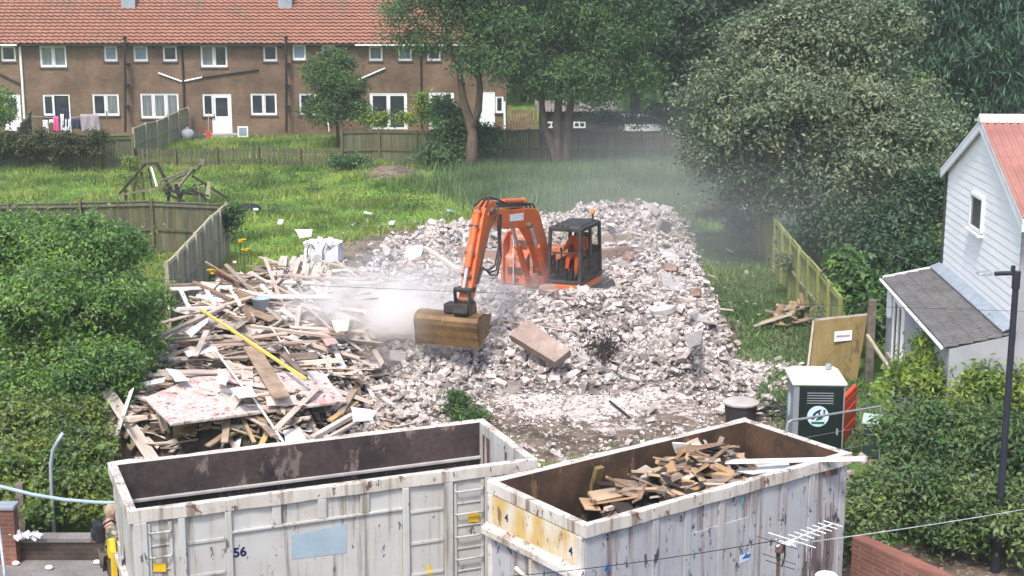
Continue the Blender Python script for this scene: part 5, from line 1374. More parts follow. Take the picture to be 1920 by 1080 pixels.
LIMBS = [("pelvis", "waist"), ("waist", "chest"), ("chest", "neck"), ("neck", "skull"), ("chest", "shl"), ("shl", "ell"), ("ell", "wrl"), ("chest", "shr"), ("shr", "elr"), ("elr", "wrr"),
         ("pelvis", "hpl"), ("hpl", "knl"), ("knl", "anl"), ("anl", "tol"), ("pelvis", "hpr"), ("hpr", "knr"), ("knr", "anr"), ("anr", "tor")]
BR = dict(pelvis=.135, waist=.125, chest=(.15, .12), neck=.055, skull=.07, shl=.062, ell=.043, wrl=.03, shr=.062, elr=.043, wrr=.03, hpl=.085, knl=.058, anl=.04, tol=.035, hpr=.085, knr=.058, anr=.04, tor=.035)
def person(label, base, Fw, Lt, J, jacket, trousers, hair, hands, look=None):
    """J: joint -> (forward, left, up) relative to base; Fw, Lt: facing and left directions"""
    base = V(base)
    Wd = lambda q: base + Fw * q[0] + Lt * q[1] + UP * q[2]
    t = thing("person", label, "person", base)
    JW = {k: (Wd(v), BR[k]) for k, v in J.items()}
    vs_, fs_ = skin_shape(JW, LIMBS, "pelvis")
    b = MB(); b.add(vs_, fs_)
    hd = look or Fw; hl = UP.cross(hd).normalized()
    hc = Wd(J["skull"]) + hd * .02 + UP * .03
    # skull with jaw, nose, ears, brow
    n, m = 16, 12; hv, hf = [], []
    for i in range(m + 1):
        a = math.pi * i / m
        for k in range(n):
            c = 2 * math.pi * k / n
            x, y, z = math.sin(a) * math.cos(c), math.sin(a) * math.sin(c), -math.cos(a)
            jw = 1 - .25 * max(0, -z - .1)
            q = hd * (x * .098 * (1 + .06 * (x > 0) * (z < 0))) + hl * (y * .076 * jw) + UP * (z * .122)
            if x > .9 and -.35 < z < .05: q += hd * .018
            hv.append(hc + q)
    for i in range(m):
        for k in range(n): hf.append((i * n + k, i * n + (k + 1) % n, (i + 1) * n + (k + 1) % n, (i + 1) * n + k))
    b.add(hv, hf)
    b.prism([hc + hd * .095 + UP * .02, hc + hd * .125 - UP * .03, hc + hd * .095 - UP * .035 + hl * .014, hc + hd * .095 - UP * .035 - hl * .014], hd * .001)
    for s_ in (-1, 1): b.ball(hc + hl * (.078 * s_) - hd * .005, (.018, .018, .032), 8, 6)
    for w, e, curl in hands:
        wr, el = Wd(J[w]), Wd(J[e]); d = (wr - el).normalized(); side = d.cross(UP)
        side = side.normalized() if side.length > .05 else Lt.copy(); pn = side.cross(d)
        b.obox(wr + d * .05, d, side, pn, (.10, .085, .03))
        for i, ln in enumerate((.066, .076, .07, .055)):
            o = wr + d * .095 + side * (.032 - i * .021); k1 = o + d * ln * .5 - pn * (.012 * curl); k2 = k1 + d * ln * .3 * (1 - curl * .4) - pn * (.03 * curl); b.tube([o - d * .01, k1, k2], [.0095, .009, .007], 6)
        o = wr + d * .03 + side * .04; b.tube([o, o + d * .03 + side * .022 - pn * .01, o + d * .06 + side * .02 - pn * .025], [.012, .011, .008], 6)
    bd = b.build("body", M["skin"], t, smooth=True)
    for s_ in (-1, 1):
        ey = MB(); ey.ball(hc + hd * .088 + hl * (.03 * s_) + UP * .012, .012, 8, 6); ey.build("eye", M["paper"], bd)
        ey = MB(); ey.ball(hc + hd * .097 + hl * (.03 * s_) + UP * .012, .006, 6, 4); ey.build("pupil", M["dark_cloth"], bd)
    mo = MB(); mo.obox(hc + hd * .092 - UP * .065, hl, hd, UP, (.045, .012, .01)); mo.build("mouth", M["pink_board"], bd)
    G = dict(JW); gr_ = lambda k, e: (JW[k][0], tuple(x + e for x in (BR[k] if isinstance(BR[k], tuple) else (BR[k], BR[k]))))
    jk = {k: gr_(k, .028) for k in ("pelvis", "waist", "chest", "shl", "ell", "shr", "elr")}
    for a, c in (("wrl", "ell"), ("wrr", "elr")): jk[a] = (JW[c][0].lerp(JW[a][0], .93), (.05, .05))
    jk["neck"] = (JW["chest"][0].lerp(JW["neck"][0], .72), (.075, .075))
    vs_, fs_ = skin_shape(jk, [e for e in LIMBS if e[0] in jk and e[1] in jk], "pelvis")
    b = MB(); b.add(vs_, fs_); b.build("jacket", M[jacket], t, smooth=True)
    tr = {k: gr_(k, .022) for k in ("pelvis", "hpl", "knl", "hpr", "knr")}
    for a, c in (("anl", "knl"), ("anr", "knr")): tr[a] = (JW[c][0].lerp(JW[a][0], .92), (.062, .062))
    vs_, fs_ = skin_shape(tr, [e for e in LIMBS if e[0] in tr and e[1] in tr], "pelvis")
    b = MB(); b.add(vs_, fs_); b.build("trousers", M[trousers], t, smooth=True)
    for a, o_ in (("anl", "tol"), ("anr", "tor")):
        vs_, fs_ = skin_shape({"a": (JW[a][0] + UP * .05, .055), "b": (JW[a][0] - UP * .03, .058), "c": (JW[o_][0], .05)}, [("a", "b"), ("b", "c")], "a"); b = MB(); b.add(vs_, fs_); b.build("boot", M["black_rubber"], t, smooth=True)
    # hair cap: upper and back part of the skull, slightly larger
    hv2, hf2 = [], []
    for i in range(m + 1):
        a = math.pi * i / m
        for k in range(n):
            c = 2 * math.pi * k / n
            x, y, z = math.sin(a) * math.cos(c), math.sin(a) * math.sin(c), -math.cos(a)
            hv2.append(hc - hd * .008 + UP * .006 + hd * (x * .108) + hl * (y * .086) + UP * (z * .128) + V((random.gauss(0, .003),) * 3))
    for i in range(m):
        for k in range(n):
            c = 2 * math.pi * (k + .5) / n; a = math.pi * (i + .5) / m; x, z = math.sin(a) * math.cos(c), -math.cos(a)
            if z > .45 or (x < .25 and z > -.45 + .3 * (x > -.2)): hf2.append((i * n + k, i * n + (k + 1) % n, (i + 1) * n + (k + 1) % n, (i + 1) * n + k))
    b = MB(); b.add(hv2, hf2); b.build("hair", M[hair], t, smooth=True)
    return t, Wd
seat_base = E(.06, .79, 1.975)
person("seated excavator operator in an orange hi-vis jacket and trousers, hands on the controls", seat_base, EF, EL,
       dict(pelvis=(.10, 0, .52), waist=(.06, 0, .70), chest=(.05, 0, .92), neck=(.08, 0, 1.10), skull=(.11, 0, 1.20), shl=(.06, .19, 1.02), ell=(.26, .27, .78), wrl=(.52, .26, .74), shr=(.06, -.19, 1.02), elr=(.26, -.27, .78), wrr=(.52, -.26, .74),
            hpl=(.16, .10, .50), knl=(.55, .13, .54), anl=(.66, .13, .10), tol=(.82, .14, .05), hpr=(.16, -.10, .50), knr=(.55, -.13, .54), anr=(.66, -.13, .10), tor=(.82, -.14, .05)),
       "hivis", "hivis", "dark_cloth", [("wrl", "ell", 1.0), ("wrr", "elr", 1.0)])
pf = V((.88, .47, 0)).normalized(); pl = V((-pf.y, pf.x, 0))
pb = PZ(203, 948, 1.76); pb = V((pb.x, pb.y, 0.008))
pt_, PW = person("person in a camouflage jacket with a dark rucksack standing at the empty skip's end", pb, pf, pl,
       dict(pelvis=(0, 0, .95), waist=(.01, 0, 1.12), chest=(0, 0, 1.36), neck=(.01, 0, 1.52), skull=(.03, 0, 1.62), shl=(0, .20, 1.45), ell=(.10, .27, 1.20), wrl=(.26, .10, 1.40), shr=(0, -.20, 1.45), elr=(.02, -.27, 1.17), wrr=(.14, -.25, .93),
            hpl=(0, .10, .91), knl=(.05, .12, .50), anl=(-.02, .13, .09), tol=(.15, .15, .04), hpr=(0, -.10, .91), knr=(.02, -.12, .50), anr=(-.06, -.13, .09), tor=(.12, -.15, .04)),
       "camo", "trouser", "hair_fair", [("wrl", "ell", .9), ("wrr", "elr", .6)])
b = MB(); q = PW((-.17, 0.02, 1.36)); b.obox(q, pf, pl, UP, (.13, .26, .28)); b.obox(q - pf * .075 - UP * .04, pf, pl, UP, (.05, .19, .16))
rk = b.build("rucksack", M["dark_cloth"], label="small dark rucksack on the back of the person in camouflage", cat="rucksack", origin=q - UP * .2, bevel=.05)
b = MB()
for s_ in (-.14, .14): b.tube([PW((-.14, s_, 1.50)), PW((.0, s_, 1.565)), PW((.17, s_, 1.45)), PW((.185, s_ * 1.1, 1.28)), PW((-.12, s_ * 1.25, 1.16))], .018, 6)
b.build("strap", M["dark_cloth"], rk)

# ------------------------------------------------------------------ brick rubble
def mound(name, f, x0, x1, y0, y1, s, m, rough, kind="stuff"):
    xs = np.arange(x0, x1, s); ys = np.arange(y0, y1, s); X, Y = np.meshgrid(xs, ys)
    h = f(X, Y); Z = zg(X, Y) + h + rng.normal(0, rough, X.shape) * (h > .03) - .03
    n_, m_ = len(xs), len(ys); ix = np.arange(n_ * m_).reshape(m_, n_)
    F = np.stack([ix[:-1, :-1], ix[:-1, 1:], ix[1:, 1:], ix[1:, :-1]], -1).reshape(-1, 4)
    keep = (h.ravel()[F] > .03).any(1)
    F = F[keep]; used, inv = np.unique(F, return_inverse=True)
    return tag(np_mesh(name, np.stack([X, Y, Z], -1).reshape(-1, 3)[used], inv.reshape(-1, 4), m), kind=kind)
mound("rubble", hr, -7, 8, 29, 54, .12, M["rubble_dust_shade"], .025)
BF = np.array([(3, 2, 1, 0), (4, 5, 6, 7), (0, 1, 5, 4), (1, 2, 6, 5), (2, 3, 7, 6), (3, 0, 4, 7)])
CN = np.array([(-1, -1, -1), (1, -1, -1), (1, 1, -1), (-1, 1, -1), (-1, -1, 1), (1, -1, 1), (1, 1, 1), (-1, 1, 1)]) * .5
def eul(a, b, c):
    ca, sa, cb, sb, cc, sc_ = np.cos(a), np.sin(a), np.cos(b), np.sin(b), np.cos(c), np.sin(c)
    z = np.zeros_like(a); o = np.ones_like(a)
    Rz = np.stack([np.stack([cc, -sc_, z], -1), np.stack([sc_, cc, z], -1), np.stack([z, z, o], -1)], -2)
    Ry = np.stack([np.stack([cb, z, sb], -1), np.stack([z, o, z], -1), np.stack([-sb, z, cb], -1)], -2)
    Rx = np.stack([np.stack([o, z, z], -1), np.stack([z, ca, -sa], -1), np.stack([z, sa, ca], -1)], -2)
    return Rz @ Ry @ Rx
def boxes(P, S, A, jit):
    n = len(P); v = CN[None] * S[:, None, :] * (1 + rng.normal(0, jit, (n, 8, 3)))
    v = np.einsum('nij,nkj->nki', A, v) + P[:, None, :]
    f = (np.arange(n)[:, None, None] * 8 + BF[None]).reshape(-1, 4)
    return v.reshape(-1, 3), f
BRK = np.array([.225, .105, .072])
def brick_field(n, x0, x1, y0, y1, f):
    p = scatter(n, x0, x1, y0, y1, f); k = len(p)
    kind = rng.random(k)
    S = np.where((kind < .5)[:, None], BRK * rng.uniform(1.0, 1.25, (k, 3)), np.where((kind < .86)[:, None], BRK * rng.uniform(.7, 1.2, (k, 1)) * [.6, 1.1, 1.1], np.where((kind < .97)[:, None], rng.uniform(.06, .28, (k, 3)) * [1, .9, .5], rng.uniform(.2, .5, (k, 3)) * [1, .8, .35])))
    A = eul(rng.normal(0, .55, k), rng.normal(0, .45, k), rng.uniform(0, 2 * np.pi, k))
    z = ztop(p[:, 0], p[:, 1]) + np.abs(rng.normal(.03, .07, k))
    return np.column_stack([p, z]), S, A
mask = lambda x, y: np.clip(in_rubble(x, y) * 1.1, 0, 1) * (0.38 + .62 * (wob(x, y, 1.4, 9) > -.25))
P, S, A = brick_field(14500, -5.6, 7, 31.5, 53, mask)
v, f = boxes(P, S, A, .025)
# scattered fringe
P2, S2_, A2 = brick_field(5200, -4.5, 7.2, 26.5, 34.5, lambda x, y: np.clip(.75 * np.exp(-((34.2 - y) / 1.9) ** 2) + .05 + .5 * np.exp(-(((x + 2.2) / 1.6) ** 2 + ((y - 32) / 2) ** 2)) - 1.0 * np.exp(-(((x - 1.7) / 1.7) ** 2 + ((y - 31.8) / 1.5) ** 2)), 0.015, 1) * sstep(-5, -3.2, x))
v2, f2 = boxes(P2, S2_ * .85, A2, .04)
P3, S3, A3 = brick_field(700, -6.5, 7.6, 38, 55, lambda x, y: np.clip(1 - in_rubble(x, y), 0, 1) * np.exp(-np.maximum(0, np.maximum(np.maximum(-4.8 - x, x - 6), y - 52)) / .6) * .9)
v3, f3 = boxes(P3, S3 * .9, A3, .09)
vv = np.concatenate([v, v2, v3]); ff = np.concatenate([f, f2 + len(v), f3 + len(v) + len(v2)])
tag(np_mesh("brick_rubble", vv, ff, M["rubble_brick"]), kind="stuff")
# fine chips and grit
p = scatter(16000, -5, 6.6, 27.5, 35.5, lambda x, y: np.clip(.25 + .75 * np.exp(-((32.5 - y) / 2.2) ** 2), 0, 1) * (wob(x, y, 2.2, 3.3) > -.35))
k = len(p); v, f = boxes(np.column_stack([p, ztop(p[:, 0], p[:, 1]) + .005]), rng.uniform(.02, .09, (k, 3)) * [1, .8, .4], eul(rng.normal(0, .3, k), rng.normal(0, .3, k), rng.uniform(0, 6.3, k)), .15)
tag(np_mesh("rubble_chips", v, f, M["rubble_brick"]), kind="stuff")
# the loose bricks that show largest, each an object of its own
protos = []
for i in range(6):
    s_ = BRK * ([1, 1, 1] if i < 3 else [.6, 1, 1] if i < 5 else [.85, 1.3, 1.4])
    v, f = boxes(np.zeros((1, 3)), np.array([s_]), np.eye(3)[None], .03)
    me = bpy.data.meshes.new("loose_brick"); me.from_pydata(v.tolist(), [], f.tolist()); me.update(); me.materials.append(M["rubble_brick_obj"]); protos.append(me)
p = scatter(3000, -3.6, 5.8, 32.2, 36.6, lambda x, y: np.clip(in_rubble(x, y) + .12, 0, 1))[:297]
for q in p:
    o = bpy.data.objects.new("loose_brick", random.choice(protos)); C.objects.link(o)
    o.location = (q[0], q[1], float(ztop(q[0], q[1])) + .07 + abs(random.gauss(0, .02)))
    o.rotation_euler = (random.gauss(0, .5), random.gauss(0, .4), random.uniform(0, 6.3))
    k = random.uniform(1.05, 1.3); o.scale = (k, k, k)
    tag(o, "pale dusty brick lying loose on the near slope of the rubble", "brick", "loose bricks on the near slope of the rubble")

# ------------------------------------------------------------------ bigger things on the rubble
def hpt(px, py, h):
    """point h metres above the heap / ground surface"""
    p = PG(px, py)
    for _ in range(14): p = PZ(px, py, .5 * p.z + .5 * (float(ztop(p.x, p.y)) + h))
    return p
def slab(name, label, cat, pts, th, m, group=None, bevel=.012, rough=0.0):
    """pts: corners of the upper face"""
    pts = [V(q) for q in pts]; n = (pts[1] - pts[0]).cross(pts[2] - pts[0]).normalized()
    if n.z < 0: n = -n
    b = MB(); c = sum(pts, V()) / len(pts)
    if rough:
        q = []
        for i, a in enumerate(pts):
            d = pts[(i + 1) % len(pts)]
            for k in range(4): q.append(a.lerp(d, (k + random.uniform(-.2, .2) * (k > 0)) / 4) + (a - c).normalized() * random.uniform(-rough, rough * .4) * (k > 0))
        pts = q
    b.prism(pts, -n * th)
    return b.build(name, M[m], bevel=bevel, origin=c - n * th, label=label, cat=cat, group=group)
slab("concrete_slab", "large thick tan concrete slab tilted on the rubble right of the bucket", "slab", [PZ(987, 598, 1.80), PZ(1070, 655, 1.25), PZ(1040, 679, 1.0), PZ(955, 627, 1.50)], .26, "slab_tan", rough=.02)
def flat(name, label, cat, px, zs, th, m, rough=.03, group=None):
    zs = zs if hasattr(zs, '__len__') else [zs] * len(px)
    pts = []
    for q, z in zip(px, zs):
        a = PG(*q); b = PZ(q[0], q[1], float(ztop(a.x, a.y)) + z)
        for _ in range(4): b = PZ(q[0], q[1], float(ztop(b.x, b.y)) + z)
        pts.append(b)
    return slab(name, label, cat, pts, th, m, group, .004, rough)
flat("concrete_slab", "flat grey broken slab at the right edge of the rubble", "slab", [(1238, 508), (1272, 507), (1304, 548), (1245, 542)], [.2, .12, .1, .25], .10, "concrete")
flat("concrete_slab", "upright grey-mauve slab chunk on the back right of the rubble", "slab", [(1228, 432), (1240, 408), (1258, 415), (1254, 432)], [.15, .5, .45, .15], .10, "concrete")
flat("concrete_slab", "rounded grey slab fragment on the right slope of the rubble", "slab", [(1288, 588), (1318, 576), (1342, 592), (1338, 606), (1300, 600)], [.15, .15, .12, .12, .15], .09, "concrete")
flat("concrete_slab", "pale angular slab fragment low on the right slope", "slab", [(1286, 625), (1318, 618), (1314, 645), (1296, 652)], [.18, .18, .1, .12], .08, "concrete")
flat("concrete_slab", "pale broken slab leaning above the flat grey slab", "slab", [(1232, 462), (1272, 480), (1275, 500), (1248, 488)], [.35, .25, .1, .2], .08, "concrete")
flat("plaster_board", "pointed white board on top of the far rubble", "board", [(1108, 397), (1124, 382), (1140, 396), (1125, 401)], [.25, .6, .3, .2], .03, "plaster")
flat("plaster_board", "long white board across the far right rubble", "board", [(1170, 402), (1208, 386), (1214, 393), (1178, 410)], [.3, .4, .35, .25], .04, "plaster")
flat("plaster_board", "wide pale board lying behind the excavator cab", "board", [(1122, 405), (1150, 413), (1152, 424), (1120, 415)], [.3, .25, .2, .2], .03, "plaster")
flat("plaster_board", "square white board on the left of the rubble", "board", [(763, 462), (793, 459), (788, 488), (757, 484)], [.45, .45, .12, .12], .03, "plaster")
flat("plaster_board", "white board between the excavator arm and the far field", "board", [(828, 423), (862, 424), (858, 445), (822, 443)], [.3, .35, .15, .15], .03, "plaster")
flat("plaster_board", "white sheet lying under the excavator boom", "board", [(928, 436), (975, 432), (978, 450), (926, 452)], [.45, .45, .25, .25], .03, "plaster")
flat("plaster_board", "white curled sheet at the edge of the grass behind the bulk bag", "sheet", [(553, 430), (586, 430), (584, 444), (562, 447)], [.28, .25, .05, .06], .02, "plaster")
flat("mattress", "dark blue-grey mattress lying left of the rubble", "mattress", [(678, 487), (726, 475), (736, 478), (700, 496)], [.22, .22, .2, .2], .16, "mattress", rough=.0)
flat("plaster_board", "broken white board on the dusty ground near the fence", "board", [(1405, 685), (1432, 678), (1440, 685), (1412, 693)], [.10, .10, .08, .08], .06, "plaster")
def stick(name, label, cat, a, b, w, h, m, za=.1, zb=.1, group=None):
    q = []
    for (px, py), z in ((a, za), (b, zb)):
        p = PG(px, py)
        for _ in range(6): p = PZ(px, py, float(ztop(p.x, p.y)) + z)
        q.append(p)
    mb = MB(); mb.bar(q[0], q[1], w, h)
    return mb.build(name, M[m], origin=q[0], label=label, cat=cat, group=group, bevel=.003)
stick("timber_batten", "upright pale timber batten leaning on the rubble right of the tan slab", "batten", (1086, 577), (1073, 681), .10, .06, "wood_pale_obj", .3, .25)
stick("timber_batten", "long pale timber beam in the rubble left of the excavator arm", "beam", (797, 465), (862, 508), .16, .1, "wood_pale_obj", .3, .25)
stick("timber_batten", "thin pale stick below the bucket's right corner", "stick", (905, 655), (948, 704), .05, .03, "wood_pale_obj", .25, .2)
stick("timber_batten", "grey timber beam lying behind the excavator cab", "beam", (1120, 451), (1186, 445), .22, .28, "wood_brown_obj", .18, .18)
stick("timber_batten", "thin dark pole lying on the dust in front of the rubble", "pole", (1143, 752), (1182, 784), .045, .035, "wood_dark", .08, .03)
for i, (a, b, lab) in enumerate([((858, 462), (952, 470), "low remains of a brick wall left of the excavator boom"), ((1122, 468), (1182, 462), "low remains of a brick wall behind the excavator cab")]):
    p, q = PG(*a, 1.0), PG(*b, 1.0)
    mb = MB(); mb.bar(V((p.x, p.y, p.z - .38)), V((q.x, q.y, q.z - .38)), .24, .75); mb.build("brick_wall", M["old_brick"], origin=(p.x, p.y, p.z - .7), label=lab, cat="wall", bevel=.01)
# wispy dead weed on the near slope
q = PG(1135, 690, .2); tw = MB()
for i in range(70):
    a = V((q.x + random.gauss(0, .18), q.y + random.gauss(0, .2), float(ztop(q.x, q.y)) - .05)); e = a + V((random.gauss(0, .28), random.gauss(0, .2), random.uniform(.3, 1.0)))
    tw.tube(wig(a, e, 3, .06), [.008, .006, .005, .003], 4)
    for _ in range(3): tw.ball(a.lerp(e, random.uniform(.5, 1)) + V((random.gauss(0, .05), random.gauss(0, .05), 0)), random.uniform(.012, .03), 5, 4)
tw.build("dead_weed", M["wood_dark"], origin=(q.x, q.y, float(ztop(q.x, q.y))), label="wispy dead grey weed standing on the near slope of the rubble", cat="weed")

# small grit over the whole heap, snapped laths and bent bars among the bricks
p = scatter(26000, -5.5, 7, 32.5, 52.5, lambda x, y: in_rubble(x, y)); k = len(p)
v, f = boxes(np.column_stack([p, ztop(p[:, 0], p[:, 1]) + np.abs(rng.normal(.01, .05, k))]), rng.uniform(.03, .11, (k, 3)) * [1, .8, .5], eul(rng.normal(0, .4, k), rng.normal(0, .4, k), rng.uniform(0, 6.3, k)), .12)
tag(np_mesh("rubble_chips", v, f, M["rubble_brick"]), kind="stuff")
p = scatter(2000, -4.6, 6, 33.5, 51.5, lambda x, y: .12 * in_rubble(x, y)); k = len(p)
v, f = boxes(np.column_stack([p, ztop(p[:, 0], p[:, 1]) + .10]), np.stack([rng.uniform(.3, 1.3, k), rng.uniform(.03, .08, k), rng.uniform(.02, .04, k)], -1), eul(rng.normal(0, .3, k), rng.normal(0, .18, k), rng.uniform(0, 6.3, k)), .05)
tag(np_mesh("wood_splinters", v, f, M["wood_pale"]), kind="stuff")
# chunks of wall still held together by mortar
for i, q in enumerate(scatter(900, -4.2, 5.6, 33.4, 51, lambda x, y: in_rubble(x, y))[:44]):
    s_ = np.array([random.uniform(.35, .75), random.uniform(.25, .5), random.uniform(.1, .22)])
    n_ = random.randint(5, 7); o = V((q[0], q[1], float(ztop(q[0], q[1])) + .10)); mb = MB()
    ax, ay, az = rot_axes(V((random.gauss(0, 1), random.gauss(0, 1), random.gauss(0, .45))), (UP + V((random.gauss(0, .4), random.gauss(0, .4), 0))).normalized())
    pts = [o + ax * (s_[0] / 2 * math.cos(t_) * random.uniform(.7, 1.1)) + ay * (s_[1] / 2 * math.sin(t_) * random.uniform(.7, 1.1)) for t_ in np.linspace(0, 6.283, n_, endpoint=False)]
    mb.prism(pts, az * s_[2]); mb.build("masonry_chunk", M["concrete"] if i % 3 else M["old_brick"], origin=o, label="broken grey masonry chunk bedded in the rubble" if i % 3 else "broken brickwork chunk bedded in the rubble", cat="masonry", group="grey masonry chunks in the rubble" if i % 3 else "brickwork chunks in the rubble", bevel=.01)

# ------------------------------------------------------------------ timber heap
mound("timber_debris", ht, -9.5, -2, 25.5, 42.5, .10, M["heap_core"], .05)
def strips(n, x0, x1, y0, y1, f, ztopf, m, name, L0=.25, L1=1.2, tilt=.2, lift=.05):
    p = scatter(n, x0, x1, y0, y1, f); k = len(p)
    S = np.stack([rng.uniform(L0, L1, k) * rng.uniform(.4, 1, k), rng.uniform(.03, .14, k), rng.uniform(.012, .04, k)], -1)
    A = eul(rng.normal(0, .35, k), rng.normal(0, tilt, k), rng.normal(-.6, 1.0, k))
    v, f = boxes(np.column_stack([p, ztopf(p[:, 0], p[:, 1]) + np.abs(rng.normal(0, lift, k))]), S, A, .08)
    return tag(np_mesh(name, v, f, M[m]), kind="stuff")
hm = lambda x, y: np.clip(ht(x, y) * 1.6, 0, 1)
strips(3000, -9.6, -2.5, 26, 42, hm, lambda x, y: ztop(x, y), "wood_pale", "wood_splinters")
strips(1500, -9.6, -2.5, 26, 42, hm, lambda x, y: ztop(x, y), "wood_brown", "wood_splinters", L0=.2, L1=.9)
strips(600, -9.6, -2.5, 26, 42, hm, lambda x, y: ztop(x, y), "white_paint_wood", "wood_splinters", L0=.2, L1=.8)
strips(900, -4.4, -1.2, 28, 36, lambda x, y: .6 * np.exp(-((x + 2.9) / .9) ** 2), lambda x, y: ztop(x, y), "wood_pale", "wood_splinters", L0=.15, L1=.7)
def unit_plank(m, j=.03):
    v, f = boxes(np.zeros((1, 3)), np.ones((1, 3)), np.eye(3)[None], j)
    me = bpy.data.meshes.new("loose_plank"); me.from_pydata(v.tolist(), [], f.tolist()); me.update(); me.materials.append(M[m]); return me
kinds = [("wood_pale_obj", "pale splintered plank lying loose in the timber heap", 150), ("wood_brown_obj", "brown broken plank lying loose in the timber heap", 80), ("white_paint_wood", "white-painted board lying loose in the timber heap", 30)]
def heap_pose(o, x, y, S, yaw, tl=.12, lift=.06):
    e = .3
    g1 = (float(ztop(x + e, y)) - float(ztop(x - e, y))) / (2 * e); g2 = (float(ztop(x, y + e)) - float(ztop(x, y - e))) / (2 * e)
    n = V((-g1 * .6, -g2 * .6, 1)).normalized(); d = V((math.cos(yaw), math.sin(yaw), 0)); d = (d - n * d.dot(n)).normalized()
    d = (d + UP * random.gauss(0, tl)).normalized(); n = (n - d * n.dot(d)).normalized(); s_ = n.cross(d)
    rr = random.gauss(0, .3); n, s_ = n * math.cos(rr) + s_ * math.sin(rr), s_ * math.cos(rr) - n * math.sin(rr)
    o.matrix_world = Matrix.Translation((x, y, float(ztop(x, y)) + lift)) @ Matrix((d, s_, n)).transposed().to_4x4() @ Matrix.Diagonal((*S, 1))
for m, lab, cnt in kinds:
    pr = [unit_plank(m) for _ in range(3)]
    p = scatter(4000, -9.2, -2.9, 27.4, 39.8, hm)[:cnt]
    for q in p:
        o = bpy.data.objects.new("loose_plank", random.choice(pr)); C.objects.link(o)
        S = (random.choice((.7, 1.0, 1.5, 2.1, 2.8)) * random.uniform(.7, 1.1), random.choice((.06, .09, .12, .16, .24)), random.choice((.025, .03, .05)))
        if m == 'white_paint_wood': S = (min(S[0], 1.4), min(S[1], .12), S[2])
        heap_pose(o, q[0], q[1], S, random.choice((random.gauss(-.75, .35), random.gauss(.1, .3), random.uniform(0, 3.1))), lift=random.uniform(.06, .28))
        tag(o, lab, "plank", lab.split(" plank")[0].split(" board")[0] + " boards of the timber heap")
def hpt(px, py, h):
    """point h metres above the heap / ground surface"""
    p = PG(px, py)
    for _ in range(12): p = PZ(px, py, .5 * p.z + .5 * (float(ztop(p.x, p.y)) + h))
    return p
pr = [unit_plank("wood_pale_obj", .01) for _ in range(3)] + [unit_plank("wood_brown_obj", .01)]
p = scatter(600, -8.0, -3.4, 31.2, 39.4, hm)[:32]
for q in p:
    o = bpy.data.objects.new("roof_batten", random.choice(pr)); C.objects.link(o)
    heap_pose(o, q[0], q[1], (random.uniform(1.6, 3.0), random.choice((.06, .09, .11)), random.choice((.05, .07))), random.choice((random.gauss(-.8, .2), random.gauss(.15, .2), random.gauss(1.9, .3))), .10, random.uniform(.2, .42))
    tag(o, "long squared roof batten lying across the top of the timber heap", "batten", "long battens across the timber heap")
# large flaking sheet at the front
A_, B_, C_, D_, E_ = PZ(271, 745, 1.40), PZ(320, 794, 1.28), PZ(650, 751, 1.12), PZ(604, 694, 1.40), PZ(366, 706, 1.52)
sh = slab("flaking_panel", "large flaking pinkish-white panel on the front of the timber heap", "panel", [A_, B_, C_, D_, E_], .06, "flaking_panel", rough=.03)
def board(name, label, cat, pts, th, m, group=None, rough=.015):
    return slab(name, label, cat, [V(q) for q in pts], th, m, group, .003, rough)
board("hardboard_sheet", "long tan hardboard sheet leaning under the flaking panel's left half", "board", [PZ(322, 790, 1.15), PZ(414, 770, 1.15), PZ(412, 795, .75), PZ(326, 822, .62)], .02, "board_tan")
board("hardboard_sheet", "short tan hardboard sheet leaning under the flaking panel's middle", "board", [PZ(412, 768, 1.1), PZ(444, 762, 1.1), PZ(454, 812, .55), PZ(412, 806, .62)], .02, "board_tan")
def member(name, label, cat, a, b, za, zb, w, h, m, group=None):
    p, q = PZ(a[0], a[1], za), PZ(b[0], b[1], zb)
    mb = MB(); mb.bar(p, q, w, h); return mb.build(name, M[m], origin=p, label=label, cat=cat, group=group, bevel=.003)
member("timber_beam", "long brown beam lying across the back of the timber heap", "beam", (309, 538), (592, 528), 1.75, 1.75, .12, .14, "wood_brown_obj")
member("yellow_pole", "long yellow pole lying diagonally across the timber heap", "pole", (376, 580), (573, 711), 2.05, 1.55, .06, .055, "yellow_pole")
member("wide_plank", "wide dark grey-brown plank lying on the flaking panel", "plank", (470, 650), (528, 745), 1.72, 1.48, .34, .04, "wood_brown_obj")
member("timber_post", "pale upright post standing in the middle of the timber heap", "post", (562, 575), (552, 645), 2.0, 1.35, .11, .08, "wood_pale_obj")
member("thin_batten", "long thin white batten hanging over the front edge of the flaking panel", "batten", (470, 738), (532, 830), 1.5, .85, .04, .03, "white_paint_wood")
member("thin_batten", "long thin white batten lying behind the flaking panel", "batten", (402, 655), (457, 728), 1.65, 1.5, .04, .03, "white_paint_wood")
member("timber_beam", "short dark beam leaning beside the wide grey-brown plank", "beam", (530, 665), (572, 705), 1.6, 1.45, .12, .06, "wood_brown_obj")
member("timber_beam", "narrow pale plank standing up left of the yellow pole", "plank", (388, 620), (366, 668), 1.95, 1.6, .13, .03, "wood_pale_obj")
member("metal_tube", "grey metal tube sticking up at the left front of the timber heap", "tube", (241, 812), (266, 752), .55, 1.1, .05, .05, "galv")
member("mossy_plank", "yellow-green mossy plank standing at the left front of the timber heap", "plank", (260, 822), (272, 768), .5, 1.05, .11, .04, "yellow_pole")
member("timber_beam", "brown post leaning under the flaking panel's left corner", "beam", (318, 842), (296, 772), .35, 1.2, .07, .07, "wood_pale_obj")
member("timber_beam", "second brown post leaning under the flaking panel's left corner", "beam", (328, 840), (305, 775), .35, 1.2, .07, .06, "wood_pale_obj")
member("timber_beam", "pale beam on the front right of the heap leaning over the skip", "beam", (585, 822), (662, 778), .75, .9, .13, .09, "wood_pale_obj")
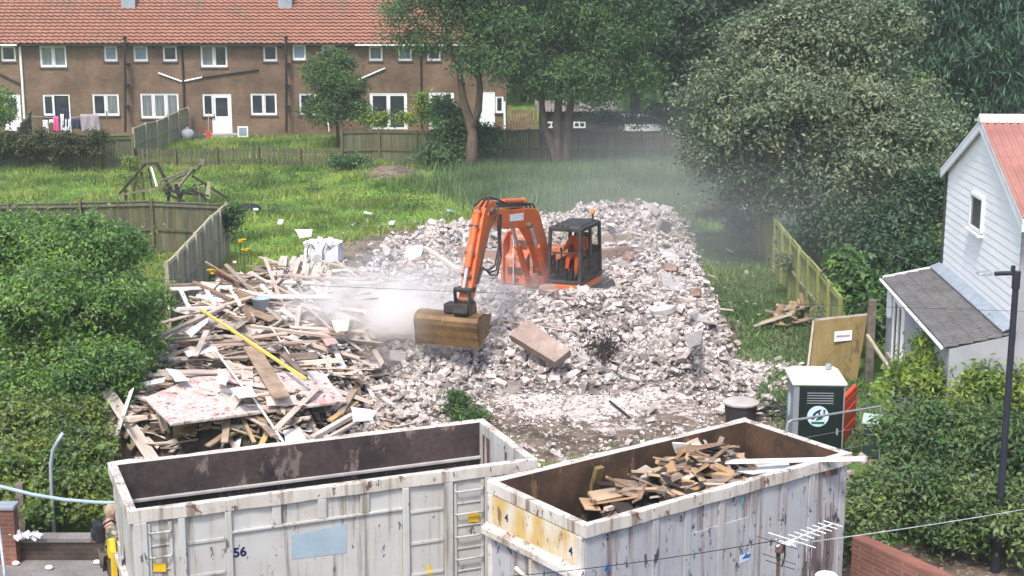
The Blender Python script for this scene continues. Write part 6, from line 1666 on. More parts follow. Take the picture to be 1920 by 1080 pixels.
member("timber_beam", "pale beam beside it with a notch, on the front right of the heap", "beam", (606, 826), (672, 790), .7, .8, .09, .06, "wood_pale_obj")
grp = "tan planks jutting under the flaking panel"
for i in range(34):
    px = random.uniform(335, 660); py = 800 - (px - 320) * .13 + random.uniform(-4, 40)
    a = PZ(px, py, random.uniform(.5, .95)); d = V((random.uniform(-.6, .6), -1, random.uniform(-.5, .1))).normalized()
    mb = MB(); mb.bar(a - d * random.uniform(.3, .9), a + d * random.uniform(.15, .4), random.uniform(.06, .16), random.uniform(.02, .05)); mb.build("jutting_plank", M[random.choice(("wood_brown_obj", "wood_pale_obj", "board_tan", "wood_brown_obj"))], origin=a, label="broken plank jutting out under the flaking panel", cat="plank", group=grp)
for lab, px, zs, m in [
        ("white plaster sheet lying on the flaking panel beside the wide plank", [(432, 728), (470, 722), (482, 742), (448, 746)], 1.58, "plaster"), ("white plaster sheet propped left of the yellow pole", [(345, 622), (392, 594), (389, 604), (358, 632)], 1.95, "plaster"),
        ("pale grey-white sheet at the left edge of the timber heap", [(310, 690), (332, 693), (356, 712), (328, 714)], 1.6, "bag_white"), ("ragged white sheet at the right end of the flaking panel", [(658, 762), (706, 770), (700, 786), (662, 790)], 1.0, "plaster"),
        ("torn white sheet hanging on the front of the timber heap", [(530, 800), (560, 796), (576, 826), (536, 832)], .85, "plaster"), ("pink board tilted at the right of the timber heap", [(590, 615), (612, 612), (634, 642), (612, 648)], 1.6, "pink_board"),
        ("white board beside the dust cloud on the timber heap", [(622, 600), (655, 598), (652, 618), (630, 622)], 1.75, "plaster"), ("dark red panel standing at the back left of the timber heap", [(398, 512), (417, 502), (440, 522), (436, 528)], 1.85, "maroon"),
        ("dark door leaf lying in the hollow of the timber heap", [(520, 585), (600, 582), (610, 620), (530, 630)], 1.45, "wood_dark"), ("pale blue panel sticking up behind the empty skip", [(222, 868), (270, 865), (268, 876), (216, 880)], .8, "pale_blue"),  # dark door sheet: its colour stands in for the cavity's shade
        ("white board lying on the left of the timber heap", [(345, 658), (402, 648), (410, 656), (352, 668)], 1.65, "plaster"), ("pale plasterboard scrap above the flaking panel", [(410, 690), (432, 702), (424, 722), (404, 716)], 1.65, "plaster"),
        ("pale plaster chunk on the right edge of the timber heap", [(646, 676), (672, 672), (680, 688), (652, 692)], .9, "plaster"), ("white plaster chunk next to the rubble's left side", [(692, 676), (716, 676), (716, 690), (694, 690)], .75, "plaster"),
        ("grey crumpled sheet over the right of the timber heap", [(592, 562), (630, 558), (634, 576), (612, 590)], 1.85, "concrete")]:
    board("board_sheet", lab, "sheet", [PZ(*q, zs + random.uniform(-.04, .04)) for q in px], .025, m, rough=.05)
# broken window frames
def frame(label, rails, z, m="white_paint_wood", w=.10, h=.07):
    p0 = PZ(*rails[0][0], z); t = thing("window_frame", label, "window frame", p0)
    for i, (a, b, ww) in enumerate(rails):
        mb = MB(); dz = .004 * (i % 3); mb.bar(PZ(*a, z + dz), PZ(*b, z + dz), ww, h); mb.build("frame_bar", M[m], t, bevel=.004)
frame("white wooden window frame lying on the left of the timber heap", [((319, 542), (436, 538), .09), ((308, 581), (419, 576), .09), ((293, 554), (308, 581), .09), ((339, 545), (355, 578), .09), ((386, 542), (405, 576), .09), ((431, 540), (450, 572), .09)], 1.85)
frame("white wooden window frame lying beside the stack of battens", [((488, 535), (578, 530), .08), ((484, 556), (622, 556), .16), ((490, 536), (509, 553), .08), ((534, 536), (559, 553), .08), ((577, 531), (600, 552), .08)], 1.95)
for i in range(26):
    px = 517 + i * 3.9 + random.uniform(-2, 2); top = 482 + (i > 13) * 14 + random.uniform(-4, 6) + (i > 22) * 12
    a = PZ(px + random.uniform(4, 16), top, 2.0 + random.uniform(-.08, .1)); b = PZ(px + random.uniform(-14, 2), top + random.uniform(46, 60), 1.70 + random.uniform(-.1, .1))
    mb = MB(); mb.bar(a, b, .10, .06); mb.build("stacked_batten", M["wood_pale_obj"], origin=b, label="pale batten lying in the neat stack behind the window frames", cat="batten", group="stack of pale battens")
# broken crate at the left
c = thing("broken_crate", "broken brown board panel with cross battens at the heap's front left", "crate", PZ(225, 850, .2))
q0, q1, q2, q3 = PZ(206, 772, 1.0), PZ(248, 752, 1.1), PZ(262, 846, .25), PZ(222, 866, .15)
for k in range(3):
    mb = MB(); a, b = q0.lerp(q1, (k + .5) / 3), q3.lerp(q2, (k + .5) / 3); mb.bar(a, b, (q1 - q0).length / 3 - .02, .025, up=(q1 - q0).cross(q3 - q0)); mb.build("board", M["wood_brown_obj"], c)
for k in (.25, .6, .85):
    mb = MB(); nn = (q1 - q0).cross(q3 - q0).normalized(); nn = nn if nn.y < 0 else -nn; mb.bar(q0.lerp(q3, k) + nn * .05 - (q1 - q0) * .15, q1.lerp(q2, k - .2) + nn * .05, .05, .09); mb.build("batten", M["wood_pale_obj"], c)
# tub, seat, etc. in the heap
p = PZ(490, 582, 1.75); mb = MB(); mb.lathe(p, [(.17, 0), (.22, .30), (.24, .31), (.20, .305), (.16, .04)], 14); mb.build("bucket_tub", M["pale_blue"], origin=p, label="pale blue tub half buried in the timber heap", cat="tub", smooth=True)
p = PZ(468, 795, .85); mb = MB()
mb.ball(p, (.26, .10, .20), 14, 10); mb.build("chair_seat", M["lead"], origin=p, label="grey-blue plastic chair seat wedged under the flaking panel", cat="chair seat", smooth=True)

# ------------------------------------------------------------------ load of the right-hand skip
def skh(x, y): return .95 + 1.12 * math.exp(-((x - 2.9) / 1.8) ** 4 - ((y - 1.5) / 1.9) ** 2) + .3 * math.exp(-((x - 4.3) / 1.1) ** 2)
SW = lambda x, y, z: S2.A + S2.u * x + S2.w * y + UP * z
xs, ys = np.meshgrid(np.linspace(.1, S2.L - .1, 30), np.linspace(.1, S2.W - .1, 14)); zz = np.array([[skh(a, b) - .12 + random.gauss(0, .05) for a, b in zip(r1, r2)] for r1, r2 in zip(xs, ys)])
pts = [SW(a, b, c) for a, b, c in zip(xs.ravel(), ys.ravel(), zz.ravel())]; ix = np.arange(30 * 14).reshape(14, 30)
tag(np_mesh("scrap_debris", np.array(pts), np.stack([ix[:-1, :-1], ix[:-1, 1:], ix[1:, 1:], ix[1:, :-1]], -1).reshape(-1, 4), M["wood_dark"]), kind="stuff")
for i in range(210):
    x, y = random.gauss(2.7, 1.15), random.uniform(.35, S2.W - .35)
    x = min(max(x, .7), S2.L - .6); z = skh(x, y) + random.uniform(-.04, .12)
    a = random.uniform(0, 3.14); d = (S2.u * math.cos(a) + S2.w * math.sin(a) + UP * random.gauss(0, .28)).normalized()
    l = random.choice((.3, .45, .6, .8)) * random.uniform(.8, 1.1); l = min(l, 1.0)
    mb = MB(); c = SW(x, y, z); mb.bar(c - d * l / 2, c + d * l / 2, random.choice((.05, .08, .12, .18, .24)), random.choice((.02, .03, .05)), up=(UP + V((random.gauss(0, .4), random.gauss(0, .4), 0))).normalized())
    m = random.choice(("wood_brown_obj", "board_tan", "wood_pale_obj", "board_tan", "wood_brown_obj", "wood_dark"))
    lab = {"wood_brown_obj": "brown broken plank in the loaded skip", "board_tan": "tan board offcut in the loaded skip", "wood_pale_obj": "pale timber offcut in the loaded skip", "wood_dark": "charred dark plank in the loaded skip"}[m]
    mb.build("scrap_plank", M[m], origin=c, label=lab, cat="plank", group=lab.replace("plank", "planks").replace("offcut", "offcuts"))
def inskip(name, label, cat, a, b, za, zb, w, h, m):
    return member(name, label, cat, a, b, za, zb, w, h, m)
inskip("leaning_post", "mossy square post leaning upright inside the loaded skip", "post", (1099, 976), (1124, 876), 1.35, 2.30, .15, .08, "ply_yellow")
inskip("leaning_plank", "grey wide plank leaning beside the mossy post in the loaded skip", "plank", (1128, 970), (1172, 890), 1.4, 1.95, .2, .03, "concrete")
inskip("white_board", "long white board sticking out over the loaded skip's right end", "board", (1360, 866), (1622, 860), 2.22, 2.50, .16, .03, "white_paint_wood")
inskip("white_board", "second white board lying flat at the loaded skip's right end", "board", (1375, 888), (1480, 872), 2.05, 2.22, .3, .03, "white_paint_wood")
inskip("red_strip", "red plastic strip lying in the loaded skip", "strip", (1162, 954), (1190, 962), 1.55, 1.55, .06, .03, "red_plastic")
inskip("thin_batten", "thin batten lying across the near side of the loaded skip", "batten", (1275, 906), (1360, 908), 2.12, 2.15, .03, .03, "wood_pale_obj")
board("hardboard_sheet", "pale rectangular board on top of the scrap in the loaded skip", "board", [PZ(1236, 826, 2.36), PZ(1318, 833, 2.36), PZ(1326, 853, 2.16), PZ(1236, 846, 2.16)], .025, "plaster")
board("hardboard_sheet", "tan board behind the pale rectangular board in the loaded skip", "board", [PZ(1284, 820, 2.34), PZ(1308, 818, 2.34), PZ(1316, 834, 2.28), PZ(1286, 832, 2.28)], .025, "board_tan")
board("hardboard_sheet", "wide tan board along the near rim of the loaded skip", "board", [PZ(1236, 920, 2.1), PZ(1300, 908, 2.12), PZ(1300, 926, 1.9), PZ(1234, 944, 1.85)], .025, "board_tan")
board("hardboard_sheet", "cream torn board in the middle of the loaded skip", "board", [PZ(1245, 905, 2.0), PZ(1275, 890, 2.05), PZ(1290, 898, 2.0), PZ(1248, 922, 1.9)], .02, "plaster")
pf_ = thing("picture_frame", "small white picture frame on the scrap in the loaded skip", "picture frame", PZ(1178, 875, 1.95))
q = [PZ(1160, 880, 1.85), PZ(1175, 862, 2.0), PZ(1198, 873, 2.0), PZ(1182, 889, 1.85)]
mb = MB()
for i in range(4): mb.bar(q[i], q[(i + 1) % 4], .04, .04)
mb.build("frame", M["white_paint_wood"], pf_); mb = MB(); mb.add([x - V((0, 0, .005)) for x in q], [(0, 1, 2, 3)]); mb.build("picture", M["board_tan"], pf_)
mb = MB(); a, b = PZ(1240, 880, 2.05), PZ(1296, 866, 2.12); mb.tube(wig(a, b, 5, .03), [.08, .09, .07, .08, .09, .06], 8); mb.build("tree_log", M["bark"], smooth=True, origin=a, label="knotty dead log on top of the scrap in the loaded skip", cat="log")
mb = MB(); a, b = PZ(1160, 852, 1.9), PZ(1206, 880, 1.95); mb.tube(wig(a, b, 4, .02), [.11, .07, .05, .04, .03], 8); mb.build("tree_log", M["bark"], smooth=True, origin=a, label="tapered grey log against the far side of the loaded skip", cat="log")
p = PZ(1085, 940, 1.0); mb = MB(); mb.ball(p, (.36, .22, .2), 14, 10); mb.build("rubbish_sack", M["dark_metal"], origin=p - UP * .2, label="dark grey rubbish sack in the loaded skip's near corner", cat="sack", smooth=True)

# ------------------------------------------------------------------ bulk bag, collapsed frame, field things
p = PG(606, 492); t = thing("bulk_bag", "open white bulk bag full of rubbish on the worn grass", "bag", p)
w = 32 / FPX * (p.y + 1) * 1.06; vs_ = []; n = 24; prof = [(0.92, 0), (1.06, .12), (1.05, .35), (1.0, .55), (1.03, .72), (.9, .72), (.85, .55)]
for r, z in prof:
    for k in range(n):
        a = 2 * math.pi * k / n; c, s_ = math.cos(a), math.sin(a); sq = 1 / max(abs(c), abs(s_)) ** .7
        j = 1 + random.gauss(0, .03); vs_.append(p + V((c * sq * r * w * j, s_ * sq * r * w * .8 * j, z * .95 + random.gauss(0, .02))))
fs_ = [(i * n + k, i * n + (k + 1) % n, (i + 1) * n + (k + 1) % n, (i + 1) * n + k) for i in range(len(prof) - 1) for k in range(n)] + [tuple(range((len(prof) - 1) * n, len(prof) * n))]
mb = MB(); mb.add(vs_, fs_); mb.build("bag", M["bag_white"], t)
mb = MB(); 
for dx in (-w * .75, w * .1): mb.tube([p + V((dx, -w * .9, .05)), p + V((dx + .02, -w * .98, .5)), p + V((dx + .12, -w * .95, .75)), p + V((dx + .25, -w * .9, .55))], .02, 6)
mb.build("strap", M["black_cable"], t)
for i in range(9):
    a = p + V((random.uniform(-.6, .6) * w, random.uniform(-.5, .4) * w, .66)); mb = MB(); d = V((random.gauss(0, 1), random.gauss(0, 1), .5)).normalized(); mb.obox(a, *rot_axes(d), (.4, .22, .06))
    mb.build("rubbish_piece", M["plaster"], origin=a, label="white board offcut poking out of the bulk bag", cat="rubbish", group="rubbish in the bulk bag")
cf = thing("collapsed_frame", "collapsed charred timber frame behind the mossy garden fence", "frame", PG(320, 390))
def cbar(a, b, Ya, Yb, w, m, z0=False):
    p, q = PY(*a, Ya), PY(*b, Yb)
    if z0: q.z = gz(q.x, q.y) - .05
    mb = MB(); mb.bar(p, q, w * .72, w * .72); mb.build("timber", M[m], cf)
for args in [((222, 366), (272, 308), 56.5, 57, .12, "charred"), ((270, 308), (296, 306), 57, 56.5, .10, "charred"), ((294, 307), (322, 358), 56.5, 56, .14, "charred"), ((283, 312), (294, 350), 56.8, 56.5, .09, "white_paint_wood"), ((265, 322), (270, 372), 57, 57, .12, "fence_old", True),
             ((250, 340), (252, 374), 57, 57, .13, "fence_old", True), ((235, 355), (236, 375), 57, 57, .13, "charred", True), ((278, 314), (286, 356), 57, 57, .06, "charred"), ((252, 342), (270, 364), 57, 56, .06, "charred"), ((222, 366), (300, 352), 56.5, 55.5, .1, "grey_wood"),
             ((300, 340), (362, 316), 56, 57, .12, "grey_wood"), ((362, 316), (334, 352), 57, 56, .12, "grey_wood"), ((345, 328), (342, 322), 56.5, 57, .1, "grey_wood"), ((305, 345), (345, 336), 56, 56.5, .1, "grey_wood"), ((322, 340), (366, 318), 56.3, 57, .07, "charred"),
             ((360, 325), (372, 316), 57, 57, .05, "charred"), ((361, 330), (424, 370), 57, 56, .10, "charred"), ((362, 348), (388, 344), 56.5, 56.5, .07, "charred"), ((358, 352), (386, 372), 56, 56, .08, "charred"), ((330, 345), (340, 370), 55.8, 55.8, .16, "charred", True), ((310, 362), (345, 378), 55.5, 55.5, .12, "charred"),
             ((344, 356), (326, 374), 55.6, 55.6, .14, "charred", True), ((318, 350), (312, 372), 55.6, 55.6, .14, "charred", True), ((306, 356), (372, 366), 55.4, 55.6, .12, "charred"), ((372, 345), (375, 372), 56.5, 56.5, .14, "grey_wood", True), ((386, 345), (384, 372), 56.5, 56.5, .05, "charred", True), ((352, 356), (392, 368), 55.8, 56, .1, "charred")]:
    cbar(*args)
q = PY(380, 305, 57); mb = MB(); mb.box((q.x - .10, q.y - .1, q.z - .12), (q.x + .10, q.y + .1, q.z + .12)); mb.build("timber_end", M["grey_wood"], cf, bevel=.02); cbar((372, 316), (379, 308), 57, 57, .08, "charred")
mb = MB(); a = [PY(x, y, 56.4) for x, y in ((389, 340), (395, 342), (394, 372), (383, 372))]; mb.prism(a, V((0, .05, 0))); mb.build("board", M["fence_pale"], cf)
# bits of litter on the grass
for i, (px, py, lab) in enumerate([(480, 393, "small white scrap on the grass right of the garden fence corner"), (845, 396, "pale blue scrap on the grass above the rubble's left part"), (526, 417, "white scrap in the grass near the curled sheet"), (690, 400, "tiny white scrap lying on the worn grass"), (735, 418, "white lump on the worn grass just above the rubble")]):
    q = PG(px, py, .16); mb = MB(); d = V((random.gauss(0, 1), random.gauss(0, 1), .25)).normalized(); mb.obox(q, *rot_axes(d), (.30, .2, .10)); mb.build("litter_scrap", M["plaster"] if i != 1 else M["pale_blue"], origin=q, label=lab, cat="litter", bevel=.03)
q = PG(466, 391, .15); mb = MB(); mb.ball(q, (.5, .3, .22), 10, 7); mb.build("dark_sack", M["dark_cloth"], origin=q - UP * .2, label="dark sack lying on the grass near the garden fence corner", cat="sack", smooth=True)
# yellow flowers
for px, py, lab in ((451, 453, "tall yellow flower plant highest beside the pale garden fence"), (460, 470, "yellow flower plant lower right beside the pale garden fence"), (397, 508, "single yellow flower plant at the back of the timber heap")):
    q = PY(px, py, 41.5 if px > 420 else 38.5); g = gz(q.x, q.y); t = thing("flower_plant", lab, "flower", (q.x, q.y, g))
    mb = MB()
    for k in range(4): mb.tube([V((q.x + random.gauss(0, .05), q.y, g)), q + V((random.gauss(0, .15), random.gauss(0, .1), random.gauss(0, .12)))], .012, 5)
    mb.build("stem", M["leaf_shrub"], t)
    mb = MB()
    for k in range(9):
        c = q + V((random.gauss(0, .05), random.gauss(0, .05), random.gauss(0, .04)))
        mb.ball(c, .03, 6, 4)
        for j in range(6):
            a = j * 1.05 + k; e = V((math.cos(a), math.sin(a), .45)) * .07; s_ = V((-math.sin(a), math.cos(a), 0)) * .03; mb.add([c, c + e * .6 + s_, c + e, c + e * .6 - s_], [(0, 1, 2, 3)])
    mb.build("flower_head", M["flower_yellow"], t)
# pile of broken boards beside the boundary fence
for i in range(16):
    px, py = random.uniform(1448, 1512), random.uniform(575, 608); q = PG(px, py, .1 + .3 * random.random()); d = V((random.gauss(0, 1), random.gauss(0, .8), random.gauss(0, .35))).normalized()
    mb = MB(); mb.bar(q - d * random.uniform(.25, .6), q + d * random.uniform(.25, .6), random.choice((.1, .15, .2)), .03); mb.build("broken_board", M[random.choice(("wood_brown_obj", "wood_brown_obj", "board_tan", "concrete"))], origin=q, label="broken board in the small pile by the boundary fence", cat="board", group="small pile of broken boards by the boundary fence")
for a, b, lab in (((1485, 590), (1492, 566), "upright tan board leaning left in the small pile by the fence"), ((1510, 584), (1499, 560), "upright tan board leaning right in the small pile by the fence")):
    p, q = PG(*a, .1), None; q = PY(b[0], b[1], p.y + .25); mb = MB(); mb.bar(p, q, .16, .03, up=V((0, 1, .2))); mb.build("leaning_board", M["board_tan"], origin=p, label=lab, cat="board")

# ------------------------------------------------------------------ site edge: toilet, barrier, plywood, posts
def toilet():
    c = PY(1530, 700, 26.9); x, y = c.x, 26.9; w = .94; yaw = R(-3); z0 = gz(x, y)
    t = thing("portable_toilet", "dark green portable toilet with a cream roof and a round logo", "toilet", (x, y, z0), yaw)
    a = w / 2; H = 1.96
    b = MB(); b.box((-a, -a, .08), (a, a, H)); b.build("cabin", M["toilet_grey"], t, bevel=.03)
    b = MB(); b.box((-a + .10, -a - .03, .12), (a - .015, -a - .002, H - .02)); d = b.build("door", M["toilet_green"], t, bevel=.01)
    b = MB()
    for k in range(5): b.box((-a + .24, -a - .045, H - .15 - k * .05), (a - .2, -a - .032, H - .135 - k * .05))
    b.build("vent_slot", M["toilet_grey"], d)
    b = MB(); b.box((-a - .012, -a - .02, .1), (-a + .09, -a - .002, H)); b.build('door_post', M['toilet_grey'], t); b = MB(); b.box((a - .012, -a - .02, .1), (a + .012, -a - .002, H)); b.build('door_post', M['toilet_grey'], t)
    b = MB()
    for k in range(7): b.box((-a + .2 + k * .11, -a - .036, .16), (-a + .23 + k * .11, -a - .032, 1.0))
    b.build("door_rib", M["toilet_green"], d)
    # roof, domed with a front lip
    b = MB(); e = a + .05
    lo = [(-e, -e, H), (e, -e, H), (e, e, H), (-e, e, H)]; mid = [(-e, -e, H + .06), (e, -e, H + .06), (e, e, H + .07), (-e, e, H + .07)]; up = [(-e + .10, -e + .08, H + .09), (e - .10, -e + .08, H + .09), (e - .12, e - .1, H + .15), (-e + .12, e - .1, H + .15)]
    V8 = lo + mid + up
    b.add(V8, [(3, 2, 1, 0), (0, 1, 5, 4), (1, 2, 6, 5), (2, 3, 7, 6), (3, 0, 4, 7), (4, 5, 9, 8), (5, 6, 10, 9), (6, 7, 11, 10), (7, 4, 8, 11), (8, 9, 10, 11)]); r = b.build("roof", M["toilet_roof"], t, bevel=.02)
    b = MB(); b.tube([(a - .2, a - .25, H + .15), (a - .2, a - .25, H + .24)], .06, 12); b.build("vent_pipe", M["galv"], r)
    # the round sign: disc, swooping letter and the dark caption bar
    zc = H - .60; R_ = .205; yy = -a - .033
    disc = MB(); disc.prism([(R_ * math.cos(i * .1963) - .01, yy, zc + R_ * math.sin(i * .1963)) for i in range(32)], (0, -.006, 0)); lg = disc.build("logo", M["logo_white"], d)
    def shp(pts, m, o=.002):
        q = MB(); q.prism([(-.01 + u * R_, yy - .006 - o, zc + v * R_) for u, v in pts], (0, -.003, 0)); return q.build("logo_mark", M[m], lg)
    shp([(-.62, -.28), (-.42, .30), (.02, .62), (.34, .66), (.16, .46), (.22, .0), (.04, -.12), (.02, .38), (-.22, .2), (-.36, -.30)], "navy")
    shp([(-.20, -.36), (.04, -.12), (.10, .10), (.06, -.36), (.32, -.28), (.62, .14), (.66, .62), (.46, .66), (.48, .2), (.30, -.06), (.22, .0), (.16, -.22), (-.08, -.42)], "logo_green", .003)
    shp([(-.62, -.52), (.62, -.52), (.58, -.74), (-.56, -.74)], "logo_green", .002)
    s_ = MB(); s_.prism([(-a - .002, .12 + .17 * math.cos(i * .3927), zc + .05 + .24 * math.sin(i * .3927)) for i in range(16)], (-.004, 0, 0)); s_.build("side_logo", M["logo_white"], t)
    h = MB(); h.box((a - .13, -a - .06, 1.0), (a - .09, -a - .032, 1.12)); h.build("handle", M["toilet_grey"], d)
toilet()
p = PG(1580, 835); t = thing("plastic_barrier", "orange plastic barrier standing edge-on beside the portable toilet", "barrier", (p.x, p.y, gz(p.x, p.y)), R(64))
b = MB(); b.box((-.9, -.045, .1), (.9, .045, .95)); b.box((-.8, -.06, .22), (.8, .06, .40)); b.box((-.8, -.06, .58), (.8, .06, .76))
b.tube([(-.9, 0, .1), (-.9, 0, 1.0), (-.86, 0, 1.05), (.86, 0, 1.05), (.9, 0, 1.0), (.9, 0, .1)], .05, 8); b.build("barrier_panel", M["barrier"], t, bevel=.015)
for x in (-.55, .55):
    b = MB(); b.box((x - .06, -.25, 0), (x + .06, .25, .10)); b.build("foot", M["black_rubber"], t, bevel=.02)
p = PG(1634, 856); z0 = gz(p.x, p.y); t = thing("waste_post_box", "small dark green box with a pale green lid near the shrubs", "box", (p.x, p.y, z0), R(-18))
b = MB(); b.box((-.17, -.15, .0), (.17, .15, .72)); b.box((-.185, -.165, .48), (.185, .165, .52)); b.build("box_body", M["moss_green"], t, bevel=.015); b = MB(); b.hexa([(-.21, -.2, .72), (.21, -.2, .72), (.21, .2, .80), (-.21, .2, .80), (-.21, -.2, .76), (.21, -.2, .76), (.21, .2, .85), (-.21, .2, .85)]); b.build("lid", M["pale_green"], t, bevel=.008)
# plywood sheet with a notice
a_, b_ = PY(1529, 602, 33.6), PY(1627, 592, 33.3); c_, d_ = PY(1606, 716, 33.0), PY(1517, 700, 33.2)
t = thing("plywood_board", "stained yellow plywood sheet with a white paper notice, standing before the fence", "board", (a_ + b_) / 2 - UP * 1.5)
b = MB(); b.prism([a_, b_, c_, d_], V((.02, .06, 0))); b.build("sheet", M["ply_yellow"], t)
b = MB(); b.bar(a_ + V((0, .05, .02)), b_ + V((0, .05, .02)), .06, .04); b.bar(a_ + V((-.03, .05, 0)), d_ + V((-.03, .05, 0)), .05, .05); b.build("edge_batten", M["wood_pale_obj"], t)
q = [PY(x, y, 33.2) for x, y in ((1565, 622), (1598, 619), (1597, 638), (1564, 641))]; b = MB(); b.prism(q, V((0, .01, 0))); n_ = b.build("notice", M["paper"], t)
b = MB(); b.prism([PY(x, y, 33.18) for x, y in ((1568, 629), (1594, 627), (1594, 629), (1568, 631))], V((0, .006, 0))); b.build("printed_line", M["concrete"], n_)
def post(label, px, top, Y, w, m, base=None):
    q = PY(px, top, Y); g = gz(q.x, q.y); b = MB(); b.box((q.x - w / 2, q.y - w / 2, g - .2), (q.x + w / 2, q.y + w / 2, q.z)); return b.build("wooden_post", M[m], origin=(q.x, q.y, g), label=label, cat="post", bevel=.01)
post("grey round-topped wooden post beside the plywood sheet", 1636, 562, 33.0, .17, "grey_wood")
post("weathered wooden post behind the brick pillar at the left", 37, 905, 23.6, .13, "grey_wood")
post("thin old fence post sticking out of the weeds behind the rubble", 1443, 290 + 20, 66.5, .12, "grey_wood")
for a, b_, lab in (((1626, 628), (1682, 712), "fallen pale rail leaning from the grey post"), ((1664, 662), (1688, 700), "short pale rail among the dry stalks behind the shrubs")):
    mb = MB(); mb.bar(PY(*a, 32.5), PY(*b_, 30.5), .07, .05); mb.build("fallen_rail", M["fence_pale"], origin=PY(*b_, 30.5), label=lab, cat="rail")
# wire fence panel with its top rail
t = thing("mesh_fence_panel", "tilted temporary mesh fence panel in front of the portable toilet", "fence", PY(1560, 860, 25.2))
a_, b_ = PY(1476, 790, 25.0), PY(1650, 762, 26.2)
a0, b0 = V((a_.x, a_.y - .3, gz(a_.x, a_.y))), V((b_.x, b_.y - .3, gz(b_.x, b_.y)))
mb = MB(); mb.tube([a0, a_ - UP * .12, a_ - UP * .03 + (b_ - a_) * .01, a_ + (b_ - a_) * .04, b_, b0], .024, 8); mb.build("tube_frame", M["steel"], t)
mb = MB()
for k in range(1, 5): mb.tube([a_.lerp(a0, k / 5), b_.lerp(b0, k / 5)], .003, 4)
mb.build("wire_mesh", M["galv"], t)
# black tub with pale rim, hoses beside it
p = PG(1388, 792); mb = MB(); mb.lathe(p, [(.31, 0), (.36, .42), (.35, .43)], 18); t = thing("rubble_tub", "black tub with a pale dusty lid at the skip's far corner", "tub", p); mb.build("tub_body", M["tub"], t, smooth=False)
mb = MB(); mb.lathe(p + UP * .432, [(.39, 0), (.40, .04), (.30, .075), (.05, .085)], 18); mb.build("lid", M["concrete"], t)
mb = MB()
for k in range(5):
    q = PG(1440 + k * 7, 785, .02); r = .35 + .08 * k; mb.tube([q + V((r * math.cos(a), .5 * r * math.sin(a), .12 + .25 * max(0, math.sin(a + k)))) for a in np.linspace(k, k + 4.6, 14)], .018, 6)
mb.build("cable_coil", M["black_cable"], origin=PG(1450, 785), label="tangled black cables lying beside the portable toilet", cat="cable")

# ------------------------------------------------------------------ roadside: wall, pillar, poles
a_, b_ = PZ(28, 1055, .1), PZ(192, 1055, .1)
t = thing("garden_wall", "low dark brick garden wall with a coping beside the road", "wall", (a_.x, 22.75, .1))
mb = MB(); mb.box((-9.5, 22.66, .0), (-5.75, 22.88, .42)); mb.build("wall", M["dark_brick"], t)
mb = MB(); mb.box((-9.5, 22.63, .423), (-7.0, 22.91, .50)); mb.build("coping", M["paving"], t, bevel=.01); mb = MB(); mb.box((-6.997, 22.63, .423), (-5.73, 22.91, .51)); mb.build("brick_coping", M["red_brick"], t, bevel=.01)
q = PZ(8, 950, 1.15); t = thing("brick_pillar", "red brick gate pillar with a grey cap at the left edge", "pillar", (q.x, 22.7, .1))
mb = MB(); mb.box((q.x - .25, 22.44, 0), (q.x + .12, 22.66 - .003, 1.06)); mb.build("shaft", M["red_brick"], t); mb = MB(); mb.box((q.x - .28, 22.41, 1.062), (q.x + .14, 22.69, 1.14)); mb.build("cap", M["lead"], t, bevel=.02)
mb = MB(); Yp = 23.4; pts = [PY(x, y, Yp) for x, y in ((103, 1015), (97, 930), (95, 870), (99, 845), (108, 828), (118, 812))]; pts[0].z = gz(pts[0].x, Yp) - .1
mb.tube(pts, .032, 8); mb.build("bent_pole", M["galv"], smooth=True, origin=pts[0], label="galvanised metal pole with a bent top among the brambles", cat="pole")
mb = MB(); pts = [PY(x, y, 21.9) for x, y in ((-60, 900), (0, 912), (60, 927), (120, 937), (180, 942), (212, 943), (260, 945))]; 
mb.tube(pts, .032, 8); hr_ = mb.build("blue_pipe", M["pale_blue"], smooth=True, origin=pts[0], label="long pale blue pipe sagging across in front of the brambles", cat="pipe")
mb = MB(); mb.tube([PY(-3, 985, 21.2), PY(8, 1070, 20.8) , PY(12, 1120, 20.7)], .025, 8); mb.build("fence_leg", M["galv"], smooth=True, origin=PY(8, 1070, 20.8), label="slanting galvanised pole at the left edge in front of the brick pillar", cat="pole")
q = PZ(40, 1014, .5); mb = MB()
for i in range(14): mb.obox(q + V((random.gauss(0, .14), random.gauss(0, .05), .05 + random.uniform(0, .08))), *rot_axes(V((random.gauss(0, 1), random.gauss(0, 1), random.gauss(0, .6)))), (.14, .09, .05))
mb.build("rubbish_bundle", M["bag_white"], origin=q, label="crumpled rubbish lying on the low wall beside the brick pillar", cat="rubbish")
for i, (px, py) in enumerate(((92, 1066), (30, 1058), (182, 1056))):
    q = PZ(px, py, .13); mb = MB(); mb.ball(q + UP * .02, (.07, .05, .04), 7, 5); mb.build("litter_scrap", M["plaster"], origin=q, label=("white scrap of litter on the pavement by the low wall, middle one", "white scrap of litter on the pavement by the brick pillar", "white scrap of litter on the pavement at the person's feet")[i], cat="litter")
# brick wall at the right
p, q = PZ(1608, 1003, 1.0), PZ(1790, 1086, 1.0); d = (q - p).normalized()
mb = MB(); mb.bar(V((p.x, p.y, .50)), V((p.x, p.y, .50)) + d * 5, .23, 1.0); mb.build("brick_wall", M["red_brick"], origin=(p.x, p.y, 0), label="red brick garden wall running towards the road at the right", cat="wall", bevel=.012)
